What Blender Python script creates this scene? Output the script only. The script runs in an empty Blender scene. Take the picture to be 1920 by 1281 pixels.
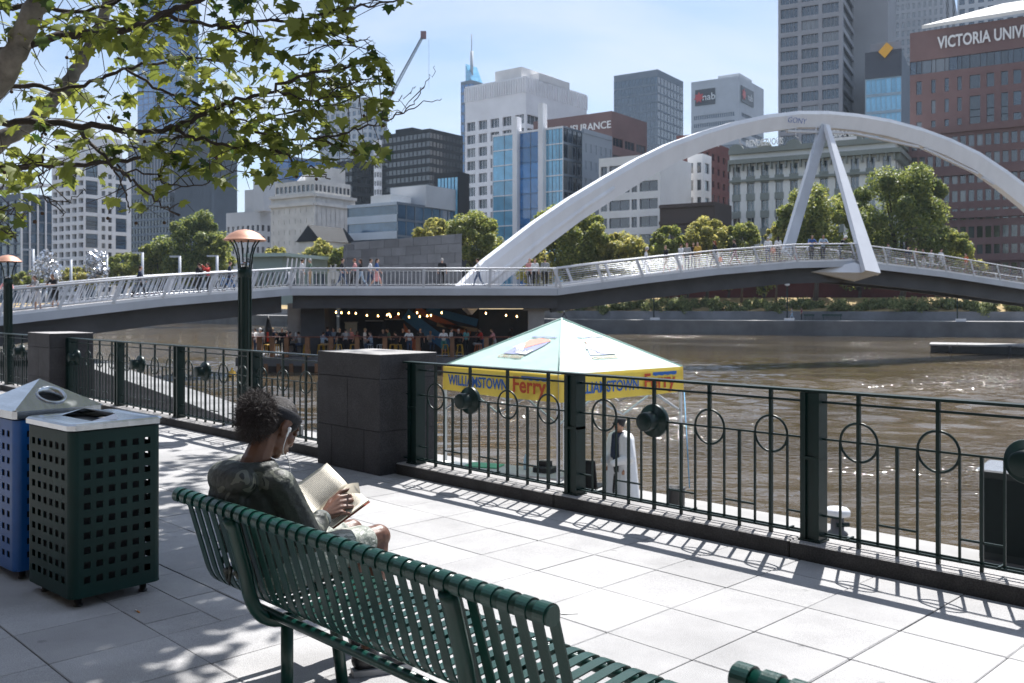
import bpy, math, random
import numpy as np
from mathutils import Vector, Matrix, Euler
random.seed(7); np.random.seed(7)
SC = bpy.context.scene
COL = SC.collection
R = math.radians
# ---------------------------------------------------------------- camera
EYE = 1.6; FPX = 1759.0; HOR = 571.0; CX = 960.0
cam_d = bpy.data.cameras.new('camera'); cam = bpy.data.objects.new('camera', cam_d); COL.objects.link(cam)
cam.location = (0, 0, EYE); cam.rotation_euler = (R(90), 0, 0)
cam_d.sensor_width = 36; cam_d.lens = 36 * FPX / 1920
cam_d.shift_y = -(640.5 - HOR) / 1920
cam_d.clip_start = 0.05; cam_d.clip_end = 6000
cam_d.dof.use_dof = True; cam_d.dof.focus_distance = 4.4; cam_d.dof.aperture_fstop = 6.3
SC.camera = cam
# ---------------------------------------------------------------- sun and sky
SUNV = Vector((.24, .591, 1.06)).normalized()
sd = bpy.data.lights.new('sun', 'SUN'); sd.energy = 5.0; sd.angle = R(.53); sd.color = (1, .978, .95)
sun = bpy.data.objects.new('sun', sd); COL.objects.link(sun)
sun.rotation_euler = SUNV.to_track_quat('Z', 'Y').to_euler(); sun.location = (20, 50, 90)
SUN_EL = math.asin(SUNV.z); SUN_AZ = math.atan2(SUNV.x, SUNV.y)
W = bpy.data.worlds.new('World'); SC.world = W; W.use_nodes = True
nt = W.node_tree; nd = nt.nodes; lk = nt.links
bg = nd['Background']; bg.inputs[1].default_value = .075
sky = nd.new('ShaderNodeTexSky'); sky.sky_type = 'NISHITA'; sky.sun_disc = False
sky.sun_elevation = SUN_EL; sky.sun_rotation = SUN_AZ; sky.altitude = 20
sky.air_density = 1.0; sky.dust_density = .7; sky.ozone_density = 2.2
tc = nd.new('ShaderNodeTexCoord'); sep = nd.new('ShaderNodeSeparateXYZ'); lk.new(tc.outputs['Generated'], sep.inputs[0])
zz = nd.new('ShaderNodeMath'); zz.operation = 'MAXIMUM'; zz.inputs[1].default_value = .0; lk.new(sep.outputs[2], zz.inputs[0])
za = nd.new('ShaderNodeMath'); za.operation = 'ADD'; za.inputs[1].default_value = .22; lk.new(zz.outputs[0], za.inputs[0])
comb = nd.new('ShaderNodeCombineXYZ')
for i in (0, 1):
    dv = nd.new('ShaderNodeMath'); dv.operation = 'DIVIDE'; lk.new(sep.outputs[i], dv.inputs[0]); lk.new(za.outputs[0], dv.inputs[1])
    lk.new(dv.outputs[0], comb.inputs[i])
mpn = nd.new('ShaderNodeMapping'); mpn.inputs['Scale'].default_value = (.75, 1.5, 1); mpn.inputs['Rotation'].default_value = (0, 0, R(-14)); mpn.inputs['Location'].default_value = (.35, .2, 0)
lk.new(comb.outputs[0], mpn.inputs[0])
nz = nd.new('ShaderNodeTexNoise'); nz.inputs['Scale'].default_value = 1.5; nz.inputs['Detail'].default_value = 9; nz.inputs['Roughness'].default_value = .52; nz.inputs['Distortion'].default_value = .45
lk.new(mpn.outputs[0], nz.inputs['Vector'])
cr = nd.new('ShaderNodeValToRGB'); cr.color_ramp.elements[0].position = .38; cr.color_ramp.elements[1].position = .68
cr.color_ramp.elements[0].color = (.10, .10, .10, 1); cr.color_ramp.elements[1].color = (.85, .85, .85, 1)
lk.new(nz.outputs[0], cr.inputs[0])
mixs = nd.new('ShaderNodeMix'); mixs.data_type = 'RGBA'
lk.new(cr.outputs[0], mixs.inputs[0]); lk.new(sky.outputs[0], mixs.inputs[6]); mixs.inputs[7].default_value = (5.6, 6.1, 7.1, 1)
lk.new(mixs.outputs[2], bg.inputs[0])
# ---------------------------------------------------------------- exposure
SC.view_settings.view_transform = 'Standard'; SC.view_settings.look = 'None'
SC.view_settings.exposure = 0.98; SC.view_settings.gamma = 1.0; SC.view_settings.use_curve_mapping = False
SC.render.engine = 'CYCLES'; cy = SC.cycles; cy.max_bounces = 4; cy.diffuse_bounces = 2; cy.glossy_bounces = 2; cy.transmission_bounces = 3; cy.transparent_max_bounces = 8; cy.caustics_reflective = False; cy.caustics_refractive = False; cy.use_adaptive_sampling = True; cy.adaptive_threshold = .02; cy.sample_clamp_indirect = 4; cy.use_denoising = True
SC.render.resolution_x = 1024; SC.render.resolution_y = 683
# ---------------------------------------------------------------- placing
TH = .7739; SN, CN = math.sin(TH), math.cos(TH)
ROTF = TH - math.pi / 2                       # local x = along the railing (towards the right), local y = towards the river
def at(px, py, d):                            # sight line (photo pixels) at a measured distance -> point of the place
    return Vector(((px - CX) / FPX * d, d, EYE + (HOR - py) / FPX * d))
def F(s, n, z=0.0):                           # railing frame -> world
    return Vector((s * SN + n * CN, -s * CN + n * SN, z))
# ---------------------------------------------------------------- objects
def tag(o, label=None, cat=None, group=None, kind=None):
    if label: o['label'] = label
    if cat: o['category'] = cat
    if group: o['group'] = group
    if kind: o['kind'] = kind
    return o
def empty(name, loc=(0, 0, 0), rz=0.0):
    o = bpy.data.objects.new(name, None); COL.objects.link(o); o.location = loc; o.rotation_euler = (0, 0, rz); o.empty_display_size = .2
    return o
def inst(name, me, parent=None, loc=(0, 0, 0), rot=(0, 0, 0), scale=None):
    o = bpy.data.objects.new(name, me); COL.objects.link(o); o.parent = parent; o.location = loc; o.rotation_euler = rot
    if scale is not None: o.scale = (scale,) * 3 if isinstance(scale, (int, float)) else scale
    return o
class MB:
    def __init__(s): s.v = []; s.f = []; s.m = []; s.sm = []
    def add(s, vs, fs, mi=0, smooth=False):
        b = len(s.v); s.v += [tuple(v) for v in vs]
        for f in fs: s.f.append(tuple(b + i for i in f)); s.m.append(mi); s.sm.append(smooth)
        return s
    def box(s, c, d, rot=None, mi=0):         # centre, full sizes
        x, y, z = d[0] / 2, d[1] / 2, d[2] / 2
        vs = [Vector((a, b, e)) for a in (-x, x) for b in (-y, y) for e in (-z, z)]
        if rot is not None:
            mt = rot if isinstance(rot, Matrix) else Euler(rot).to_matrix()
            vs = [mt @ v for v in vs]
        c = Vector(c)
        return s.add([v + c for v in vs], [(0, 1, 3, 2), (4, 6, 7, 5), (0, 4, 5, 1), (2, 3, 7, 6), (0, 2, 6, 4), (1, 5, 7, 3)], mi)
    def bl(s, a, b, mi=0):                    # box between two corners
        return s.box(((a[0] + b[0]) / 2, (a[1] + b[1]) / 2, (a[2] + b[2]) / 2), (abs(b[0] - a[0]), abs(b[1] - a[1]), abs(b[2] - a[2])), None, mi)
    def bbox(s, a, b, r, mi=0, top=None):       # box with small chamfers on all edges
        x0, y0, z0 = [min(a[i], b[i]) for i in range(3)]; x1, y1, z1 = [max(a[i], b[i]) for i in range(3)]
        def ring(z, q): return [(x0 + q + r, y0 + q, z), (x1 - q - r, y0 + q, z), (x1 - q, y0 + q + r, z), (x1 - q, y1 - q - r, z), (x1 - q - r, y1 - q, z), (x0 + q + r, y1 - q, z), (x0 + q, y1 - q - r, z), (x0 + q, y0 + q + r, z)]
        vs = ring(z0, 0) + ring(z1 - r, 0) + ring(z1, r)
        fs = [tuple(reversed(range(8)))] + [(i, (i + 1) % 8, 8 + (i + 1) % 8, 8 + i) for i in range(8)] + [(8 + i, 8 + (i + 1) % 8, 16 + (i + 1) % 8, 16 + i) for i in range(8)] + [tuple(range(16, 24))]
        s.add(vs, fs, mi)
        if top is not None:
            for q in range(1, 10): s.m[-q] = top
        return s
    def tube(s, path, r, n=8, mi=0, caps=True, smooth=True, flat=1.0):
        P = [Vector(p) for p in path]; rr = r if isinstance(r, (list, tuple)) else [r] * len(P)
        T = []
        for i in range(len(P)):
            t = (P[min(i + 1, len(P) - 1)] - P[max(i - 1, 0)]); T.append(t.normalized() if t.length > 1e-9 else Vector((0, 0, 1)))
        up = Vector((0, 0, 1)) if abs(T[0].z) < .9 else Vector((1, 0, 0))
        a = T[0].cross(up).normalized(); vs = []
        for i, p in enumerate(P):
            a = (a - T[i] * a.dot(T[i])); a = a.normalized() if a.length > 1e-6 else T[i].orthogonal().normalized()
            b = T[i].cross(a)
            for k in range(n):
                q = 2 * math.pi * k / n; vs.append(p + a * (rr[i] * math.cos(q)) + b * (rr[i] * flat * math.sin(q)))
        fs = []
        for i in range(len(P) - 1):
            for k in range(n): fs.append((i * n + k, i * n + (k + 1) % n, (i + 1) * n + (k + 1) % n, (i + 1) * n + k))
        s.add(vs, fs, mi, smooth)
        if caps:
            b = len(s.v) - len(vs)
            s.f.append(tuple(b + k for k in reversed(range(n)))); s.m.append(mi); s.sm.append(False)
            e = b + (len(P) - 1) * n
            s.f.append(tuple(e + k for k in range(n))); s.m.append(mi); s.sm.append(False)
        return s
    def beam(s, p, q, w, h, mi=0, up=(0, 0, 1)):  # rectangular bar p->q, width w (sideways), height h
        p = Vector(p); q = Vector(q); t = (q - p).normalized(); u = Vector(up); a = t.cross(u)
        a = a.normalized() if a.length > 1e-6 else Vector((1, 0, 0)); b = a.cross(t).normalized()
        vs = [e + a * (i * w / 2) + b * (j * h / 2) for e in (p, q) for i, j in ((-1, -1), (1, -1), (1, 1), (-1, 1))]
        return s.add(vs, [(3, 2, 1, 0), (4, 5, 6, 7), (0, 1, 5, 4), (1, 2, 6, 5), (2, 3, 7, 6), (3, 0, 4, 7)], mi)
    def lathe(s, prof, n=16, c=(0, 0, 0), mi=0, smooth=True, mat=None, caps=True):
        c = Vector(c); vs = []
        for r, z in prof:
            for k in range(n):
                q = 2 * math.pi * k / n; v = Vector((r * math.cos(q), r * math.sin(q), z)); vs.append((mat @ v if mat is not None else v) + c)
        fs = [(i * n + k, i * n + (k + 1) % n, (i + 1) * n + (k + 1) % n, (i + 1) * n + k) for i in range(len(prof) - 1) for k in range(n)]
        s.add(vs, fs, mi, smooth)
        b = len(s.v) - len(vs)
        if caps and prof[0][0] > 1e-6: s.f.append(tuple(b + k for k in reversed(range(n)))); s.m.append(mi); s.sm.append(False)
        if caps and prof[-1][0] > 1e-6: s.f.append(tuple(b + (len(prof) - 1) * n + k for k in range(n))); s.m.append(mi); s.sm.append(False)
        return s
    def torus(s, c, R0, r, n=20, k=6, axis='y', mi=0):
        vs = []
        for i in range(n):
            a = 2 * math.pi * i / n
            for j in range(k):
                b = 2 * math.pi * j / k; rr = R0 + r * math.cos(b); q = r * math.sin(b)
                v = (rr * math.cos(a), q, rr * math.sin(a)) if axis == 'y' else (rr * math.cos(a), rr * math.sin(a), q)
                vs.append((v[0] + c[0], v[1] + c[1], v[2] + c[2]))
        fs = [(i * k + j, i * k + (j + 1) % k, ((i + 1) % n) * k + (j + 1) % k, ((i + 1) % n) * k + j) for i in range(n) for j in range(k)]
        return s.add(vs, fs, mi, True)
    def prism(s, poly, ax, lo, hi, mi=0):      # 2D poly extruded along axis ax ('x','y','z')
        def mk(p, t): return (t, p[0], p[1]) if ax == 'x' else (p[0], t, p[1]) if ax == 'y' else (p[0], p[1], t)
        n = len(poly); vs = [mk(p, lo) for p in poly] + [mk(p, hi) for p in poly]
        fs = [tuple(reversed(range(n))), tuple(range(n, 2 * n))] + [(i, (i + 1) % n, n + (i + 1) % n, n + i) for i in range(n)]
        return s.add(vs, fs, mi)
    def mesh(s, name, mats, fixn=True):
        me = bpy.data.meshes.new(name); me.from_pydata(s.v, [], s.f)
        for m in (mats if isinstance(mats, (list, tuple)) else [mats]): me.materials.append(m)
        if len(s.f):
            me.polygons.foreach_set('material_index', s.m); me.polygons.foreach_set('use_smooth', s.sm)
        if fixn:
            import bmesh
            b = bmesh.new(); b.from_mesh(me); bmesh.ops.recalc_face_normals(b, faces=b.faces); b.to_mesh(me); b.free()
        me.update(); return me
    def build(s, name, mats, parent=None, loc=(0, 0, 0), rot=(0, 0, 0), fixn=True):
        return inst(name, s.mesh(name, mats, fixn), parent, loc, rot)
def copy_tree(o, parent=None):
    c = o.copy(); COL.objects.link(c); c.parent = parent
    for ch in list(o.children): copy_tree(ch, c)
    return c
def fastmesh(name, V, Fq, mats, mi=None, smooth=False):   # numpy arrays, quads or tris
    me = bpy.data.meshes.new(name); V = np.asarray(V, np.float32); Fq = np.asarray(Fq, np.int32); k = Fq.shape[1]
    me.vertices.add(len(V)); me.vertices.foreach_set('co', V.ravel())
    me.loops.add(Fq.size); me.loops.foreach_set('vertex_index', Fq.ravel())
    me.polygons.add(len(Fq)); me.polygons.foreach_set('loop_start', np.arange(0, Fq.size, k, dtype=np.int32)); me.polygons.foreach_set('loop_total', np.full(len(Fq), k, np.int32))
    for m in (mats if isinstance(mats, (list, tuple)) else [mats]): me.materials.append(m)
    if mi is not None: me.polygons.foreach_set('material_index', np.asarray(mi, np.int32))
    if smooth: me.polygons.foreach_set('use_smooth', np.ones(len(Fq), bool))
    me.update(calc_edges=True); me.validate(); return me
# ---------------------------------------------------------------- materials
_M = {}
def mat(name, col, rough=.7, metal=0.0, var=.12, scale=6.0, bump=0.0, bscale=None, rnd=0.0, spec=.5, speck=0.0, speck_scale=220., col2=None, stretch=None, coat=0.0, world=False, gum=0.0):
    if name in _M: return _M[name]
    m = bpy.data.materials.new(name); m.use_nodes = True; n = m.node_tree.nodes; l = m.node_tree.links
    p = n['Principled BSDF']; p.inputs['Roughness'].default_value = rough; p.inputs['Metallic'].default_value = metal
    p.inputs['Specular IOR Level'].default_value = spec; p.inputs['Coat Weight'].default_value = coat
    t = n.new('ShaderNodeTexCoord'); vec = t.outputs['Object']
    if world: gp_ = n.new('ShaderNodeNewGeometry'); vec = gp_.outputs['Position']
    if stretch:
        mp = n.new('ShaderNodeMapping'); mp.inputs['Scale'].default_value = stretch; l.new(vec, mp.inputs[0]); vec = mp.outputs[0]
    a = n.new('ShaderNodeTexNoise'); a.inputs['Scale'].default_value = scale; a.inputs['Detail'].default_value = 6; a.inputs['Roughness'].default_value = .6; l.new(vec, a.inputs['Vector'])
    c1 = tuple(max(0, x * (1 - var)) for x in col[:3]) + (1,); c2 = tuple(min(1, x * (1 + var)) for x in (col2 or col)[:3]) + (1,)
    r = n.new('ShaderNodeValToRGB'); r.color_ramp.elements[0].position = .3; r.color_ramp.elements[1].position = .7
    r.color_ramp.elements[0].color = c1; r.color_ramp.elements[1].color = c2; l.new(a.outputs[0], r.inputs[0]); out = r.outputs[0]
    if speck:
        b = n.new('ShaderNodeTexNoise'); b.inputs['Scale'].default_value = speck_scale; b.inputs['Detail'].default_value = 2; l.new(vec, b.inputs['Vector'])
        mr = n.new('ShaderNodeMapRange'); mr.inputs[1].default_value = .35; mr.inputs[2].default_value = .65; mr.inputs[3].default_value = 1 - speck; mr.inputs[4].default_value = 1 + speck; l.new(b.outputs[0], mr.inputs[0])
        mu = n.new('ShaderNodeMix'); mu.data_type = 'RGBA'; mu.blend_type = 'MULTIPLY'; mu.inputs[0].default_value = 1; l.new(out, mu.inputs[6]); l.new(mr.outputs[0], mu.inputs[7]); out = mu.outputs[2]
    if gum:      # trodden spots and old drips
        gw = n.new('ShaderNodeTexNoise'); gw.inputs['Scale'].default_value = 30; l.new(vec, gw.inputs['Vector']); gm_ = n.new('ShaderNodeMix'); gm_.data_type = 'RGBA'; gm_.blend_type = 'LINEAR_LIGHT'; gm_.inputs[0].default_value = .02; l.new(vec, gm_.inputs[6]); l.new(gw.outputs['Color'], gm_.inputs[7])
        gv = n.new('ShaderNodeTexVoronoi'); gv.inputs['Scale'].default_value = 3.2; l.new(gm_.outputs[2], gv.inputs['Vector']); gr = n.new('ShaderNodeMapRange'); gr.inputs[1].default_value = .045; gr.inputs[2].default_value = .085; gr.inputs[3].default_value = 1 - gum; gr.inputs[4].default_value = 1; l.new(gv.outputs['Distance'], gr.inputs[0])
        ds = n.new('ShaderNodeTexNoise'); ds.inputs['Scale'].default_value = .55; ds.inputs['Detail'].default_value = 7; ds.inputs['Roughness'].default_value = .65; l.new(vec, ds.inputs['Vector']); dr_ = n.new('ShaderNodeMapRange'); dr_.inputs[1].default_value = .35; dr_.inputs[2].default_value = .6; dr_.inputs[3].default_value = .80; dr_.inputs[4].default_value = 1.04; l.new(ds.outputs[0], dr_.inputs[0])
        for q_ in (gr, dr_):
            mu = n.new('ShaderNodeMix'); mu.data_type = 'RGBA'; mu.blend_type = 'MULTIPLY'; mu.inputs[0].default_value = 1; l.new(out, mu.inputs[6]); l.new(q_.outputs[0], mu.inputs[7]); out = mu.outputs[2]
    if rnd:
        oi = n.new('ShaderNodeObjectInfo'); mr = n.new('ShaderNodeMapRange'); mr.inputs[3].default_value = 1 - rnd; mr.inputs[4].default_value = 1 + rnd; l.new(oi.outputs['Random'], mr.inputs[0])
        mu = n.new('ShaderNodeMix'); mu.data_type = 'RGBA'; mu.blend_type = 'MULTIPLY'; mu.inputs[0].default_value = 1; l.new(out, mu.inputs[6]); l.new(mr.outputs[0], mu.inputs[7]); out = mu.outputs[2]
    l.new(out, p.inputs['Base Color'])
    if bump:
        bn = n.new('ShaderNodeTexNoise'); bn.inputs['Scale'].default_value = bscale or scale * 8; bn.inputs['Detail'].default_value = 4; l.new(vec, bn.inputs['Vector'])
        bp = n.new('ShaderNodeBump'); bp.inputs['Strength'].default_value = bump; bp.inputs['Distance'].default_value = .02; l.new(bn.outputs[0], bp.inputs['Height']); l.new(bp.outputs[0], p.inputs['Normal'])
    _M[name] = m; return m
def glass(name, col=(.03, .05, .075), rough=.08, rnd=.5, spec=.9, wav=.02, blinds=False):
    if name in _M: return _M[name]
    m = mat(name, col, rough, 0, .25, .35, 0, rnd=rnd, spec=spec)
    n = m.node_tree.nodes; l = m.node_tree.links; p = n['Principled BSDF']; p.inputs['IOR'].default_value = 1.7
    if blinds:       # drawn blinds behind some panes
        oi2 = n.new('ShaderNodeObjectInfo'); mm = n.new('ShaderNodeMath'); mm.operation = 'MULTIPLY'; mm.inputs[1].default_value = 7.31; l.new(oi2.outputs['Random'], mm.inputs[0]); fr = n.new('ShaderNodeMath'); fr.operation = 'FRACT'; l.new(mm.outputs[0], fr.inputs[0]); mr = n.new('ShaderNodeMapRange'); mr.inputs[1].default_value = .70; mr.inputs[2].default_value = 1.0; mr.inputs[4].default_value = .55; l.new(fr.outputs[0], mr.inputs[0])
        mx = n.new('ShaderNodeMix'); mx.data_type = 'RGBA'; src = p.inputs['Base Color'].links[0].from_socket; l.new(mr.outputs[0], mx.inputs[0]); l.new(src, mx.inputs[6]); mx.inputs[7].default_value = (.30, .31, .31, 1); l.new(mx.outputs[2], p.inputs['Base Color'])
    t = n.new('ShaderNodeTexCoord'); a = n.new('ShaderNodeTexNoise'); a.inputs['Scale'].default_value = .5; l.new(t.outputs['Object'], a.inputs['Vector'])
    bp = n.new('ShaderNodeBump'); bp.inputs['Strength'].default_value = wav * 8; bp.inputs['Distance'].default_value = .05; l.new(a.outputs[0], bp.inputs['Height']); l.new(bp.outputs[0], p.inputs['Normal'])
    return m
def emit(name, col, s):
    m = bpy.data.materials.new(name); m.use_nodes = True; p = m.node_tree.nodes['Principled BSDF']; p.inputs['Base Color'].default_value = (*col, 1); p.inputs['Emission Color'].default_value = (*col, 1); p.inputs['Emission Strength'].default_value = s; m.cycles.emission_sampling = 'NONE'; return m
WORK = bpy.data.scenes.new('workshop')
def eval_mesh(o):          # evaluate modifiers / text in a scratch scene
    WORK.collection.objects.link(o); vl = WORK.view_layers[0]; vl.update(); return bpy.data.meshes.new_from_object(o.evaluated_get(vl.depsgraph))
def text_mesh(txt, size, mt, depth=.004, shear=0.0, bold=0.0, name='lettering', width=None, spacing=1.0):
    c = bpy.data.curves.new(name, 'FONT'); c.body = txt; c.size = size; c.extrude = depth; c.shear = shear; c.offset = bold; c.space_character = spacing; c.resolution_u = 3
    c.align_x = 'CENTER'; c.align_y = 'CENTER'
    o = bpy.data.objects.new('tmp', c); me = eval_mesh(o); bpy.data.objects.remove(o); bpy.data.curves.remove(c)
    me.name = name; me.materials.clear(); me.materials.append(mt)
    xs = [v.co.x for v in me.vertices]; ys = [v.co.y for v in me.vertices]
    cx, cy = (min(xs) + max(xs)) / 2, (min(ys) + max(ys)) / 2
    k = (width / (max(xs) - min(xs))) if width else 1.0
    for v in me.vertices: v.co.x = (v.co.x - cx) * k; v.co.y -= cy
    return me
# ---------------------------------------------------------------- shared materials
GREEN = mat('green_painted_steel', (.002, .034, .025), .30, 0, .25, 6, .06, 120, spec=.5, world=True)
DKGREEN = mat('dark_green_railing_paint', (.0016, .015, .0135), .36, 0, .15, 12, .04, 140, spec=.3)
STEEL = mat('brushed_stainless_steel', (.50, .52, .54), .24, 1.0, .14, 4, 0, 60, stretch=(1, 6, 1))
BLUES = mat('bluestone_block', (.032, .031, .034), .75, 0, .3, 5, .25, 60, rnd=.16, speck=.45, speck_scale=90, world=True, gum=.2)
KERBT = mat('bluestone_kerb', (.036, .034, .034), .9, 0, .30, 4, .3, 70, rnd=.1, speck=.35, speck_scale=110, world=True, gum=.2)
PAVE = mat('concrete_paving_slab', (.335, .33, .33), .88, 0, .13, 1.7, .3, 190, rnd=.08, speck=.22, speck_scale=260, world=True, gum=.28)
JOINT = mat('sandy_joint_filling', (.07, .065, .06), .95, 0, .5, 14, .3, 60)
CONC = mat('pale_concrete', (.28, .275, .27), .85, 0, .15, 1.2, .2, 30)
CONCD = mat('dark_damp_concrete', (.13, .13, .135), .85, 0, .3, .5, .2, 10)
SUNTOP = mat('painted_sunlit_dusty_top', (.30, .29, .285), .9, 0, .22, 3, .25, 60, speck=.25, speck_scale=150, world=True, gum=.3)  # top faces paler than the sides: sunlight painted into the colour, with dust
WHITEP = mat('white_painted_steel', (.62, .63, .66), .45, 0, .07, .8, .03, 12)
BLACK = mat('black_plastic', (.012, .012, .014), .5, 0, .2, 9)
# ================================================================ PROMENADE
A_, B_ = .4925, .5222; S0, N0 = -3.4395, 4.5752; KN = 5.41
mb = MB(); mb.bl((-60, -14, -.5), (40, KN + .36, -.022)); pav = mb.build('pavement', JOINT, None, (0, 0, 0), (0, 0, ROTF)); tag(pav, kind='structure')
slabcache = {}
def slab(s0, s1, n0, n1):
    g = .0022; w, h = s1 - s0 - 2 * g, n1 - n0 - 2 * g; k = (round(w, 3), round(h, 3), random.randrange(3))
    if k not in slabcache:
        r = .0022 + .0016 * k[2]; b = MB(); b.bbox((-w / 2, -h / 2, -.04), (w / 2, h / 2, 0), r); slabcache[k] = b.mesh('paving_slab', PAVE)
    o = inst('paving_slab', slabcache[k], pav, ((s0 + s1) / 2, (n0 + n1) / 2, random.uniform(-.002, .001)))
    o.rotation_euler = (random.gauss(0, .0015), random.gauss(0, .0015), random.gauss(0, .001))
edges = []; far = MB()
n1 = KN
rows = [(N0 + B_, KN)] + [(N0 - B_ * j, N0 - B_ * (j - 1)) for j in range(0, 9)]
cnt = 0
for rj, (na, nb) in enumerate(rows):
    for i in range(-44, 12):
        sa, sb = S0 + A_ * i, S0 + A_ * (i + 1)
        x = (sa * SN + nb * CN); d = -sa * CN + nb * SN; sc = (sa + sb) / 2
        px = 960 + 1759 * (sc * SN + (na + nb) / 2 * CN) / max(.1, -sc * CN + (na + nb) / 2 * SN); dd = -sc * CN + (na + nb) / 2 * SN
        if dd > 3.3 and -130 < px < 2080 and dd < 11.5:
            if -6.5 < sa < -4.5 and 1.9 < na < 2.1:
                m_ = na + .3; slab(sa, sb, m_, nb); slab(sa, sa + A_ * .55, na, m_); slab(sa + A_ * .55, sb, na, m_); cnt += 3
            else: slab(sa, sb, na, nb); cnt += 1
        else:
            far.bl((sa + .0022, na + .0022, -.04), (sb - .0022, nb - .0022, -.0005))
for j in range(9, 30):
    for i in range(-44, 20):
        far.bl((S0 + A_ * i + .0022, N0 - B_ * j + .0022, -.04), (S0 + A_ * (i + 1) - .0022, N0 - B_ * (j - 1) - .0022, -.0005))
o = far.build('paving_slabs_beyond', PAVE, pav); o['kind'] = 'stuff'
# retaining wall, lower landing
mb = MB(); mb.bl((-70, KN + .37, -3.4), (60, KN + .62, -.03)); tag(mb.build('embankment_wall', CONCD, None, (0, 0, 0), (0, 0, ROTF)), kind='structure')
LZ = -1.9
mb = MB(); mb.bl((-70, KN + .63, -3.4), (60, 14.1, LZ)); land = mb.build('lower_landing', CONC, None, (0, 0, 0), (0, 0, ROTF)); tag(land, kind='structure')
# ---------------------------------------------------------------- bluestone kerbs
kr = empty('kerb', F(-8, KN), ROTF); tag(kr, kind='structure'); kr.rotation_euler.z = ROTF; kr.location = (0, 0, 0)
def kerbrun(s0, s1, L=2.02):
    n = max(1, round((s1 - s0) / L)); L = (s1 - s0) / n
    for i in range(n):
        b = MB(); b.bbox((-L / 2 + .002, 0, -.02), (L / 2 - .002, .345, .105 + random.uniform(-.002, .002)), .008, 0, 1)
        b.build('kerb_stone', [KERBT, SUNTOP], kr, (s0 + L * (i + .5), KN + random.uniform(-.003, .003), 0))
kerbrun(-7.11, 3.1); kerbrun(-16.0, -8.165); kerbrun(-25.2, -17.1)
# ---------------------------------------------------------------- bluestone pillars
def pillar(s1, label, n0=5.227, L=1.055, Dn=.69, H=1.134):
    t = empty('stone_pillar', F(s1 - L / 2, n0 + Dn / 2), ROTF); tag(t, label, 'pillar', 'bluestone pillars of the railing')
    hx, hy = L / 2, Dn / 2
    core = MB(); core.bl((-hx + .012, -hy + .012, 0), (hx - .012, hy - .012, H - .05)); core.build('core', JOINT, t)
    courses = [(0, .41, (.24, .76)), (.41, .90, (.5,)), (.90, H, ())]
    for z0, z1, cuts in courses:
        us = [0] + list(cuts) + [1]
        for a, b in zip(us[:-1], us[1:]):
            g = .002; m = MB()
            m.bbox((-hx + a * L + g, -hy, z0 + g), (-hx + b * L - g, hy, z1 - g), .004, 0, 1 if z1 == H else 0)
            m.build('stone_block', [BLUES, SUNTOP], t)
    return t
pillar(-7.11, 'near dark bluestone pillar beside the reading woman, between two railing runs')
pillar(-16.0, 'far dark bluestone pillar behind the litter bins at the left edge')
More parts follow.
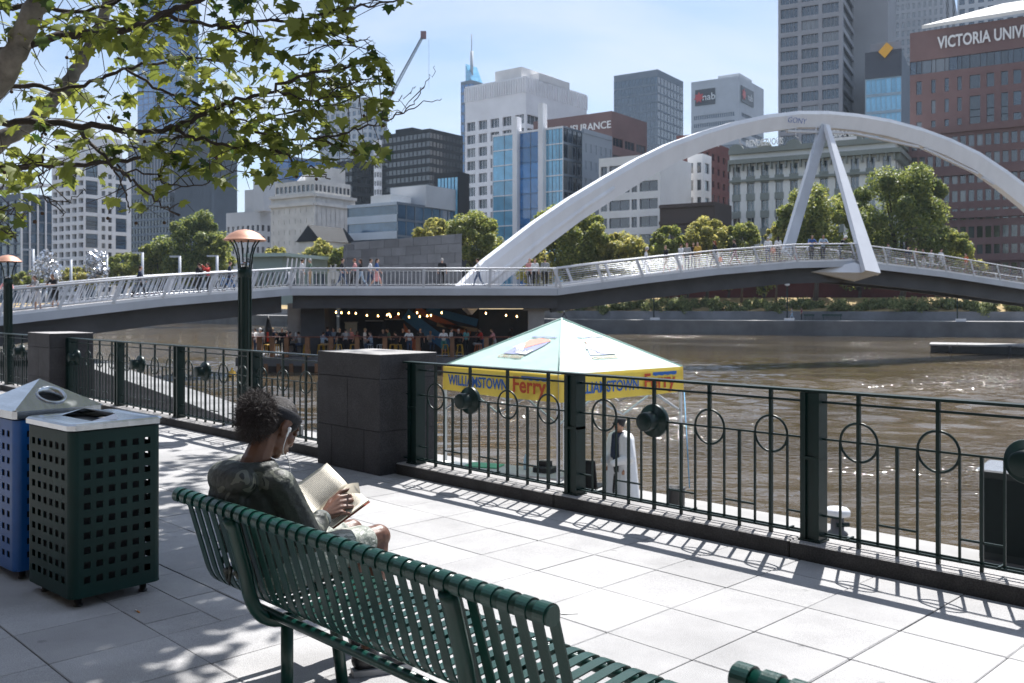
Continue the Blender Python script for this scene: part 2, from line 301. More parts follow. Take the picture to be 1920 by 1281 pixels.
# ---------------------------------------------------------------- railing
RP = .4753; PY = 5.53
def railing(s0, s1, posts, bosses, label):
    t = empty('railing', F(s0, PY), ROTF); tag(t, label, 'railing', 'green steel riverside railings')
    X = lambda s: s - s0
    m = MB(); m.box(((s1 - s0) / 2, 0, 1.052), (s1 - s0, .09, .016)); m.build('top_rail', DKGREEN, t)
    m = MB(); m.box(((s1 - s0) / 2, 0, .985), (s1 - s0, .022, .014)); m.build('upper_rail', DKGREEN, t)
    m = MB(); m.box(((s1 - s0) / 2, 0, .752), (s1 - s0, .014, .012)); m.build('middle_rail', DKGREEN, t)
    for dy in (-.028, .028):
        m = MB(); m.box(((s1 - s0) / 2, dy, .15), (s1 - s0, .012, .014)); m.build('bottom_rail', DKGREEN, t)
    full = MB().bl((-.011, -.011, .108), (.011, .011, 1.044)).mesh('baluster', DKGREEN)
    edge = MB().bl((-.0065, -.0065, .15), (.0065, .0065, .75)).mesh('baluster', DKGREEN)
    half = MB().bl((-.009, -.009, .108), (.009, .009, .748)).mesh('baluster', DKGREEN)
    ring = MB().torus((0, 0, .752), .1188, .0085, 24, 6).mesh('ring', DKGREEN)
    xbar = MB().bl((-RP / 4, -.006, .264), (RP / 4, .006, .276)).mesh('cross_bar', DKGREEN)
    cl = MB().box((0, 0, .16), (.012, .085, .01)).mesh('clip', DKGREEN)
    rm = Matrix.Rotation(R(90), 3, 'X')
    bs = MB()
    bs.lathe([(0, .135), (.055, .135), (.066, .130), (.068, .12), (.068, .05), (.074, .030), (.118, .022), (.122, .012), (.122, -.012), (.118, -.022), (.05, -.03), (0, -.03)], 26, (0, 0, .752), 0, True, rm)
    boss = bs.mesh('boss', DKGREEN)
    pm = MB()
    for dx in (-.046, .046): pm.bl((dx - .018, -.055, .108), (dx + .018, .055, 1.043))
    pm.bl((-.028, -.038, .108), (.028, .038, 1.04)); pm.bl((-.075, -.062, .105), (.075, .062, .117)); pm.bl((-.064, -.058, .62), (.064, .058, .64))
    pm = pm.mesh('post', DKGREEN)
    pb = posts
    for p in posts: inst('post', pm, t, (X(p), 0, 0))
    bounds = sorted(set([s0] + list(posts) + [s1]))
    bi = 0
    for a, b in zip(posts[:-1], posts[1:]):
        nn = 4; off = ((b - a) - (nn - 1) * RP) / 2
        for k in range(nn):
            c = a + off + k * RP
            if c > s1: continue
            inst('baluster', full, t, (X(c), 0, 0))
            inst('boss' if k == bosses[bi] else 'ring', boss if k == bosses[bi] else ring, t, (X(c), 0, 0))
            for q in (-1, 1):
                if c + q * RP / 4 - a > .08 and b - c - q * RP / 4 > .08: inst('baluster', edge, t, (X(c + q * RP / 4), 0, 0))
            if k < nn - 1:
                inst('baluster', half, t, (X(c + RP / 2), 0, 0)); inst('cross_bar', xbar, t, (X(c + RP / 2), 0, 0))
            else:
                for e, ee in ((a, a + off - RP / 4), (c + RP / 4, b)):
                    mm = MB(); mm.bl((X(e), -.006, .264), (X(ee), .006, .276)); mm.build('cross_bar', DKGREEN, t)
        for q in (.12, .55, .92): inst('clip', cl, t, (X(a + (b - a) * q), 0, 0))
        bi += 1
    return t
railing(-7.1, 1.2, [-6.95, -4.95, -2.92, -.90, 1.1], [1, 1, 2, 1], 'green steel railing right of the near pillar, in front of the ferry tent')
railing(-15.99, -8.17, [-15.93, -13.95, -11.97, -9.99, -8.22], [0, 1, 1, 3], 'green steel railing between the two dark pillars, behind the reading woman')
railing(-25.1, -17.08, [-25.0, -23.0, -21.0, -19.1, -17.15], [1, 1, 1, 1], 'green steel railing left of the far pillar at the left edge')
# ---------------------------------------------------------------- litter bins
def bin_body(t, paint, liner, nx=6, nz=10, Wd=.5, H0=.06, H1=.93, cut=False):
    h = Wd / 2; rc = .04; th = .004
    hole = .036; fl = Wd - 2 * rc
    pu = fl / (nx + .35)
    for k in range(4):
        m = MB(); rotm = Matrix.Rotation(R(90 * k), 3, 'Z')
        us = [-fl / 2]; 
        for i in range(nx):
            c = (i - (nx - 1) / 2) * pu; us += [c - hole / 2, c + hole / 2]
        us.append(fl / 2)
        pv = (H1 - H0 - .16) / (nz - 1); vs = [H0]
        for j in range(nz):
            c = H0 + .09 + j * pv * .985; vs += [c - hole / 2, c + hole / 2]
        vs.append(H1)
        def P(u, y, z): return rotm @ Vector((u, y, z))
        for i in range(len(us) - 1):
            for j in range(len(vs) - 1):
                u0, u1, v0, v1 = us[i], us[i + 1], vs[j], vs[j + 1]
                if i % 2 == 1 and j % 2 == 1:
                    for (p, q) in (((u0, v0), (u1, v0)), ((u1, v0), (u1, v1)), ((u1, v1), (u0, v1)), ((u0, v1), (u0, v0))):
                        m.add([P(p[0], -h, p[1]), P(q[0], -h, q[1]), P(q[0], -h + th, q[1]), P(p[0], -h + th, p[1])], [(0, 1, 2, 3)])
                else:
                    m.add([P(u0, -h, v0), P(u1, -h, v0), P(u1, -h, v1), P(u0, -h, v1)], [(0, 1, 2, 3)])
                    m.add([P(u0, -h + th, v0), P(u1, -h + th, v0), P(u1, -h + th, v1), P(u0, -h + th, v1)], [(3, 2, 1, 0)])
        n = 6; vv = []
        for q in range(n + 1):
            a = -math.pi / 2 + math.pi / 2 * q / n
            for z in (H0, H1): vv.append(P(fl / 2 + rc * math.cos(a), -fl / 2 + rc * math.sin(a), z))
        m.add(vv, [(2 * q, 2 * q + 2, 2 * q + 3, 2 * q + 1) for q in range(n)], 0, True)
        m.build('side_panel', paint, t, fixn=False)
    m = MB(); m.bbox((-h + .05, -h + .05, H0 + .02), (h - .05, h - .05, H1 - .02), .03); m.build('liner', liner, t)
    m = MB(); m.bl((-h + .01, -h + .01, H0 + .001), (h - .01, h - .01, H0 + .012)); m.build('floor_plate', paint, t)
    ft = MB().lathe([(.022, 0), (.024, .01), (.018, .012), (.018, H0)], 12).mesh('foot', BLACK)
    for a in (-1, 1):
        for b in (-1, 1): inst('foot', ft, t, (a * (h - .07), b * (h - .07), 0))
BLUEP = mat('blue_painted_steel', (.003, .075, .27), .4, 0, .12, 6, .04, 120)
BINGREEN = mat('bin_green_painted_steel', (.002, .022, .019), .45, 0, .2, 5, .05, 120, spec=.22)
LINER = mat('dark_bin_liner', (.010, .011, .014), .7, 0, .3, 5)
def lid_frame(m, h, z, th=.045, r=.02):
    P = [(-h, z), (-h - .012, z + .012), (-h - .012, z + th - .012), (-h, z + th)]
    return P
g = empty('litter_bin', (-2.337, 5.247, 0), ROTF + R(4)); g.scale = (1.14, 1, 1); tag(g, 'dark green perforated litter bin with a stainless lid and letterbox slot, in front', 'bin', 'perforated litter bins')
bin_body(g, BINGREEN, LINER)
h = .262; z0 = .932
lm = MB()    # stainless lid: rounded rim, sunken tray with slot opening
prof = [(h - .012, z0), (h, z0 + .008), (h, z0 + .034), (h - .01, z0 + .044), (h - .045, z0 + .046), (h - .062, z0 + .040)]
def sqring(q, z, c=.03): return [(q - c, -q, z), (q, -q + c, z), (q, q - c, z), (q - c, q, z), (-q + c, q, z), (-q, q - c, z), (-q, -q + c, z), (-q + c, -q, z)]
vs = []; 
for q, z in prof: vs += sqring(q, z)
lm.add(vs, [(i * 8 + k, i * 8 + (k + 1) % 8, (i + 1) * 8 + (k + 1) % 8, (i + 1) * 8 + k) for i in range(len(prof) - 1) for k in range(8)])
q = h - .055; zt = z0 + .041     # raised hood with a slot
sx0, sx1, sy0, sy1 = -.17, .17, -.10, .03
lm.add([(-q, -q, zt), (q, -q, zt), (q, sy0, zt), (-q, sy0, zt)], [(0, 1, 2, 3)])
lm.add([(-q, sy0, zt), (sx0, sy0, zt), (sx0, sy1, zt + .03), (-q, sy1, zt + .0)], [(0, 1, 2, 3)]); lm.add([(q, sy0, zt), (sx1, sy0, zt), (sx1, sy1, zt + .03), (q, sy1, zt)], [(3, 2, 1, 0)])
lm.add([(-q, sy1, zt), (sx0, sy1, zt + .03), (sx1, sy1, zt + .03), (q, sy1, zt), (q, q, zt), (-q, q, zt)], [(0, 1, 2, 3, 4, 5)])
lm.build('lid', STEEL, g, fixn=False)
m = MB(); m.bl((sx0 - .005, sy0 - .005, z0 - .02), (sx1 + .005, sy1 + .005, z0 + .028)); m.build('slot', BLACK, g)
m = MB(); 
for zz_ in (.25, .72): m.bl((-.262, -.2, zz_), (-.25, -.18, zz_ + .07))
m.build('hinge', BINGREEN, g)
b2 = empty('litter_bin', (-2.90, 5.76, 0), ROTF + R(4)); b2.scale = (1.14, 1, 1); tag(b2, 'blue perforated recycling bin with a pyramid stainless lid and round hole, behind the green one', 'bin', 'perforated litter bins')
bin_body(b2, BLUEP, LINER)
lm = MB(); hole_r = .072
prof = [(.25, .935), (.262, .94), (.262, .985), (.25, .992)]
vs = []
for q, z in prof: vs += sqring(q, z, .02)
lm.add(vs, [(i * 8 + k, i * 8 + (k + 1) % 8, (i + 1) * 8 + (k + 1) % 8, (i + 1) * 8 + k) for i in range(3) for k in range(8)])
ap = Vector((0, 0, 1.145)); q = .252; zc = .990
cs = [Vector((-q, -q, zc)), Vector((q, -q, zc)), Vector((q, q, zc)), Vector((-q, q, zc))]
holes = []
for k in range(4):
    a, b = cs[k], cs[(k + 1) % 4]
    if k in (1,):
        e1 = (b - a).normalized(); mid = (a + b) / 2; e2 = (ap - mid).normalized(); c = mid + e2 * ((ap - mid).length * .42)
        rim = [c + e1 * (hole_r * math.cos(t)) + e2 * (hole_r * math.sin(t)) for t in [2 * math.pi * i / 24 for i in range(24)]]
        outer = []
        for p in rim:      # project ring outwards onto the triangle outline
            d_ = (p - c).normalized(); best = 9
            for (u, w) in ((a, b), (b, ap), (ap, a)):
                uv = w - u; A2 = Matrix(((d_.dot(e1), -uv.dot(e1)), (d_.dot(e2), -uv.dot(e2)))); det = A2[0][0] * A2[1][1] - A2[0][1] * A2[1][0]
                if abs(det) < 1e-9: continue
                rx, ry = (u - c).dot(e1), (u - c).dot(e2); tt = (rx * A2[1][1] - A2[0][1] * ry) / det; ss = (A2[0][0] * ry - rx * A2[1][0]) / det
                if tt > 0 and -.001 <= ss <= 1.001: best = min(best, tt)
            outer.append(c + d_ * best)
        nn = 24; lm.add(rim + outer, [(i, (i + 1) % nn, nn + (i + 1) % nn, nn + i) for i in range(nn)])
        for u in (a, b, ap):   # fill the corners between outline samples
            ds = sorted(range(nn), key=lambda i: (outer[i] - u).length)[:2]
            lm.add([u, outer[ds[0]], outer[ds[1]]], [(0, 1, 2)])
        nrm = e1.cross(e2); holes.append((c, e1, e2, nrm))
    else: lm.add([a, b, ap], [(0, 1, 2)])
lm.build('lid', STEEL, b2)
for c, e1, e2, nrm in holes:
    m = MB(); rot = Matrix((e1, e2, nrm)).transposed(); m.lathe([(hole_r + .012, 0), (hole_r + .012, .006), (hole_r, .008), (hole_r, -.05)], 24, c + nrm * .001, 0, True, rot, False); m.build('hole_rim', STEEL, b2)
    m = MB(); m.lathe([(hole_r + .01, -.055), (hole_r + .01, -.05)], 24, c, 0, True, rot); m.build('hole_inside', BLACK, b2)
# a cigarette end dropped beside the green bin
cg = MB(); cg.tube([(0, 0, .004), (.03, .004, .004)], .004, 6, 0); cg.tube([(.03, .004, .004), (.048, .006, .004)], .004, 6, 1)
tag(cg.build('cigarette_end', [mat('filter_orange', (.6, .25, .06), .8), mat('paper_white', (.75, .75, .72), .8)], None, (-1.93, 4.86, .001), (0, 0, 2.2)), 'orange tipped cigarette end on the paving below the green bin', 'cigarette end')
pc_ = at(1068, 1151, FPX * EYE / (1151 - HOR)); m = MB(); m.add([(-.045, -.012, .004), (.045, -.008, .003), (.044, .014, .008), (-.044, .012, .003), (-.045, -.012, .003), (.045, -.008, .002), (.044, .014, .007), (-.044, .012, .002)], [(0, 1, 2, 3), (7, 6, 5, 4), (0, 4, 5, 1), (1, 5, 6, 2), (2, 6, 7, 3), (3, 7, 4, 0)])
tag(m.build('paper_scrap', mat('paper_white', (.75, .75, .72), .8), None, (pc_.x, pc_.y, .001), (0, 0, .1)), 'small white paper scrap on the paving beside the bench end', 'paper scrap')
# ---------------------------------------------------------------- benches
BN, BZ = 1.755, .80
def bez(p, n=8):
    out = []
    for i in range(n + 1):
        t = i / n; out.append(tuple((1 - t) ** 3 * p[0][k] + 3 * (1 - t) ** 2 * t * p[1][k] + 3 * (1 - t) * t * t * p[2][k] + t ** 3 * p[3][k] for k in (0, 1)))
    return out
prof = [(.0, .030), (.004, 0.0)]
sl = [(.022, .012), (.030, -.02), (.105, -.27)] + bez([(.105, -.27), (.135, -.38), (.16, -.41), (.26, -.405)], 8)[1:] + [(.40, -.39), (.58, -.372)] + bez([(.58, -.372), (.645, -.365), (.67, -.378), (.668, -.42)], 6)[1:]
def bench(s0, s1, label):
    t = empty('bench', F(s0, BN, 0), ROTF); tag(t, label, 'bench', 'green slatted steel benches')
    L = s1 - s0
    m = MB(); m.tube([(0, 0, BZ), (L, 0, BZ)], .027, 28); m.build('top_bar', GREEN, t)
    m = MB(); m.tube([(.03, .668, BZ - .425), (L - .03, .668, BZ - .425)], .02, 10); m.build('front_bar', GREEN, t)
    m = MB(); m.tube([(.35, .163, BZ - .425), (L - .35, .163, BZ - .425)], .019, 12); m.build('lower_rail', GREEN, t)
    m = MB(); m.tube([(.35, .45, BZ - .415), (L - .35, .45, BZ - .415)], .019, 10); m.build('seat_rail', GREEN, t)
    # one strap slat, wrapped over the top bar, down the back and along the seat
    w, th = .040, .0055; pts = [(.031 * math.cos(a), .031 * math.sin(a)) for a in [R(q) for q in (-150, -110, -190 + 360 - 360, 150, 120, 90, 60, 30, 5)]]
    wrap = [(.0305 * math.cos(R(q)), .0305 * math.sin(R(q))) for q in (215, 197, 180, 165, 150, 135, 120, 105, 90, 75, 60, 45, 30, 17, 5)]
    path = wrap + sl[1:]
    vs = []; n = len(path)
    for i, (a, b) in enumerate(path):
        p0 = Vector(path[max(i - 1, 0)]); p1 = Vector(path[min(i + 1, n - 1)]); tg = (p1 - p0).normalized(); nr = Vector((tg.y, -tg.x))
        for u in (-w / 2, w / 2):
            for q in (-th / 2, th / 2): vs.append((u, a + nr.x * q, BZ + b + nr.y * q))
    fs = []
    for i in range(n - 1):
        a, b = 4 * i, 4 * i + 4
        fs += [(a, a + 2, b + 2, b), (a + 1, b + 1, b + 3, a + 3), (a, b, b + 1, a + 1), (a + 2, a + 3, b + 3, b + 2)]
    fs += [(0, 1, 3, 2), (4 * n - 4, 4 * n - 2, 4 * n - 1, 4 * n - 3)]
    sm = MB().add(vs, fs).mesh('slat', GREEN)
    N = int(round(L / .0655)); 
    for i in range(N): inst('slat', sm, t, (.026 + (L - .052) * i / (N - 1), 0, 0))
    fr = [(-.018, -.02), (.0, -.06), (.052, -.25)] + bez([(.052, -.25), (.075, -.40), (.12, -.465), (.25, -.465)], 10)[1:] + [(.45, -.45)]
    for sx in (.47, L - .40):
        m = MB(); m.tube([(sx, a, BZ + b) for a, b in fr], .027, 14); m.build('frame', GREEN, t)
        m = MB(); m.tube([(sx, .235, BZ - .475), (sx, .235, 0)], .025, 14); m.lathe([(.06, 0), (.06, .008), (.03, .012)], 16, (sx, .235, 0)); m.build('leg', GREEN, t)
        m = MB(); m.tube([(sx, .45, BZ - .45), (sx, .50, 0)], .025, 12); m.build('leg', GREEN, t)
    return t
bench(-3.80, -1.645, 'long green slatted steel bench with the reading woman on it')
bench(-1.11, 1.05, 'green slatted bench whose bar end shows in the bottom right corner')
# ================================================================ RIVER, FAR BANK
WZ = -2.5
def water_mat():
    m = bpy.data.materials.new('brown_river_water'); m.use_nodes = True; n = m.node_tree.nodes; l = m.node_tree.links; p = n['Principled BSDF']
    p.inputs['Roughness'].default_value = .065; p.inputs['IOR'].default_value = 1.33; p.inputs['Specular IOR Level'].default_value = .75
    t = n.new('ShaderNodeTexCoord')
    a = n.new('ShaderNodeTexNoise'); a.inputs['Scale'].default_value = .07; a.inputs['Detail'].default_value = 5; l.new(t.outputs['Object'], a.inputs['Vector'])
    r = n.new('ShaderNodeValToRGB'); r.color_ramp.elements[0].color = (.054, .041, .025, 1); r.color_ramp.elements[1].color = (.092, .070, .042, 1); r.color_ramp.elements[0].position = .35; r.color_ramp.elements[1].position = .65
    l.new(a.outputs[0], r.inputs[0]); l.new(r.outputs[0], p.inputs['Base Color'])
    prev = None
    mk = n.new('ShaderNodeTexNoise'); mk.inputs['Scale'].default_value = .045; mk.inputs['Detail'].default_value = 3; l.new(t.outputs['Object'], mk.inputs['Vector'])     # gusts and boat wakes: choppier patches
    mr = n.new('ShaderNodeMapRange'); mr.inputs[1].default_value = .46; mr.inputs[2].default_value = .60; l.new(mk.outputs[0], mr.inputs[0])
    for sc, st, dist, sx in ((.30, 1, .10, (.42, 1.4, 1)), (.9, 1, .03, (.45, 1.6, 1)), (2.6, 1, .012, (.5, 1.5, 1)), (7.5, 1, .0035, (.6, 1.3, 1)), (3.2, 'patch', .22, (.7, 1.1, 1))):
        mp = n.new('ShaderNodeMapping'); mp.inputs['Scale'].default_value = sx; mp.inputs['Rotation'].default_value = (0, 0, R(6 - 9 * sc)); l.new(t.outputs['Object'], mp.inputs[0])
        z = n.new('ShaderNodeTexNoise'); z.inputs['Scale'].default_value = sc; z.inputs['Detail'].default_value = 2; z.inputs['Distortion'].default_value = .5; l.new(mp.outputs[0], z.inputs['Vector'])
        b = n.new('ShaderNodeBump'); b.inputs['Strength'].default_value = 1; b.inputs['Distance'].default_value = dist; l.new(z.outputs[0], b.inputs['Height'])
        if st == 'patch': l.new(mr.outputs[0], b.inputs['Strength'])
        if prev: l.new(prev.outputs[0], b.inputs['Normal'])
        prev = b
    l.new(prev.outputs[0], p.inputs['Normal']); return m
WATER = water_mat()
def river_mesh():     # real wavelets on the near reach, flat sheet beyond
    x0, x1, y0, y1, st = -38., 46., 11., 74., .165; xs = np.arange(x0, x1 + .01, st); ys = np.arange(y0, y1 + .01, st); X, Y = np.meshgrid(xs, ys); q = np.random.RandomState(21); Z = np.zeros_like(X); N = 84
    for i in range(N):
        lam = math.exp(q.uniform(math.log(.5), math.log(3.4))); th = q.normal(R(84), R(30)); k = 2 * math.pi / lam; a = .165 * math.sqrt(2 / N) / k; Z += a * np.sin(k * (X * math.cos(th) + Y * math.sin(th)) + q.uniform(0, 6.28))
    gust = .75 + .55 * np.sin(X * .11 + 1.3 * np.sin(Y * .07)) * np.sin(Y * .16 + 1.1 * np.sin(X * .06)); edge = np.minimum(np.minimum(X - x0, x1 - X), np.minimum(Y - y0, y1 - Y)); Z *= gust * np.clip(edge / 8, 0, 1)
    V = np.stack([X, Y, Z + WZ], 2).reshape(-1, 3); nx, ny = len(xs), len(ys); I = np.arange(nx * ny).reshape(ny, nx); Q = np.stack([I[:-1, :-1], I[:-1, 1:], I[1:, 1:], I[1:, :-1]], 2).reshape(-1, 4); b = len(V); X1, Y1 = xs[-1], ys[-1]
    O = [(-900, -500), (700, -500), (700, 900), (-900, 900)]; c = [I[0, 0], I[0, -1], I[-1, -1], I[-1, 0]]
    V = np.concatenate([V, np.array([(x, y, WZ) for x, y in O])]); Q = np.concatenate([Q, [(b + i, b + (i + 1) % 4, c[(i + 1) % 4], c[i]) for i in range(4)]])
    return fastmesh('river', V, Q, WATER, None, True)
tag(inst('river', river_mesh()), kind='structure')
# far bank outline (x, y), from right to left
BK = [(330, 40), (140, 98), (62, 116), (10.4, 131), (-79.6, 212), (-250, 365), (-700, 760)]
def off(k):       # bank line pushed inland by k metres
    out = []
    for i, p in enumerate(BK):
        a = Vector(BK[max(i - 1, 0)]); b = Vector(BK[min(i + 1, len(BK) - 1)]); t = (b - a).normalized(); out.append(Vector((p[0], p[1])) + Vector((t.y, -t.x)) * k)
    return out
def inland(px, k): # point on the bank line on the sight line px, k metres inland
    o_ = off(k); kx = (px - CX) / FPX
    for a, b in zip(o_[:-1], o_[1:]):
        d = b - a; den = d.x - kx * d.y
        if abs(den) < 1e-9: continue
        t = (kx * a.y - a.x) / den
        if 0 <= t <= 1: p = a + d * t; return Vector((p.x, p.y, 0))
def strip(name, k0, z0, k1, z1, m_, kind='structure'):
    a = off(k0); b = off(k1); m = MB(); n = len(a)
    m.add([(p.x, p.y, z0) for p in a] + [(p.x, p.y, z1) for p in b], [(i, i + 1, n + i + 1, n + i) for i in range(n - 1)])
    return tag(m.build(name, m_), kind=kind)
def wallstrip(name, k0, z0, z1, th, m_, mtop=None):
    a = off(k0); b = off(k0 + th); m = MB(); n = len(a)
    m.add([(p.x, p.y, z0) for p in a] + [(p.x, p.y, z1) for p in a] + [(p.x, p.y, z1) for p in b] + [(p.x, p.y, z0) for p in b],
          [(j * n + i, j * n + i + 1, (j + 1) * n + i + 1, (j + 1) * n + i) for j in range(3) for i in range(n - 1)])
    return tag(m.build(name, m_), kind='structure')
QUAY = mat('quay_bluestone', (.12, .123, .13), .85, 0, .35, .25, .3, 3)
UPW = mat('rough_grey_retaining_wall', (.17, .175, .19), .9, 0, .3, .3, .3, 2)
DRYG = mat('dry_grass_bank', (.30, .22, .10), .95, 0, .35, .35, .4, 4)
GRND = mat('city_ground', (.14, .14, .14), .9, 0, .2, .05)
wallstrip('quay_wall', 0, -4, -.55, .9, QUAY)
strip('quay_walk', .9, -.56, 7.1, -.56, CONC)
wallstrip('terrace_wall', 7, -.6, .66, .5, UPW)
strip('bank_slope', 7.4, .6, 16, 2.6, DRYG)
strip('upper_ground', 15.9, 2.59, 26, 2.6, GRND)
REDW = mat('dark_red_painted_wall', (.10, .022, .02), .85, 0, .25, .3)
wallstrip('rail_viaduct_wall', 24, 2.5, 5.0, 1.0, REDW)
o_ = off(25); m = MB(); m.add([(p.x, p.y, 2.595) for p in o_] + [(900, 2600, 2.595), (-2600, 2600, 2.595)], [tuple(range(len(o_) + 2))]); tag(m.build('ground', GRND), kind='structure')
# the near bank beyond the left edge: ground sheet behind the camera side
# ---------------------------------------------------------------- pontoon on the right
pa = at(1745, 661, 0.1)
D_ = FPX * (EYE - (WZ + .0)) / (662 - HOR); pp = Vector(((1745 - CX) / FPX * D_, D_, WZ))
t = empty('pontoon', pp, R(-26)); tag(t, 'dark floating pontoon with a pale deck edge, on the river at the right edge', 'pontoon')
m = MB(); m.bbox((0, -.1, .05), (34, 4.2, .62), .05); m.build('hull', mat('dark_wet_timber', (.035, .035, .033), .7, 0, .3, .6, .3, 6), t)
for i in range(16):
    m = MB(); m.bl((-.12 + i * 2.15, -.18, .62), (2.0 + i * 2.15, 4.25, .76)); m.build('deck_panel', CONC, t)
for i in range(8):
    m = MB(); m.tube([(1.5 + i * 4.4, -.22, -.5), (1.5 + i * 4.4, -.22, .7)], .12, 10); m.build('fender', BLACK, t)
# ================================================================ BRIDGE
BWHITE = mat('white_bridge_paint', (.80, .81, .84), .45, 0, .045, .9, .03, 3, stretch=(1.3, 1.3, .4))
BGREY = mat('pale_grey_bridge_steel', (.47, .50, .55), .45, 0, .12, .5)
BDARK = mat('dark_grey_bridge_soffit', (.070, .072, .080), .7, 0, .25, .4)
RAILM = mat('galvanised_rail', (.45, .47, .50), .38, .55, .10, 2)
DECKM = mat('timber_deck', (.20, .19, .185), .85, 0, .2, 1.5)
BASALT = mat('grey_basalt_cladding', (.15, .155, .165), .8, 0, .2, .8, .15, 12, rnd=.2, world=True)
br = empty('footbridge', (-13.45, 57, WZ)); tag(br, 'white steel arch footbridge crossing the river with slanted railings', 'bridge')
BO = Vector((-13.45, 57, WZ))
def bp(name, m, mt): return m.build(name, mt, br, -BO, fixn=True)
def deckrun(P, Wd, side=1, fas=.42, beam=1.05, inset=.9):
    """P: list of near-edge points; deck extends to the far side by Wd"""
    P = [Vector(p) for p in P]; Q = []
    for i, p in enumerate(P):
        a = P[max(i - 1, 0)]; b = P[min(i + 1, len(P) - 1)]; t = (b - a); t.z = 0; t.normalize(); Q.append(p + Vector((-t.y, t.x, 0)) * Wd)
    n = len(P); up = Vector((0, 0, 1))
    def sec(name, mt, f0, z0, f1, z1):
        m = MB(); A = [p.lerp(q, f0) for p, q in zip(P, Q)]; B = [p.lerp(q, f1) for p, q in zip(P, Q)]
        vs = [a + up * z0 for a in A] + [a + up * z1 for a in A] + [b + up * z1 for b in B] + [b + up * z0 for b in B]
        fs = [(j * n + i, j * n + i + 1, ((j + 1) % 4) * n + i + 1, ((j + 1) % 4) * n + i) for j in range(4) for i in range(n - 1)] + [(0, n, 2 * n, 3 * n), (n - 1, 2 * n - 1, 3 * n - 1, 4 * n - 1)]
        m.add(vs, fs); bp(name, m, mt)
    sec('deck', DECKM, .03, -.15, .97, 0)
    sec('fascia', BGREY, 0, -fas, .03, .0); sec('fascia', BGREY, .97, -fas, 1, .0); sec('kerb', BWHITE, .004, .001, .035, .16); sec('kerb', BWHITE, .965, .001, .996, .16)
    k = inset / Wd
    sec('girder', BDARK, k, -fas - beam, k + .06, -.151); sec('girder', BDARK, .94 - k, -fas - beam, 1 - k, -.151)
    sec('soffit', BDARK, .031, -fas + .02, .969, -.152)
    return P, Q
def lerp_path(P, d):   # resample by spacing d
    out = []; 
    for a, b in zip(P[:-1], P[1:]):
        L = (b - a).length; k = max(1, int(L / d))
        for i in range(k): out.append((a + (b - a) * (i / k), (b - a).normalized()))
    out.append((P[-1], (P[-1] - P[-2]).normalized())); return out
def rail_bars(P, lean, spacing=.17, bars=True, posts=2.6, h=1.12, side=1):
    Pz = [p + Vector((0, 0, .1)) for p in P]
    def outv(t): return Vector((t.y, -t.x, 0)) * side
    top = [p + Vector((0, 0, h)) for p in Pz]
    m = MB(); m.tube(top, .055, 8); bp('handrail', m, WHITEP)
    m = MB(); m.tube([p + Vector((0, 0, .14)) for p in Pz], .025, 6); bp('lower_rail', m, RAILM)
    m = MB(); m.tube([p + Vector((0, 0, h - .16)) for p in Pz], .022, 6); bp('upper_rail', m, RAILM)
    k = 0
    for (p, t) in lerp_path(Pz, posts):
        m = MB(); m.beam(p - t * .05 + Vector((0, 0, -.05)), p + t * (lean * h) + Vector((0, 0, h)), .05, .16, 0, t); bp('post', m, WHITEP)
    if bars:
        cnt = 0; rest = MB()
        for (p, t) in lerp_path(Pz, spacing):
            m = MB() if cnt < 110 else rest
            m.beam(p + Vector((0, 0, .14)), p + t * (lean * h * .85) + Vector((0, 0, h - .16)), .075, .03, 0, t)
            if cnt < 110: bp('baluster', m, WHITEP)
            cnt += 1
        if rest.v: o = bp('balusters', rest, WHITEP); o['kind'] = 'stuff'
def bpt(px, py, D): return at(px, py, D)
L0 = bpt(0, 594, 44); L1 = bpt(545, 541, 57); dl = (L0 - L1)
LP = [L0 + dl * 1.3 + Vector((0, 0, .9)), L0, L0.lerp(L1, .5) + Vector((0, 0, .12)), L1]
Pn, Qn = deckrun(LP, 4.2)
rail_bars(LP[1:], .38, .29); rail_bars([q for q in Qn[1:]], .38, .29, side=-1)
# central platform
C0 = L1.copy(); C1 = bpt(1045, 541, 57); C1.z = C0.z
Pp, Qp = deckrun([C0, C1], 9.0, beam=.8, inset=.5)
rail_bars([C0 + Vector((.03, .06, 0)), C1 + Vector((-.03, .06, 0))], 0, .25, posts=4.0)
# right span
apx = bpt(1600, 489, 66); R1 = bpt(1920, 533, 76); R2 = R1 + (R1 - apx) * 1.6
mid = C1.lerp(apx, .5) + Vector((0, 0, .32)); RP_ = [C1 + Vector((.02, .02, 0)), C1.lerp(apx, .25) + Vector((0, 0, .2)), mid, C1.lerp(apx, .78) + Vector((0, 0, .28)), apx, apx.lerp(R1, .5) + Vector((0, 0, .12)), R1, R2]
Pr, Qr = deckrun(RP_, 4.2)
def cable_rail(P, side=1):
    Pz = [p + Vector((0, 0, .1)) for p in P]; h = 1.1
    m = MB(); m.tube([p + Vector((0, 0, h)) for p in Pz], .05, 8); bp('handrail', m, WHITEP)
    for i in range(7):
        m = MB(); m.tube([p + Vector((0, 0, .12 + i * .13)) for p in Pz], .013, 5); bp('cable', m, RAILM)
    for (p, t) in lerp_path(Pz, 2.7):
        m = MB(); m.beam(p + t * .25 + Vector((0, 0, -.08)), p - t * .25 + Vector((0, 0, h + .02)), .05, .17, 0, t); bp('post', m, WHITEP)
cable_rail(RP_); cable_rail(Qr, -1)
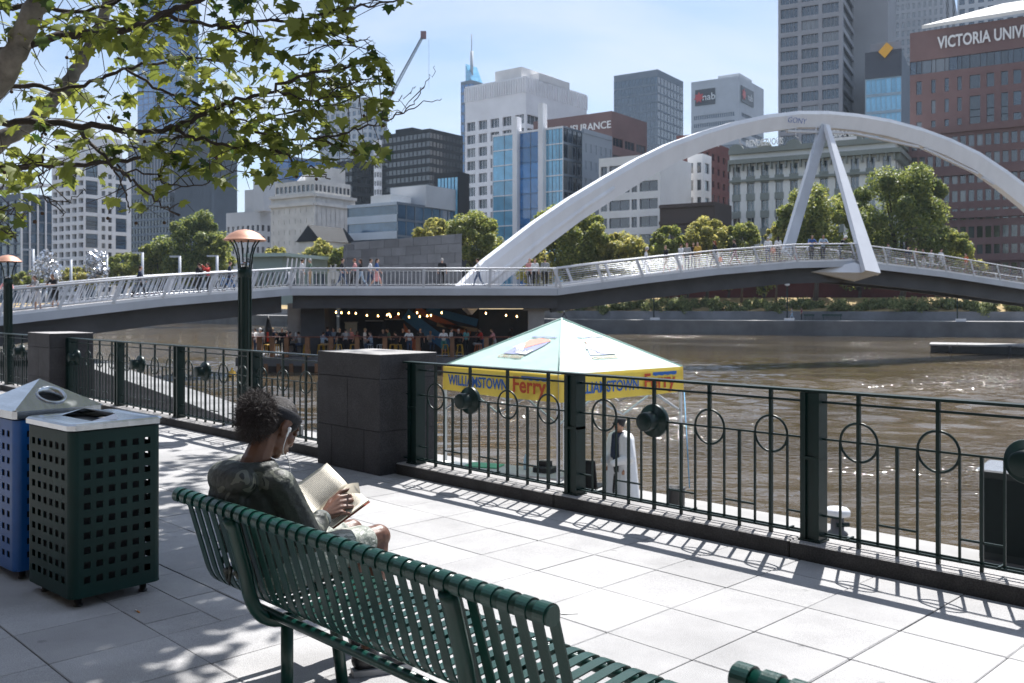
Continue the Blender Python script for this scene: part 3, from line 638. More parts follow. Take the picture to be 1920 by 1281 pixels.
# love locks hanging on the cables: a dense uncountable mass
rng = np.random.RandomState(3); lk_ = MB(); cols = [(.5, .42, .25), (.35, .36, .38), (.5, .12, .10), (.06, .09, .22), (.65, .5, .2), (.1, .1, .1)]
LM = [mat('padlock_%d' % i, tuple(.6 * k for k in c), .6, .15, .1) for i, c in enumerate(cols)]
seg = lerp_path([p + Vector((0, 0, .1)) for p in RP_[:-1]], .05)
for (p, t) in seg:
    dens = .05 + .85 * min(1, max(0, (p.x - 10) / 9))
    for i in range(7):
        if rng.rand() < dens * .55:
            c = p + t * rng.uniform(0, .05) + Vector((t.y, -t.x, 0)) * rng.uniform(0, .03) + Vector((0, 0, .12 + i * .13 - .06))
            lk_.box(c, (rng.uniform(.03, .055), .025, rng.uniform(.05, .08)), (0, 0, rng.uniform(0, 3)), rng.choice(6, p=[.3, .3, .1, .1, .15, .05]))
o = lk_.build('padlocks', LM, br, -BO, fixn=False); o['kind'] = 'stuff'
# arch: a tapering box rib above the span
AO = Vector((-3.6, 59.6)); AD = Vector((.905, .425)).normalized()
def arch_d(px):
    k = (px - CX) / FPX; t = (k * AO.y - AO.x) / (AD.x - k * AD.y); return AO.y + AD.y * t
TOP = [(845, 549), (905, 489), (1000, 416), (1065, 372), (1130, 333), (1190, 299), (1250, 270), (1310, 248), (1370, 230), (1430, 217), (1490, 210), (1545, 210), (1600, 215), (1660, 225), (1720, 241), (1775, 261), (1830, 287), (1880, 320), (1920, 350), (1985, 405), (2060, 480)]
THK = [62, 60, 56, 52, 49, 46, 42, 39, 36, 34, 33, 33, 33, 34, 35, 36, 38, 40, 42, 44, 46]
AV = Vector((AD.x, AD.y, 0)); AN = Vector((AD.y, -AD.x, 0))   # towards the viewer
tops = [at(x, y, arch_d(x)) for x, y in TOP]
vs = []
for i, p in enumerate(tops):
    a = tops[max(i - 1, 0)]; b = tops[min(i + 1, len(tops) - 1)]; t = (b - a).normalized(); nr = t.cross(AN).normalized()
    if nr.z > 0: nr = -nr
    d = THK[i] * p.y / FPX * .92; w = .62 - .1 * i / len(tops)
    vs += [p + AN * w * .78 , p + AN * w + nr * d * .22, p + AN * w * .55 + nr * d, p - AN * w * .55 + nr * d, p - AN * w + nr * d * .22, p - AN * w * .78]
m = MB(); n = len(tops)
m.add(vs, [(i * 6 + k, i * 6 + (k + 1) % 6, (i + 1) * 6 + (k + 1) % 6, (i + 1) * 6 + k) for i in range(n - 1) for k in range(6)] + [(5, 4, 3, 2, 1, 0), tuple((n - 1) * 6 + k for k in range(6))]); bp('arch', m, BWHITE)
for i in range(1, n - 1, 2):     # welded plate joints
    q = [Vector(v) for v in vs[i * 6:i * 6 + 6]]; c_ = sum(q, Vector()) / 6; t_ = (tops[i + 1] - tops[i - 1]).normalized() * .035; m = MB(); r1 = [c_ + (v - c_) * 1.015 - t_ for v in q]; r2 = [c_ + (v - c_) * 1.015 + t_ for v in q]
    m.add(r1 + r2, [(k, (k + 1) % 6, 6 + (k + 1) % 6, 6 + k) for k in range(6)]); bp('plate_joint', m, BWHITE)
# lower rib carrying lights, with hangers
def under(px, py): return at(px, py, arch_d(px) - .4)
low = [(885, 556), (955, 497), (1030, 438), (1100, 386), (1150, 352)]
m = MB(); m.tube([under(*q) for q in low], .22, 8); bp('lower_rib', m, BWHITE)
for a, b in (((968, 455), (976, 480)), ((1029, 410), (1036, 434)), ((1088, 366), (1094, 390))):
    m = MB(); m.beam(under(*a), under(*b), .2, .35); bp('hanger', m, BWHITE)
for a, b, c in (((1475, 246), (1600, 250), 1), ((1600, 250), (1722, 276), 1), ((1732, 279), (1832, 326), 1), ((1842, 333), (1862, 346), 1)):
    m = MB(); m.beam(under(a[0], a[1]), under(b[0], b[1]), .25, .16); bp('light_strip', m, WHITEP)
for x, y0, y1 in ((1387, 246, 268), (1492, 236, 256), (1530, 236, 252), (1343, 258, 272)):
    m = MB(); m.tube([under(x, y0), under(x, y1), under(x + 5, y1 + 3)], .04, 6); bp('hanger', m, BWHITE)
# V struts
def strut(name, a, b, wa, wb, th, mt):
    a = Vector(a); b = Vector(b); t = (b - a).normalized(); s = Vector((AD.x, AD.y, 0)); s = (s - t * s.dot(t)).normalized(); nn = t.cross(s)
    m = MB(); vs = [e + s * (i * w / 2) + nn * (j * th / 2) for e, w in ((a, wa), (b, wb)) for i, j in ((-1, -1), (1, -1), (1, 1), (-1, 1))]
    m.add(vs, [(3, 2, 1, 0), (4, 5, 6, 7), (0, 1, 5, 4), (1, 2, 6, 5), (2, 3, 7, 6), (3, 0, 4, 7)]); bp(name, m, mt)
kn = at(1543, 238, arch_d(1543) - .2)
strut('strut', kn + AN * .1, at(1474, 478, 68.6), .75, .85, .35, BGREY)
ft_ = at(1634, 512, 65.2); strut('strut', kn + AN * .35, ft_, .35, 1.35, .35, BWHITE)
m = MB(); q_ = at(1600, 497, 66.0); m.add([at(1520, 510, 65.6), at(1602, 492, 65.7), at(1650, 512, 65.2), at(1602, 526, 66.0), at(1520, 514, 67), at(1602, 500, 67), at(1650, 514, 66.2), at(1602, 528, 67)], [(0, 1, 2, 3), (4, 5, 6, 7), (0, 1, 5, 4), (1, 2, 6, 5), (2, 3, 7, 6), (3, 0, 4, 7)]); bp('bracket', m, BWHITE)
# graffiti tag on the arch crown
gm = text_mesh('GONY', .62, mat('blue_spray_paint', (.05, .13, .40), .7), .01, .25, -.012)
gp = at(1484, 229, arch_d(1484)) + AN * .66; o = inst('graffiti', gm, br, gp - BO, (R(90), 0, math.atan2(AD.y, AD.x)))
# pier wall of basalt blocks
w0 = at(650, 455, 62); w1 = at(866, 438, 65.5); wd = (w1 - w0); wd.z = 0; Lw = wd.length; ang = math.atan2(wd.y, wd.x)
pw = empty('pier_wall', (w0.x, w0.y, C0.z), ang); tag(pw, 'grey stone clad wall standing on the bridge platform behind the walkers', 'wall')
ht = lambda f: (w0.z + (w1.z - w0.z) * f) - C0.z
nr_, nc_ = 6, 8
for c in range(nc_):
    for r_ in range(nr_):
        f0, f1 = c / nc_, (c + 1) / nc_; sh = .5 / nc_ * (r_ % 2)
        a, b = max(0, f0 + sh), min(1, f1 + sh)
        if b - a < .02: continue
        h0 = ht(a) * r_ / nr_; h1 = ht(a) * (r_ + 1) / nr_; hh1 = ht(b) * (r_ + 1) / nr_; hh0 = ht(b) * r_ / nr_
        g_ = .008; q = random.uniform(0, .012); m = MB()
        vs = [(a * Lw + g_, -q, h0 + g_), (b * Lw - g_, -q, hh0 + g_), (b * Lw - g_, -q, hh1 - g_), (a * Lw + g_, -q, h1 - g_), (a * Lw + g_, .9, h0 + g_), (b * Lw - g_, .9, hh0 + g_), (b * Lw - g_, .9, hh1 - g_), (a * Lw + g_, .9, h1 - g_)]
        m.add(vs, [(0, 1, 2, 3), (7, 6, 5, 4), (0, 4, 5, 1), (1, 5, 6, 2), (2, 6, 7, 3), (3, 7, 4, 0)]); m.build('stone_block', BASALT, pw)
m = MB(); m.bl((.02, .06, 0), (Lw - .02, .84, ht(0) - .1)); m.build('core', BASALT, pw)
# pier under the platform and the floating bar
PFZ = -1.62
pier = MB(); pier.bl((-11.5, 62.5, WZ - 1), (1.2, 66.5, C0.z - 1.3)); pier.bl((-13.2, 58.6, PFZ), (-11.7, 62.6, C0.z - .9)); bp('pier', pier, mat('dark_pier_concrete', (.06, .062, .068), .85, 0, .3, .5))
pier = MB(); pier.bl((-14.1, 58.9, PFZ), (-13.25, 59.9, C0.z - .9)); bp('column', pier, CONC); pier = MB(); pier.bl((1.0, 58.0, PFZ), (2.0, 58.9, C0.z - .9)); pier.bl((.7, 57.9, C0.z - 1.35), (2.3, 59, C0.z - .95)); bp('column', pier, CONC)
# ================================================================ BUILDINGS
GL = glass('office_glass', (.018, .030, .048), .10, .6, blinds=True)
GLB = glass('blue_curtain_glass', (.025, .16, .42), .06, .25)
GLC = glass('cyan_curtain_glass', (.17, .45, .66), .08, .18)
GLD = glass('black_curtain_glass', (.010, .012, .016), .12, .5)
GLT = glass('tower_glass', (.04, .085, .14), .10, .35)
def wallm(name, c, **k): return mat(name, c, k.pop('rough', .85), 0, k.pop('var', .10), k.pop('scale', .12), **k)
wm = {}
def bld(label, xl, xc, xr, yt, D, rho=-32, zb=2.0, name='building', dr=None):
    """tower from its sight lines: left edge, near corner, right edge (photo px), roof line at the corner, distance of the corner"""
    rho = R(rho); ux = Vector((math.cos(rho), math.sin(rho))); uy = Vector((-math.sin(rho), math.cos(rho)))
    c = Vector(((xc - CX) / FPX * D, D)); H = EYE + (HOR - yt) / FPX * D - zb
    def solve(k, d):   # length along direction d until sight line k
        den = d.x - k * d.y; return (k * c.y - c.x) / den
    WL = solve((xl - CX) / FPX, -ux); WR = solve((xr - CX) / FPX, uy) if dr is None else dr
    t = empty(name, (c.x, c.y, zb), rho); tag(t, label, 'building')
    return dict(t=t, WL=WL, WR=WR, H=H, D=D)
def face(B, side, us, vs, win, wall, pane, recess=.3, wname='window', cap=140, split=None, wallname='wall', wmat2=None):
    """one facade. side 'L': runs from the corner along local -x; side 'R': along local +y. us: metres from the corner, vs: heights. win(i,j) -> truthy for an opening"""
    W_ = B['WL'] if side == 'L' else B['WR']; t = B['t']
    P = (lambda u, v, d: (-u, d, v)) if side == 'L' else (lambda u, v, d: (-d, u, v))
    m = MB(); cache = {}; rest = MB(); n = 0
    for i in range(len(us) - 1):
        for j in range(len(vs) - 1):
            u0, u1, v0, v1 = us[i], us[i + 1], vs[j], vs[j + 1]; k = win(i, j)
            if not k:
                m.add([P(u0, v0, 0), P(u1, v0, 0), P(u1, v1, 0), P(u0, v1, 0)], [(0, 1, 2, 3)], 0)
            else:
                rc = recess
                for p, q in (((u0, v0), (u1, v0)), ((u1, v0), (u1, v1)), ((u1, v1), (u0, v1)), ((u0, v1), (u0, v0))):
                    m.add([P(*p, 0), P(*q, 0), P(*q, rc), P(*p, rc)], [(0, 1, 2, 3)], 0)
                pm = pane[k - 1] if isinstance(pane, (list, tuple)) else pane
                key = (round(u1 - u0, 3), round(v1 - v0, 3), k)
                sp = split or 1
                def addp(mm, a, b):   # pane, with mullions standing proud
                    w, h = u1 - u0, v1 - v0
                    mm.add([P(a, b, rc), P(a + w, b, rc), P(a + w, b + h, rc), P(a, b + h, rc)], [(0, 1, 2, 3)], 0)
                    for q in range(1, sp):
                        x = a + w * q / sp; e = min(.06, w * .03); mm.bl(P(x - e, b, rc - .08), P(x + e, b + h, rc + .02), 1)
                if n < cap:
                    if key not in cache:
                        mm = MB(); addp(mm, 0, 0); cache[key] = mm.mesh(wname, [pm, wmat2 or wall], fixn=True)
                    inst(wname, cache[key], t, P(u0, v0, 0)); n += 1
                else: addp(rest, u0, v0)
    m.build(wallname, wall, t)
    if rest.v: o = rest.build(wname + 's', [pane[0] if isinstance(pane, (list, tuple)) else pane, wmat2 or wall], t); o['kind'] = 'stuff'
def rest_of(B, wall, roofz=None, back=None):
    WL, WR, H = B['WL'], B['WR'], B['H']; m = MB()
    m.add([(-WL, 0, 0), (-WL, WR, 0), (-WL, WR, H), (-WL, 0, H)], [(0, 1, 2, 3)]); m.add([(0, WR, 0), (-WL, WR, 0), (-WL, WR, H), (0, WR, H)], [(0, 1, 2, 3)]); m.build('rear_wall', wall, B['t'])
    m = MB(); m.bl((-WL + .3, .3, H - 1.0), (-.3, WR - .3, H - .2)); m.build('roof', wall, B['t'])
def grid(total, n, m0, m1, gap):      # n openings between margins, gap between them -> breaks
    w = (total - m0 - m1 - gap * (n - 1)) / n; out = [0] if m0 > 0 else []; x = m0
    for i in range(n): out += [x, x + w]; x += w + gap
    if m1 > 0: out.append(total)
    return out
def odd(i, j): return i % 2 == 1 and j % 2 == 1
def simple(B, wall, pane, nl, nr, nf, gap=.35, fgap=.35, top=1.5, base=1.0, recess=.3, cap=140, split=None, both=True, wname='window'):
    H = B['H']; fh = (H - top - base) / nf
    vs = grid(H, nf, base + fh * fgap / 2, top + fh * fgap / 2, fh * fgap)
    for side, n in (('L', nl), ('R', nr)):
        W_ = B['WL'] if side == 'L' else B['WR']
        if n: bw = W_ / n; us = grid(W_, n, bw * gap / 2, bw * gap / 2, bw * gap); face(B, side, us, vs, odd, wall, pane, recess, wname, cap, split)
        else: face(B, side, [0, W_], [0, H], lambda i, j: 0, wall, pane)
    rest_of(B, wall)
def ribs(B, side, n, mt, w=.25, d=.3, z0=0, z1=None, name='fin', joined=True):
    W_ = B['WL'] if side == 'L' else B['WR']; z1 = z1 or B['H']; P = (lambda u, d: (-u, -d)) if side == 'L' else (lambda u, d: (d, u)); m = MB()
    for i in range(n + 1):
        u = W_ * i / n; a = P(u - w / 2, 0); b = P(u + w / 2, d); m.bl((a[0], a[1], z0), (b[0], b[1], z1))
    o = m.build(name + 's', mt, B['t']); o['kind'] = 'stuff'
def bands(B, side, n, mt, h=.4, d=.15, z0=0, z1=None, name='band'):
    W_ = B['WL'] if side == 'L' else B['WR']; z1 = z1 or B['H']
    for i in range(n + 1):
        z = z0 + (z1 - z0) * i / n; m = MB()
        if side == 'L': m.bl((-W_, -d, z - h / 2), (0, 0, z + h / 2))
        else: m.bl((0, 0, z - h / 2), (d, W_, z + h / 2))
        m.build(name, mt, B['t'])
def block(B, x0, x1, y0, y1, h, mt, name='plant_room', z=None):
    m = MB(); z = B['H'] - .3 if z is None else z; m.bl((-B['WL'] * x1, B['WR'] * y0, z), (-B['WL'] * x0, B['WR'] * y1, z + h)); return m.build(name, mt, B['t'])
def sign_on(B, side, txt, size, u, v, mt, width=None, bold=0.0, proud=.12, name='lettering', shear=0.0):
    me = text_mesh(txt, size, mt, .06, shear, bold, name, width)
    if side == 'L': inst(name, me, B['t'], (-u, -proud, v), (R(90), 0, 0))
    else: inst(name, me, B['t'], (proud, u, v), (R(90), 0, R(90)))
SIGNW = mat('white_sign_letters', (.80, .80, .80), .6)
white = wallm('white_precast', (.80, .80, .82)); offw = wallm('off_white_render', (.76, .75, .74)); grey = wallm('grey_concrete', (.24, .25, .28)); lgrey = wallm('light_grey_concrete', (.48, .50, .53))
stone = wallm('cream_stone', (.62, .60, .57), var=.15, scale=.4); brown = wallm('brown_granite', (.19, .118, .112), var=.14); redb = wallm('red_brick', (.17, .065, .055), var=.2, scale=.8)
dark = wallm('charcoal_cladding', (.014, .016, .020)); dbrown = wallm('dark_brown_render', (.075, .055, .05)); blueg = wallm('blue_grey_cladding', (.14, .17, .21)); bgrey = wallm('mid_blue_grey_metal', (.20, .235, .28))
# --- white gridded tower, centre
B = bld('tall white gridded office tower with dark square windows and stepped roof', 872, 986, 1100, 142, 300, -38)
H = B['H']; ph = H * .16; nf = 14; fh = (H - ph) / nf
vs = grid(H, nf, fh * .2, ph + fh * .12, fh * .32)
def winA(i, j): return odd(i, j)
us = grid(B['WL'], 5, .8, .8, 1.5); face(B, 'L', us, vs, winA, white, GL, .7, split=3)
us = grid(B['WR'], 4, .8, .8, 1.6); face(B, 'R', us, vs, winA, white, GL, .7, split=3)
rest_of(B, white); ribs(B, 'L', 26, white, .35, .3, H - ph * .45, H - .5); ribs(B, 'R', 24, white, .35, .3, H - ph * .45, H - .5)
for (a, b) in ((1, 4), (5, 6), (7, 10)):   # tall glazed bays crossing two floors
    for q in (1, 3):
        m = MB(); m.bl((-us[1] * 0 - grid(B['WL'], 5, .8, .8, 1.5)[2 * q + 2], .05, vs[2 * a + 2]), (-grid(B['WL'], 5, .8, .8, 1.5)[2 * q + 1], .3, vs[2 * a + 3])); m.build('spandrel_glazing', GL, B['t'])
block(B, .12, .55, .05, .6, H * .055, offw); block(B, .0, .35, .2, .7, H * .035, offw)
# --- spire tower behind
B = bld('slim pale blue glass tower with slanted crown and thin mast', 864, 884, 905, 150, 700, -38)
simple(B, bgrey, GLB, 3, 3, 22, .12, .25, cap=0)
m = MB(); WL, WR, H = B['WL'], B['WR'], B['H']; hz = 38 / FPX * 700
m.add([(-WL * .55, 0, H), (0, 0, H), (0, WR, H), (-WL * .55, WR, H), (-WL * .55, 0, H + hz * .85), (-WL * .55, WR, H + hz * .85), (0, WR, H + 3)], [(0, 1, 4), (3, 5, 2), (0, 4, 5, 3), (1, 2, 5, 4)]); m.build('slanted_crown', GLC, B['t'])
m = MB(); m.tube([(-WL * .3, WR * .3, H), (-WL * .3, WR * .3, H + hz * 1.5)], 1.2, 6); m.tube([(-WL * .3, WR * .3, H + hz * 1.5), (-WL * .3, WR * .3, H + hz * 2.35)], .35, 5); m.build('mast', lgrey, B['t'])
# --- dark tower
B = bld('black glass office block with flat roof behind the pier wall', 713, 806, 868, 241, 330, -36)
simple(B, dark, GLD, 12, 10, 20, .10, .4, .8, cap=0, recess=.15); block(B, .55, .9, .3, .7, 3, dark)
# --- black block left of it + pale tower + ladder strip
B = bld('black slab block partly hidden by the plane tree leaves', 632, 660, 704, 300, 340, -36); simple(B, dark, GLD, 4, 5, 14, .1, .4, cap=0, recess=.15)
B = bld('pale grey residential tower with a ladder of white balconies behind leaves', 600, 690, 726, 181, 480, -36); simple(B, lgrey, GLT, 9, 4, 26, .4, .4, cap=0)
B = bld('narrow white latticed stair tower rising between two black blocks', 701, 709, 716, 262, 320, -36); simple(B, white, GL, 2, 2, 18, .3, .4, cap=0)
# --- blue glass pair behind
B = bld('bright blue glass slab behind the domed stone building', 497, 540, 640, 292, 430, -36); simple(B, bgrey, GLB, 4, 8, 12, .08, .18, .5, cap=60, recess=.1)
# --- very tall blue tower behind leaves
B = bld('very tall blue glass skyscraper behind the plane tree', 258, 340, 372, -150, 560, -30); simple(B, bgrey, GLB, 8, 4, 60, .08, .12, .5, cap=0, recess=.1)
# --- grey ribbed tower and dark tower at left
B = bld('grey ribbed concrete tower with dark lower floors', 240, 330, 348, 250, 420, -30); simple(B, grey, GLT, 16, 4, 3, .5, .1, 2, cap=0); 
B = bld('dark ribbed office tower behind the leaves left of centre', 330, 400, 443, 215, 360, -34); simple(B, dark, GLD, 14, 8, 2, .35, .04, 2, cap=0); ribs(B, 'L', 28, blueg, .3, .4); ribs(B, 'R', 18, blueg, .3, .4)
B = bld('dark glazed podium block in front of the ribbed tower', 246, 318, 336, 360, 380, -30); simple(B, blueg, GLD, 12, 4, 14, .2, .3, cap=0)
# --- white apartments
B = bld('white apartment tower with rows of small balconies and glass bays', 97, 158, 246, 287, 230, -34)
H = B['H']; nf = 15; fh = (H - 4) / nf; vs = grid(H, nf, fh * .25, 4 + fh * .2, fh * .42)
face(B, 'L', grid(B['WL'], 5, .5, .5, .9), vs, odd, white, GL, .8, 'balcony', 80)
wr = B['WR']; us = [0, wr * .03, wr * .28, wr * .36, wr * .44, wr * .50, wr * .58, wr * .66, wr * .90, wr]
face(B, 'R', us, vs, lambda i, j: (1 if i in (3, 5) else 2 if i in (1, 7) else 0) if j % 2 == 1 else (2 if i in (1, 7) and j % 4 == 2 else 0), white, [GL, GLT], .35, 'window', 160)
rest_of(B, white); block(B, 0, .8, .1, .8, 5, white)
# --- left low office
B = bld('blue glazed office block with white frame at the left edge', -40, 40, 100, 362, 250, -34); simple(B, blueg, GLT, 6, 4, 9, .14, .16, 1.5, cap=120); ribs(B, 'R', 4, white, .4, .3)
m = MB(); m.bl((-B['WL'], 0, B['H'] + 2.5), (0, B['WR'] * .9, B['H'] + 3.2)); m.build('roof_frame', white, B['t'])
for i in range(6):
    m = MB(); m.tube([(-B['WL'] * (i + .5) / 6, .5, B['H'] - .5), (-B['WL'] * (i + .5) / 6, .5, B['H'] + 2.6)], .25, 6); m.build('roof_post', white, B['t'])
# --- old stone buildings
B = bld('grey stone warehouse with arched windows left of the domed building', 424, 488, 520, 395, 240, -34); simple(B, lgrey, GL, 7, 3, 7, .5, .45, 3, cap=120); block(B, 0, .5, .1, .9, 6, lgrey); block(B, -.25, .05, -.3, .5, 9, lgrey)
B = bld('cream stone office building with setback top floors and small square windows', 508, 590, 666, 362, 215, -34)
H = B['H']; nf = 9; vs = grid(H, nf, 1, 3.2, H / nf * .5)
face(B, 'L', grid(B['WL'], 8, .8, .8, 1.7), vs, odd, stone, GL, .35); face(B, 'R', grid(B['WR'], 9, .8, .8, 1.7), vs, odd, stone, GL, .35); rest_of(B, stone)
bands(B, 'L', 1, stone, .7, .6, H - 2.4, H - .35, 'cornice'); bands(B, 'R', 1, stone, .7, .6, H - 2.4, H - .35, 'cornice')
def sub(B, x0, x1, y0, y1, h, wall, pane, n1, n2, nf=1, name='penthouse'):
    S = dict(t=empty(name), WL=B['WL'] * (x1 - x0), WR=B['WR'] * (y1 - y0), H=h, D=B['D']); bpy.data.objects.remove(S['t'])
    S['t'] = B['t']; before = set(B['t'].children)
    simple(S, wall, pane, n1, n2, nf, .3, .4, h * .15, h * .1, .2, 60)
    for c in B['t'].children:
        if c not in before: c.location = Vector(c.location) + Vector((-B['WL'] * x0, B['WR'] * y0, B['H'] - .25))
sub(B, .02, .92, .02, .9, 3.4, stone, GL, 9, 9); 
m = MB(); m.lathe([(B['WL'] * .17, 0), (B['WL'] * .15, .7), (B['WL'] * .09, 1.7), (.4, 2.6), (.2, 3.8), (0, 4)], 14, (-B['WL'] * .62, B['WR'] * .45, H + 3.2)); m.build('dome', offw, B['t']); block(B, .05, .4, .2, .8, 3.4, stone, 'plant_room', H + 3.2)
# --- striped blue building
B = bld('blue office block with white horizontal stripes on its left face', 651, 744, 885, 378, 185, -34)
H = B['H']; nf = 6; vs = grid(H, nf, .8, .6, H / nf * .45)
face(B, 'L', [0, B['WL']], vs, lambda i, j: 1 if j % 2 == 1 else 0, wallm('white_glazed_band', (.50, .56, .64)), glass('blue_grey_glass', (.05, .10, .17), .1), .25)
face(B, 'R', grid(B['WR'], 9, .3, .3, .18), grid(H, nf, .5, .5, .45), odd, blueg, GLT, .15); rest_of(B, blueg); block(B, -.02, .7, .35, .75, 4.5, lgrey); block(B, .2, .6, .05, .3, 2.0, offw)
# --- cyan box
B = bld('small cyan glass box building beside the white tower', 814, 860, 880, 322, 200, -30)
H = B['H']; face(B, 'L', grid(B['WL'], 6, .3, .9, .12), [0, H * .35, H * .40, H * .96, H], lambda i, j: 1 if i % 2 and j == 2 else 0, dark, GLC, .1); face(B, 'R', [0, B['WR']], [0, H], lambda i, j: 0, dark, GL); rest_of(B, dark)
# --- blue glass block with white fins
B = bld('blue mirrored glass office block with two tall white fins', 923, 1056, 1092, 236, 190, -36)
H = B['H']; WL = B['WL']; us = [0, WL * .01, WL * .10, WL * .20, WL * .235, WL * .30, WL * .60, WL * .66, WL * .99, WL]
nf = 11; vs = grid(H, nf, .3, .4, .22)
face(B, 'L', us, vs, lambda i, j: (1 if i in (1, 2, 3, 7) else 2 if i in (5,) else 0) if j % 2 else (2 if i == 5 and j > 0 and j < len(vs) - 2 else 0), white, [GLC, GLB], .12, 'window', 130, 2, wmat2=bgrey)
face(B, 'R', grid(B['WR'], 4, .1, .1, .12), grid(H, nf, .3, .4, .5), odd, blueg, GL, .15, 'window', 80); rest_of(B, white)
for a, b, z in ((.24, .305, 5.0), (.60, .665, 3.0)):
    m = MB(); m.bl((-WL * b, -1.0, 0), (-WL * a, .6, H + z)); m.build('fin', white, B['t'])
# grey flank with small paired windows
B = bld('grey rendered flank building with paired small windows right of the blue glass', 1091, 1092, 1148, 240, 191, -36); simple(B, bgrey, GL, 0, 6, 9, .5, .5, 2, cap=80)
# --- brown insurance building
B = bld('brown office block with INSURANCE lettering along its roof band', 1000, 1147, 1213, 208, 235, -36)
H = B['H']; vs = grid(H, 10, 1, 6.5, 2.2)
face(B, 'L', grid(B['WL'], 8, .6, .6, .6), vs, odd, brown, GL, .3, 'window', 100); face(B, 'R', grid(B['WR'], 3, .6, .6, .8), vs, odd, brown, GL, .3, 'window', 60, 3); rest_of(B, brown)
sign_on(B, 'L', 'INSURANCE', 2.6, B['WL'] * .30, H - 3.3, SIGNW, bold=.03)
# --- dark glass tower
B = bld('square dark glass tower standing alone above the bridge arch', 1151, 1233, 1281, 130, 470, -34); simple(B, bgrey, GLT, 12, 8, 26, .12, .2, 3, cap=0, recess=.12)
# --- nab tower
B = bld('grey banded office tower with red star and nab lettering on top', 1296, 1386, 1432, 142, 560, -34)
H = B['H']; ph = H * .155
for side, n in (('L', 22), ('R', 14)):
    W_ = B['WL'] if side == 'L' else B['WR']; face(B, side, grid(W_, n, W_ * .1, W_ * .06, .25), grid(H, 24, 1, ph, H / 24 * .42), odd, lgrey, GLT, .5, 'window', 0)
rest_of(B, lgrey); block(B, .1, .55, .2, .7, 4, lgrey)
NABD = mat('dark_sign_panel', (.03, .03, .04), .5); RED = mat('red_sign', (.55, .03, .03), .5)
for side, u0, w in (('L', B['WL'] * .70, B['WL'] * .42), ('R', B['WR'] * .30, B['WR'] * .5)):
    h_ = ph * .46; zc = H - ph * .48
    m = MB(); (m.bl((-u0 - w / 2, -.5, zc - h_ / 2), (-u0 + w / 2, -.1, zc + h_ / 2)) if side == 'L' else m.bl((.1, u0 - w / 2, zc - h_ / 2), (.5, u0 + w / 2, zc + h_ / 2))); m.build('sign_panel', NABD, B['t'])
    sign_on(B, side, 'nab', h_ * .62, u0 - w * .20 if side == 'L' else u0 + w * .20, zc, SIGNW, None, .02, .6)
    st = [(math.cos(R(90 + k * 360 / 14)) * h_ * (.36 if k % 2 == 0 else .20), math.sin(R(90 + k * 360 / 14)) * h_ * (.36 if k % 2 == 0 else .2)) for k in range(14)]
    m = MB()
    if side == 'L': m.prism([(-u0 - w * .30 + a, zc + b) for a, b in st], 'y', -.8, -.5)
    else: m.prism([(u0 - w * .30 + a, zc + b) for a, b in st], 'x', .5, .8)
    m.build('star_logo', RED, B['t'])
# --- white office with dark ribbon windows and blank flank
B = bld('white office building with dark ribbon windows and a blank white flank', 1123, 1238, 1296, 287, 172, -33)
H = B['H']; WL = B['WL']; us = [0, WL * .03, WL * .30, WL * .36, WL * .42, WL * .46, WL * .50, WL * .80, WL * .84, WL * .86, WL * .90, WL * .99, WL]
us = [0, WL * .04, WL * .33, WL * .37, WL * .46, WL * .49, WL * .83, WL * .86, WL * .97, WL]; nf = 8
face(B, 'L', us, grid(H, nf, .8, 1.6, 1.35), lambda i, j: 1 if i % 2 and j % 2 else 0, offw, GL, .4, 'window', 80, 2, wmat2=grey); face(B, 'R', [0, B['WR']], [0, H], lambda i, j: 0, offw, GL); rest_of(B, offw)
B = bld('low white extension with three dark windows beside the blank flank', 1289, 1318, 1334, 288, 185, -33); simple(B, offw, GL, 2, 1, 8, .5, .4, 1, cap=40)
gm = text_mesh('NAVA', 1.5, mat('grey_spray_paint', (.25, .2, .26), .8), .02, .2, .02); inst('graffiti', gm, B['t'], (-9.5, -6.9, 10.4), (R(90), 0, 0))
# --- red brick tower behind
B = bld('red brick block rising between the white office and the hotel', 1268, 1300, 1372, 252, 215, -33); simple(B, redb, GL, 4, 7, 11, .55, .5, 2, cap=120)
# --- low brown building
B = bld('low dark brown shop building with pale window frames in front of the brick block', 1237, 1340, 1372, 378, 158, -33); simple(B, dbrown, GL, 4, 2, 2, .45, .5, 3.4, cap=30, split=3); bands(B, 'L', 1, dbrown, .5, .4, B['H'] - 3.2, B['H'] - .4, 'cornice')
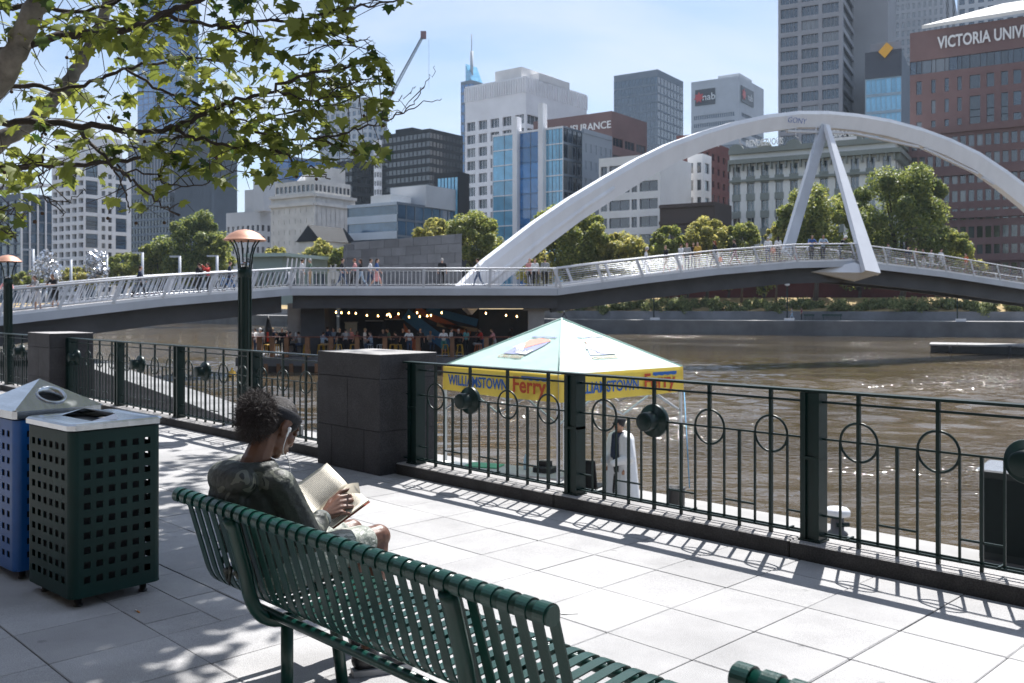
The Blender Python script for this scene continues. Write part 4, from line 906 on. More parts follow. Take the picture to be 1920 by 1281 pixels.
# --- hotel
HOTW = wallm('hotel_white_render', (.74, .74, .72)); HOTG = wallm('hotel_grey_green_trim', (.24, .26, .24))
B = bld('pale grand hotel with green trim and its name in rooftop letters', 1368, 1678, 1700, 257, 158, -30, dr=22)
H = B['H']; nf = 8; fh = (H - 2.6) / nf; HGL = glass('hotel_glass', (.05, .075, .10), .1, blinds=True)
vs = grid(H, nf, fh * .25, 2.6 + fh * .15, fh * .4)
for side, nb in (('L', 11), ('R', 7)):
    W_ = B['WL'] if side == 'L' else B['WR']; bw = W_ / nb; us = grid(W_, nb, bw * .24, bw * .24, bw * .48)
    face(B, side, us, vs, odd, HOTW, HGL, .45, 'window', 100, 2, wmat2=HOTW)
    for k in range(nb):
        for j in range(nf - 1):      # green spandrels between windows
            m = MB(); a = us[2 * k + 1] - .12; b = us[2 * k + 2] + .12; z = vs[2 * j + 2]; z2 = vs[2 * j + 3]
            (m.bl((-b, -.12, z), (-a, .05, z2)) if side == 'L' else m.bl((-.05, a, z), (.12, b, z2))); m.build('spandrel', HOTG, B['t'])
    for z, h_, d_ in ((H - 2.3, .8, 1.1), (H - .4, .9, .7), (H - 2.6 - fh, .4, .6), (H - 2.6 - fh * 5, .4, .6)):
        m = MB(); (m.bl((-W_, -d_, z - h_ / 2), (d_ - .02, .02, z + h_ / 2)) if side == 'L' else m.bl((-.02, 0.03, z - h_ / 2 + .01), (d_, W_, z + h_ / 2 - .01))); m.build('cornice', HOTG, B['t'])
    for k in range(nb * 2 + 1):
        m = MB(); u = W_ * k / (nb * 2); (m.bl((-u - .12, -.9, H - 3.9), (-u + .12, .02, H - 2.71)) if side == 'L' else m.bl((-.02, u - .12, H - 3.9), (.9, u + .12, H - 2.71))); m.build('bracket', HOTG, B['t'])
    for k in range(0, nb, 2):
        m = MB(); u = W_ * (k + .5) / nb; n_ = 9
        poly = [(u + 1.3 * math.cos(math.pi * q / n_), H + .06 + 1.0 * math.sin(math.pi * q / n_)) for q in range(n_ + 1)]
        (m.prism([(-a, b) for a, b in poly], 'y', -.3, .3) if side == 'L' else m.prism(poly, 'x', -.3, .3)); m.build('parapet_scroll', HOTG, B['t'])
rest_of(B, HOTW)
WL = B['WL']
def hu(px): return WL * (1678 - px) / 310
sign_on(B, 'L', 'RENDEZVOUS', 1.7, hu(1440), H + .9, SIGNW, WL * .235, .03, .75); sign_on(B, 'L', 'GRAND', 1.7, hu(1588), H + 1.3, SIGNW, WL * .14, .03, .75)
m = MB(); m.bl((-hu(1565), -.6, H + .1), (-hu(1612), -.5, H + .6)); m.build('sign_rail', white, B['t'])
# --- tall grey tower on the right
TOWG = wallm('grey_tower_precast', (.30, .31, .335))
B = bld('tall grey precast tower with wide dark windows, cut by the top of the picture', 1459, 1580, 1602, -110, 270, -28)
H = B['H']; fhh = 4.1; nf = int(H / fhh); vs = grid(H, nf, .8, .5, 1.35)
face(B, 'L', [0, B['WL'] * .06, B['WL'] * .31, B['WL'] * .37, B['WL'] * .63, B['WL'] * .69, B['WL'] * .96, B['WL']], vs, odd, TOWG, GL, .6, 'window', 110, 4)
face(B, 'R', grid(B['WR'], 1, 1.5, 1.0, 1), vs, odd, TOWG, GL, .5, 'window', 40); rest_of(B, TOWG)
B = bld('blank concrete service core right of the grey tower', 1600, 1665, 1680, -110, 285, -28); face(B, 'L', [0, B['WL']], [0, B['H']], lambda i, j: 0, wallm('smooth_core_concrete', (.33, .345, .37), var=.15, scale=.05), GL); face(B, 'R', [0, B['WR']], [0, B['H']], lambda i, j: 0, TOWG, GL); rest_of(B, TOWG)
B = bld('grey tower with close vertical piers at the top right', 1668, 1770, 1802, -110, 380, -28); simple(B, TOWG, GL, 10, 3, 40, .5, .35, 1, cap=0)
B = bld('ornate pale tower crown with bay windows in the top right corner', 1795, 1960, 2000, -40, 330, -28, dr=25); simple(B, lgrey, GL, 9, 4, 22, .4, .3, 1, cap=80); block(B, .3, .62, -.12, .12, 18, lgrey, 'bay', B['H'] - 38)
# --- bank building with diamond
B = bld('dark topped office with a yellow diamond sign above pale blue glass', 1622, 1690, 1716, 92, 255, -28)
H = B['H']; ph = H * .105; WL = B['WL']
face(B, 'L', grid(WL, 7, .1, .3, .12), grid(H - ph, 13, .4, .3, .8), odd, wallm('pale_blue_spandrel', (.30, .42, .50)), GLC, .1, 'window', 100); face(B, 'R', [0, B['WR']], [0, H], lambda i, j: 0, blueg, GL)
m = MB(); m.bl((-WL, -.15, H - ph), (.0, 1, H)); m.build('roof_band', wallm('slate_cladding', (.07, .08, .10)), B['t'])
m = MB(); m.bl((-WL * .85, -.1, H + .1), (0, 1, H + 2.2)); m.build('plant_screen', grey, B['t']); rest_of(B, blueg)
YEL = mat('yellow_sign', (.80, .42, .03), .5); q = 1.9; m = MB(); m.prism([(-WL * .42 - q, H - .2), (-WL * .42 - .2, H - q - .2), (-WL * .42 + q, H + .4), (-WL * .42 + .3, H + q + .2)], 'y', -.8, -.3); m.build('diamond_sign', YEL, B['t'])
# --- university building
B = bld('brown granite tower with VICTORIA UNIVERSITY lettering and dark glass bays', 1706, 2090, 2190, 6, 175, -33, dr=40)
H = B['H']; WL = B['WL']; fh = 3.9; nf = int((H - 6) / fh)
def uv(px):   # metres from the corner at a sight line
    k = (px - CX) / FPX; c = Vector(((2090 - CX) / FPX * 175, 175)); d = Vector((-math.cos(R(-33)), -math.sin(R(-33)))); return (k * c.y - c.x) / (d.x - k * d.y)
us = [0] + [uv(x) for x in (2060, 2030, 2005, 1975, 1945, 1930, 1915, 1900, 1890, 1877, 1864, 1850, 1838, 1818, 1803, 1795, 1779, 1771, 1754, 1746, 1728, 1718)] + [WL]
topb = 6.0; vs = grid(H, nf, 1.0, topb, 1.45)
def winV(i, j):
    if j == 0 or j >= len(vs) - 2: return 0
    fl = j // 2; low = fl < nf * .46
    if j % 2 == 0: return 2 if (i in (9, 11, 13) and not (fl in (10, 11))) else 0
    if i in (9, 11, 13): return 2
    if fl == nf - 1: return 1
    if low and fl % 3 == 2: return 1 if i not in (0, 22) else 0
    return 1 if i in (1, 3, 5, 7, 15, 17, 19, 21) else 0
face(B, 'L', us, vs, winV, brown, [GL, GLD], .35, 'window', 230)
face(B, 'R', [0, B['WR']], [0, H], lambda i, j: 0, brown, GL); rest_of(B, brown)
for z in [vs[2 * k + 2] for k in range(2, int(nf * .46), 3)]:
    m = MB(); m.bl((-WL - .3, -.5, z - .2), (.2, .02, z + .9)); m.build('ledge', brown, B['t'])
zt_ = H - 2.9
sign_on(B, 'L', 'VICTORIA UNIVERSITY', 3.3, (uv(1758) + uv(1990)) / 2, zt_, SIGNW, uv(1758) - uv(1990), .08, .35)
m = MB(); m.add([(-WL * .93, -1.2, H + .2), (3, -2.4, H + .2), (3, 10, H + 5.2), (-WL * .55, 10, H + 5.2), (-WL * .93, -1.2, H + .9), (3, -2.4, H + .9), (3, 10, H + 6), (-WL * .55, 10, H + 6)], [(0, 1, 2, 3), (4, 5, 6, 7), (0, 1, 5, 4), (1, 2, 6, 5), (2, 3, 7, 6), (3, 0, 4, 7)]); m.build('canopy_roof', wallm('pale_roof_metal', (.72, .70, .66)), B['t'])
# stepped lower wing in front (sits lower and nearer)
B = bld('lower brown granite wing with ribbon windows in front of the university tower', 1692, 2120, 2200, 205, 150, -33, dr=30); H = B['H']; nf = 9
simple(B, brown, GL, 26, 0, nf, .3, .38, 1.2, cap=200); bands(B, 'L', 3, brown, 1.2, .5, H * .25, H - .6, 'ledge')
# --- crane, small structures
cr_ = empty('tower_crane', at(716, 210, 520)); tag(cr_, 'thin lattice construction crane jib tilted up behind the trees', 'crane')
a = Vector((0, 0, 0)); b = at(794, 66, 520) - at(716, 210, 520); dv = (b - a); sd_ = Vector((1, 0, 0)) * .9; ud = Vector((0, 0, 1)) * .9
for o1 in (sd_, -sd_, ud):
    m = MB(); m.beam(a + o1, b + o1 * .6, .5, .5); m.build('chord', bgrey, cr_)
m = MB(); K = 24
for i in range(K):
    p, q = a + dv * (i / K), a + dv * ((i + 1) / K); m.beam(p + sd_, q - sd_, .16, .16); m.beam(p - sd_, q + ud, .16, .16); m.beam(p + ud, q + sd_, .16, .16)
m.build('lattice', bgrey, cr_); m = MB(); m.box(b, (3, 2, 4)); m.build('tip', mat('dark_red_paint', (.16, .05, .06), .6), cr_)
m = MB(); m.beam(b + Vector((3, 0, -2)), b + Vector((3, 0, -30)), .12, .12); m.build('hoist_rope', grey, cr_)
m = MB(); m.beam(Vector((0, 0, 0)), Vector((0, 0, -110)), 2, 2); m.build('mast', white, cr_)
# pavilion behind the ramp
B = bld('low green roofed riverside pavilion with dark windows behind the left ramp', 474, 530, 614, 478, 150, -20, 1.5)
simple(B, wallm('sage_green_cladding', (.25, .32, .31)), GL, 5, 6, 1, .25, .5, 1.3, 1.2, cap=30); m = MB(); m.bl((-B['WL'] - 1, -1.2, B['H'] - .3), (1.2, B['WR'] + 1, B['H'] + .25)); m.build('flat_roof', wallm('pale_green_roof', (.33, .42, .40)), B['t'])
B = bld('small stone gabled hall below the cream stone building', 560, 600, 665, 452, 180, -34, 2); simple(B, stone, GL, 3, 4, 2, .6, .5, 1.5, cap=20)
m = MB(); WL, WR, H = B['WL'], B['WR'], B['H']; m.prism([(-WL - .5, H), (.5, H), (-WL / 2, H + 3.2)], 'y', -.3, WR); m.build('gable_roof', dark, B['t'])
# ================================================================ unseen building added behind the viewer to cut sky fill
BH = wallm('added_unseen_building_brick', (.15, .11, .09), var=.2, scale=.6)
t = empty('building', F(-4, -15), ROTF); tag(t, 'unseen long brick building added behind the viewer to cut the sky fill', 'building')
m = MB(); m.bl((-60, -12, 0), (60, -.2, 17)); m.build('wall', BH, t)
wmsh = MB().bl((-1.3, -.2, 0), (1.3, .05, 2.2)).mesh('window', GLD)
for i in range(26):
    for j in range(4): inst('window', wmsh, t, (-50 + i * 4, -.02, 4.4 + j * 3.2))
for i in range(13):
    m = MB(); m.bl((-48 + i * 8 - 2.2, -.2, .1), (-48 + i * 8 + 2.2, .04, 3.3)); m.build('shopfront', GLD, t)
# ================================================================ TREES AND PLANTS
def leafmat(name, c1, c2, trans=.35, rough=.5):
    m = bpy.data.materials.new(name); m.use_nodes = True; n = m.node_tree.nodes; l = m.node_tree.links; p = n['Principled BSDF']
    g = n.new('ShaderNodeNewGeometry'); r = n.new('ShaderNodeValToRGB'); r.color_ramp.elements[0].color = (*c1, 1); r.color_ramp.elements[1].color = (*c2, 1)
    l.new(g.outputs['Random Per Island'], r.inputs[0]); l.new(r.outputs[0], p.inputs['Base Color']); p.inputs['Roughness'].default_value = rough
    t = n.new('ShaderNodeBsdfTranslucent'); hs = n.new('ShaderNodeHueSaturation'); hs.inputs['Value'].default_value = 1.5; hs.inputs['Hue'].default_value = .485; l.new(r.outputs[0], hs.inputs['Color']); l.new(hs.outputs[0], t.inputs['Color'])
    mx = n.new('ShaderNodeMixShader'); mx.inputs[0].default_value = trans; l.new(p.outputs[0], mx.inputs[1]); l.new(t.outputs[0], mx.inputs[2]); l.new(mx.outputs[0], n['Material Output'].inputs[0]); return m
LEAF_BG = [leafmat('elm_leaves', (.08, .13, .026), (.34, .35, .085), .5), leafmat('yellowing_leaves', (.15, .18, .035), (.50, .46, .13), .5), leafmat('dark_leaves', (.06, .105, .026), (.27, .30, .075), .5)]
BARK = mat('grey_brown_bark', (.075, .06, .05), .9, 0, .3, 3, .4, 20)
rs = np.random.RandomState(11)
def leafcloud(C, Rr, n, size, rs, up=.35):
    """n leaf cards spread through small clumps; C: (k,3) clump centres, Rr: (k,) radii"""
    k = rs.randint(0, len(C), n); d = rs.normal(size=(n, 3)); d /= np.linalg.norm(d, axis=1)[:, None]
    P = C[k] + d * (Rr[k] * rs.rand(n) ** .45)[:, None]
    a = rs.normal(size=(n, 3)); a /= np.linalg.norm(a, axis=1)[:, None]
    nn = d * .6 + rs.normal(size=(n, 3)) * .6 + np.array([0, 0, up]); nn /= np.linalg.norm(nn, axis=1)[:, None]
    a = np.cross(nn, a); a /= np.linalg.norm(a, axis=1)[:, None] + 1e-9; b = np.cross(nn, a)
    s = size * (.6 + .8 * rs.rand(n)); a *= s[:, None]; b *= (s * .6)[:, None]
    V = np.stack([P - a, P - b * .9 + a * .1, P + a, P + b * .9 + a * .1], 1).reshape(-1, 3)
    return V, np.arange(4 * n).reshape(-1, 4)
def bgtree(px, D, ybot, ytop, wpx, label, kind=0, zb=2.2, n=7000, leaf=.34, group='trees on the far bank', lobes=26, pos=None, cone=0.0):
    g = Vector(((px - CX) / FPX * D, D, zb)); ct = EYE + (HOR - ytop) / FPX * D; cb = EYE + (HOR - ybot) / FPX * D; w = wpx / FPX * D / 2
    t = empty('tree', g); tag(t, label, 'tree', group)
    cz = (ct + cb) / 2 - zb; hz = (ct - cb) / 2
    C = []; Rr = []
    while len(C) < lobes:
        d = rs.normal(size=3); d /= np.linalg.norm(d); q = rs.uniform(.45, .93); zf = d[2] * q
        tw = w * (1 - cone * max(0, zf)) * (.8 if zf < -.3 else 1)
        C.append((d[0] * q * tw, d[1] * q * tw, cz + zf * hz)); Rr.append(rs.uniform(.30, .46) * min(w, hz) * (1.15 - .4 * q))
    C.append((0, 0, cz)); Rr.append(min(w, hz) * .6)
    for s_ in range(int(lobes * .8)):   # outlying sprays that break the outline
        d = rs.normal(size=3); d /= np.linalg.norm(d); d[2] = abs(d[2]) * .9; C.append((d[0] * w * .88, d[1] * w * .88, cz + d[2] * hz * .90)); Rr.append(rs.uniform(.10, .20) * min(w, hz))
    C = np.array(C); Rr = np.array(Rr)
    V, Q = leafcloud(C, Rr, n, leaf, rs); inst('crown', fastmesh('crown', V, Q, LEAF_BG[kind]), t)
    m = MB(); tr = max(.14, w * .055); hb = max(.5, cz - hz * .75)
    m.tube([(0, 0, -.3), (.05 * w, 0, hb * .6), (0, .03 * w, cz)], [tr * 1.25, tr, tr * .4], 7); m.build('trunk', BARK, t)
    for i in rs.choice(lobes, 6, False):
        m = MB(); c = Vector(C[i]); m.tube([(0, 0, hb * .7), (c * .5 + Vector((0, 0, (hb * .8) * .5))), c], [tr * .6, tr * .38, tr * .12], 5); m.build('limb', BARK, t)
    return t
TR = [(365, 175, 540, 400, 130, 'large dense dark green tree behind the left ramp lamps', 2, 11000), (300, 178, 540, 452, 110, 'rounded green tree left of the large dense tree', 0, 6000), (232, 182, 540, 474, 72, 'small bushy tree beside the white apartment tower base', 0, 4000),
      (150, 185, 545, 500, 90, 'low spreading tree between the silver leaf sculptures', 1, 4000), (60, 185, 545, 508, 80, 'low tree at the left edge behind the ramp', 0, 3500), (408, 172, 540, 440, 60, 'narrow tree right of the large dense tree', 0, 3500),
      (520, 165, 510, 462, 50, 'small yellow green tree behind the lamp head', 1, 2500), (600, 165, 512, 455, 66, 'yellow green tree below the cream stone building', 1, 3500), (640, 160, 512, 462, 40, 'small tree left of the pier wall', 0, 2200),
      (815, 146, 510, 405, 88, 'yellowing tree rising above the pier wall', 1, 6000), (890, 143, 515, 392, 105, 'green tree between pier wall and arch foot', 0, 7500), (1065, 138, 530, 376, 165, 'broad dark green tree framed by the arch foot', 0, 12000),
      (1160, 138, 525, 432, 100, 'yellow green tree in front of the white office', 1, 6000), (1252, 137, 520, 420, 72, 'slim tree left of the brown shop building', 0, 4500), (1325, 138, 518, 404, 96, 'round yellow green tree in front of the brown shop', 1, 6000),
      (1390, 137, 515, 408, 74, 'bushy tree at the left corner of the hotel', 0, 4500), (1455, 136, 515, 420, 60, 'small yellow tree behind the left V strut foot', 1, 4000), (1528, 136, 530, 338, 150, 'tall green tree seen between the V struts', 0, 11000),
      (1690, 133, 560, 292, 190, 'largest dark green tree right of the V strut', 2, 16000), (1775, 131, 545, 415, 88, 'smaller tree on the right flank of the largest tree', 0, 5000),
      (1010, 142, 548, 462, 96, 'low bushy tree behind the platform corner', 1, 3600), (1112, 143, 548, 468, 96, 'low bushy tree filling the gap below the white office', 0, 3600), (1205, 143, 548, 458, 86, 'low pale tree behind the start of the span', 1, 3400), (1288, 143, 548, 456, 86, 'low tree behind the span group', 0, 3400), (1365, 143, 548, 460, 84, 'low yellow tree below the hotel left corner', 1, 3200), (1432, 143, 548, 462, 76, 'low tree left of the V strut foot', 0, 3200), (1610, 141, 552, 430, 110, 'low dark tree directly behind the wide strut', 2, 4600), (1805, 140, 548, 470, 80, 'low tree at the right end of the tree belt', 1, 3000)]
for i, (px, D, yb, yt, w, lab, kd, n) in enumerate(TR): bgtree(px, D, yb, yt, w, lab, kd, 2.2, int(n * 2.7), .22 if D < 150 else .30, cone=.35 if w > 140 else .15)
# shrubs on the bank under the bridge: each its own clump
SHR = [(1085, 8.2, 560, 74), (1150, 8.0, 563, 66), (1190, 9.5, 560, 48), (1245, 8.2, 552, 84), (1275, 7.8, 574, 44), (1322, 10.5, 566, 44), (1365, 8.2, 560, 70), (1425, 10, 560, 54), (1478, 8.2, 556, 84), (1520, 9.8, 562, 46), (1592, 8.0, 557, 76), (1650, 9.5, 560, 50), (1725, 7.9, 552, 112), (1790, 9.8, 563, 48), (1838, 8.4, 568, 50), (1882, 8.2, 556, 84), (1918, 9.5, 560, 54)]
where = ['under the platform corner', 'just right of the grey column', 'left of the first dry grass patch', 'with pale flowers above the terrace wall', 'hanging over the wall beside the pale flowering one', 'between two dry grass patches', 'behind the quay lamp', 'left of the tree trunk', 'beside the tree trunk', 'right of the tree trunk', 'below the V strut foot', 'right of the V strut foot shadow', 'broad and dark under the largest tree', 'right of the broad dark one', 'small, beside the right quay lamp', 'pale and broad near the right edge', 'at the far right edge of the bank']
SHL = leafmat('shrub_leaves', (.07, .11, .035), (.32, .34, .14), .4)
for (px, k, yt, w), wh in zip(SHR, where):
    p = inland(px, k); D = p.y; zb = .62 + (k - 7.4) * .22; t = empty('shrub', (p.x, p.y, zb - .1)); tag(t, 'leafy shrub on the bank ' + wh, 'shrub', 'shrubs on the terrace bank')
    ww = w / FPX * D / 2; hh = max(1.5, EYE + (HOR - yt) / FPX * D - zb); nb = 20
    C = np.stack([rs.uniform(-ww, ww, nb), rs.uniform(-.8, .8, nb), rs.uniform(-.05, .7, nb) * hh], 1); V, Q = leafcloud(C, np.full(nb, .36 * hh), 2600, .17, rs); inst('foliage', fastmesh('foliage', V, Q, SHL), t)
    m = MB()
    for i in range(4): m.tube([(0, 0, -.1), tuple(C[i])], [.05, .02], 5)
    m.build('stems', BARK, t)
# ================================================================ PLANE TREE OVER THE PROMENADE
PLANE = leafmat('plane_leaves', (.020, .052, .013), (.25, .285, .048), .45, .6)
PBARK = mat('plane_bark', (.10, .085, .072), .85, 0, .45, 5, .4, 30, col2=(.16, .145, .12))
TWIG = mat('dark_twig_bark', (.045, .034, .028), .9, 0, .3, 8)
# palmate leaf outline (5 pointed lobes), unit ~1 across, base at origin
LO = [(0, 0), (.10, -.06), (.34, -.10), (.30, .06), (.52, .18), (.36, .30), (.44, .46), (.22, .44), (.15, .60), (0, .86), (-.15, .60), (-.22, .44), (-.44, .46), (-.36, .30), (-.52, .18), (-.30, .06), (-.34, -.10), (-.10, -.06)]
LV = np.array([(x, y, -.18 * abs(x) - .12 * max(0, y - .3)) for x, y in LO] + [(0, .28, .03)]); NLV = len(LV)
LT = np.array([(i, (i + 1) % 18, 18) for i in range(18)])
pt = empty('plane_tree', (-6.6, 7.4, 0)); tag(pt, 'plane tree whose leafy branches hang over the promenade from the upper left', 'tree')
PO = Vector((-6.6, 7.4, 0))
def br_path(pts): return [at(x, y, d) - PO for x, y, d in pts]
def smooth(path, k=5):
    out = []; n = len(path)
    for i in range(n - 1):
        p0, p1, p2, p3 = path[max(i - 1, 0)], path[i], path[i + 1], path[min(i + 2, n - 1)]
        for j in range(k):
            t = j / k; out.append(.5 * ((2 * p1) + (p2 - p0) * t + (2 * p0 - 5 * p1 + 4 * p2 - p3) * t * t + (3 * p1 - p0 - 3 * p2 + p3) * t ** 3))
    out.append(path[-1]); return out
def branch(pts, r0, r1, mt=None, jit=.012):
    p = smooth(br_path(pts)); n = len(p); p = [q + Vector(rs.normal(size=3) * jit) for q in p]
    m = MB(); m.tube(p, [r0 + (r1 - r0) * i / (n - 1) for i in range(n)], 8 if r0 > .03 else 6); m.build('branch', mt or TWIG, pt); return p
m = MB(); m.tube([(0, 0, -.02), (.05, 0, 1.2), (.1, .05, 2.6), (-.05, .1, 4.2), (.2, .1, 6.5)], [.30, .25, .22, .17, .10], 14); m.build('trunk', PBARK, pt)
m = MB(); m.lathe([(.42, 0), (.34, .06), (.30, .2)], 14); m.build('root_flare', PBARK, pt)
mains = []
def B_r(pts, r0, r1, leaf=1.0, mt=None): 
    p = branch(pts, r0, r1, mt); mains.append((p, leaf)); return p
B_r([(-150, 330, 7.2), (-60, 230, 7.0), (0, 148, 6.9), (30, 95, 6.8), (60, 40, 6.7), (90, -40, 6.6), (150, -160, 6.6)], .10, .06, .3, PBARK)
B_r([(-120, 380, 8.6), (0, 270, 8.6), (60, 230, 8.8), (110, 180, 9.0), (150, 120, 9.2), (190, 40, 9.4), (230, -60, 9.6)], .085, .05, .4, PBARK)
B_r([(-40, 100, 6.9), (55, 88, 6.9), (120, 68, 7.0), (200, 62, 7.1), (260, 50, 7.2), (310, 25, 7.3), (370, 4, 7.4), (440, -30, 7.5), (560, -60, 7.8)], .034, .018)
B_r([(310, 30, 7.3), (365, 42, 7.4), (420, 50, 7.5), (480, 42, 7.6), (560, 36, 7.8), (640, 20, 7.9), (700, 10, 8.0), (755, -4, 8.1)], .018, .007)
B_r([(-60, 226, 7.4), (0, 230, 7.4), (90, 234, 7.4), (170, 236, 7.4), (250, 247, 7.5), (310, 243, 7.5), (370, 218, 7.6), (430, 192, 7.7), (500, 172, 7.8), (560, 146, 7.9), (640, 130, 8.1), (700, 110, 8.2)], .032, .009)
B_r([(320, 244, 7.5), (370, 260, 7.6), (430, 272, 7.6), (500, 278, 7.7), (550, 300, 7.8), (590, 318, 7.8), (618, 332, 7.9)], .017, .005)
B_r([(480, 250, 7.7), (560, 262, 7.8), (640, 248, 7.9), (700, 232, 8.0), (745, 212, 8.1), (790, 195, 8.2), (828, 186, 8.2)], .012, .003, .75)
B_r([(735, 216, 8.1), (770, 200, 8.1), (790, 170, 8.1), (805, 150, 8.2), (812, 122, 8.2)], .006, .002, .0)
B_r([(700, 200, 8.1), (740, 190, 8.1), (770, 175, 8.1), (778, 158, 8.1)], .005, .002, .0)
B_r([(-60, 318, 7.3), (0, 315, 7.3), (60, 312, 7.3), (130, 310, 7.3), (200, 306, 7.3), (260, 296, 7.4), (300, 270, 7.5), (350, 255, 7.6)], .026, .010)
B_r([(140, 240, 7.4), (170, 268, 7.3), (200, 300, 7.2), (225, 322, 7.1), (260, 350, 7.1), (300, 380, 7.1), (335, 405, 7.1)], .017, .006, .5)
B_r([(215, 315, 7.2), (228, 345, 7.2), (238, 375, 7.2), (243, 398, 7.2)], .008, .004, .1)
B_r([(215, 315, 7.2), (280, 330, 7.2), (340, 352, 7.3), (400, 340, 7.4), (440, 322, 7.5)], .009, .003, .9)
B_r([(80, 240, 7.3), (78, 270, 7.2), (80, 310, 7.2), (76, 345, 7.1), (85, 372, 7.1), (118, 400, 7.0)], .010, .004, .35)
B_r([(85, 372, 7.1), (125, 380, 7.0), (150, 366, 7.0), (160, 352, 7.0)], .005, .002, .35)
B_r([(0, 165, 7.8), (60, 160, 7.8), (130, 168, 7.9), (200, 140, 8.0), (280, 120, 8.1), (360, 110, 8.2), (440, 120, 8.3)], .022, .008)
B_r([(-30, 20, 7.4), (60, 10, 7.4), (140, 22, 7.5), (230, 0, 7.6), (330, -30, 7.7)], .022, .010)
B_r([(240, 130, 8.0), (300, 170, 8.0), (360, 190, 8.1), (420, 230, 8.1), (480, 220, 8.2), (560, 210, 8.3), (640, 190, 8.4), (690, 175, 8.4)], .014, .004)
B_r([(440, 45, 7.6), (480, 80, 7.7), (530, 110, 7.8), (600, 90, 7.9), (660, 78, 8.0), (690, 72, 8.0)], .010, .003)
B_r([(520, 170, 7.9), (590, 190, 7.9), (650, 160, 8.0), (700, 150, 8.1), (722, 165, 8.1)], .009, .003)
B_r([(600, 262, 7.9), (650, 285, 7.9), (690, 300, 8.0), (706, 312, 8.0)], .007, .003)
B_r([(-80, 420, 6.6), (-20, 428, 6.5), (15, 440, 6.5), (35, 452, 6.5)], .008, .003, .8)
B_r([(-60, 380, 6.6), (0, 395, 6.6), (30, 405, 6.6), (45, 400, 6.6)], .006, .003, .7)
# parts of the crown above the picture: they shade the paving on the left
GP = [(60, 1220), (140, 1180), (230, 1150), (180, 1100), (60, 1120), (310, 1110), (350, 1030), (420, 980), (330, 980), (370, 870), (20, 1260), (110, 1270), (380, 1080), (440, 1040), (330, 930), (520, 885), (250, 1200), (30, 1180), (90, 1160), (180, 1150), (120, 1130), (20, 1110), (200, 1190)]
hi = []
for i, (px, py) in enumerate(GP):
    D = FPX * EYE / (py - HOR); x = (px - CX) / FPX * D; h = max(rs.uniform(5.2, 6.6), (1.9 + .40 * D) / .79); c = Vector((x, D, 0)) + SUNV * (h / SUNV.z); hi.append(c - PO)
for c in hi:
    a = Vector((.2, .1, 5.2)); mid_ = a.lerp(c, .55) + Vector((0, 0, .35)); m = MB(); m.tube(smooth([a, mid_, c], 4), [.03] * 4 + [.018] * 4 + [.008], 6); m.build('branch', TWIG, pt)
# twigs and leaves along the branches
LP_, LN_, LS_ = [], [], []
tw = MB(); balls = []
def put_leaf(p, s, free=False):
    w_ = p + PO
    if not free and w_.y > 1:        # the crown's lower and outer outline, thinner where the sky shows through
        x = CX + FPX * w_.x / w_.y; y = HOR - FPX * (w_.z - EYE) / w_.y
        lim = np.interp(x, [0, 50, 60, 200, 210, 345, 350, 500, 620, 720, 760], [470, 470, 350, 345, 395, 400, 345, 335, 325, 300, 245]); rt = np.interp(y, [-50, 15, 25, 70, 85, 130, 200, 300], [790, 765, 655, 665, 712, 728, 735, 718])
        if y > lim or x > rt: return
        if rs.rand() > np.interp(x, [0, 120, 260, 330], [.55, .55, .7, 1]) and y > 85: return
    LP_.append(p); LS_.append(s)
for p, leaf in mains:
    n = len(p); L = sum((p[i + 1] - p[i]).length for i in range(n - 1))
    for q in range(int(L * 16 * leaf)):
        f = rs.rand() ** .8; i = min(n - 2, int(f * (n - 1))); a = p[i].lerp(p[i + 1], rs.rand()); d = Vector(rs.normal(size=3)); d.z = d.z * .55 - .05; d.y *= .6
        tl = rs.uniform(.12, .55); b = a + d.normalized() * tl; c = b + Vector((rs.normal() * .06, rs.normal() * .06, -.06 - .08 * rs.rand()))
        k_ = len(LP_)
        for e in range(rs.randint(3, 6)):
            put_leaf(b.lerp(c, rs.rand()) + Vector(rs.normal(size=3) * .055), rs.uniform(.075, .17))
        if len(LP_) == k_: continue
        tw.tube([a, a.lerp(b, .5) + Vector((0, 0, .02)), b, c], [.0045, .0035, .0025, .0018], 4, 0, False)
        if rs.rand() < .13: balls.append(c + Vector((0, 0, -.03)))
for q in range(60):   # bare twiglets
    p, leaf = mains[rs.randint(2, len(mains))]; i = rs.randint(0, len(p) - 1); a = p[i]; d = Vector(rs.normal(size=3)).normalized(); k1 = a + d * rs.uniform(.08, .2); k2 = k1 + (d + Vector(rs.normal(size=3) * .5)).normalized() * rs.uniform(.06, .2)
    tw.tube([a, k1, k2], [.005, .0035, .0015], 4, 0, False)
o = tw.build('twigs', TWIG, pt, fixn=False); o['kind'] = 'stuff'
nvis = len(LP_)
for c in hi:
    for e in range(105): put_leaf(c + Vector(rs.normal(size=3) * np.array([.34, .34, .16])), rs.uniform(.13, .21), True)
P = np.array([tuple(v) for v in LP_]); S_ = np.array(LS_); n = len(P)
az = rs.uniform(0, 2 * np.pi, n); tl = rs.normal(.55, .45, n); rl = rs.normal(0, .45, n)
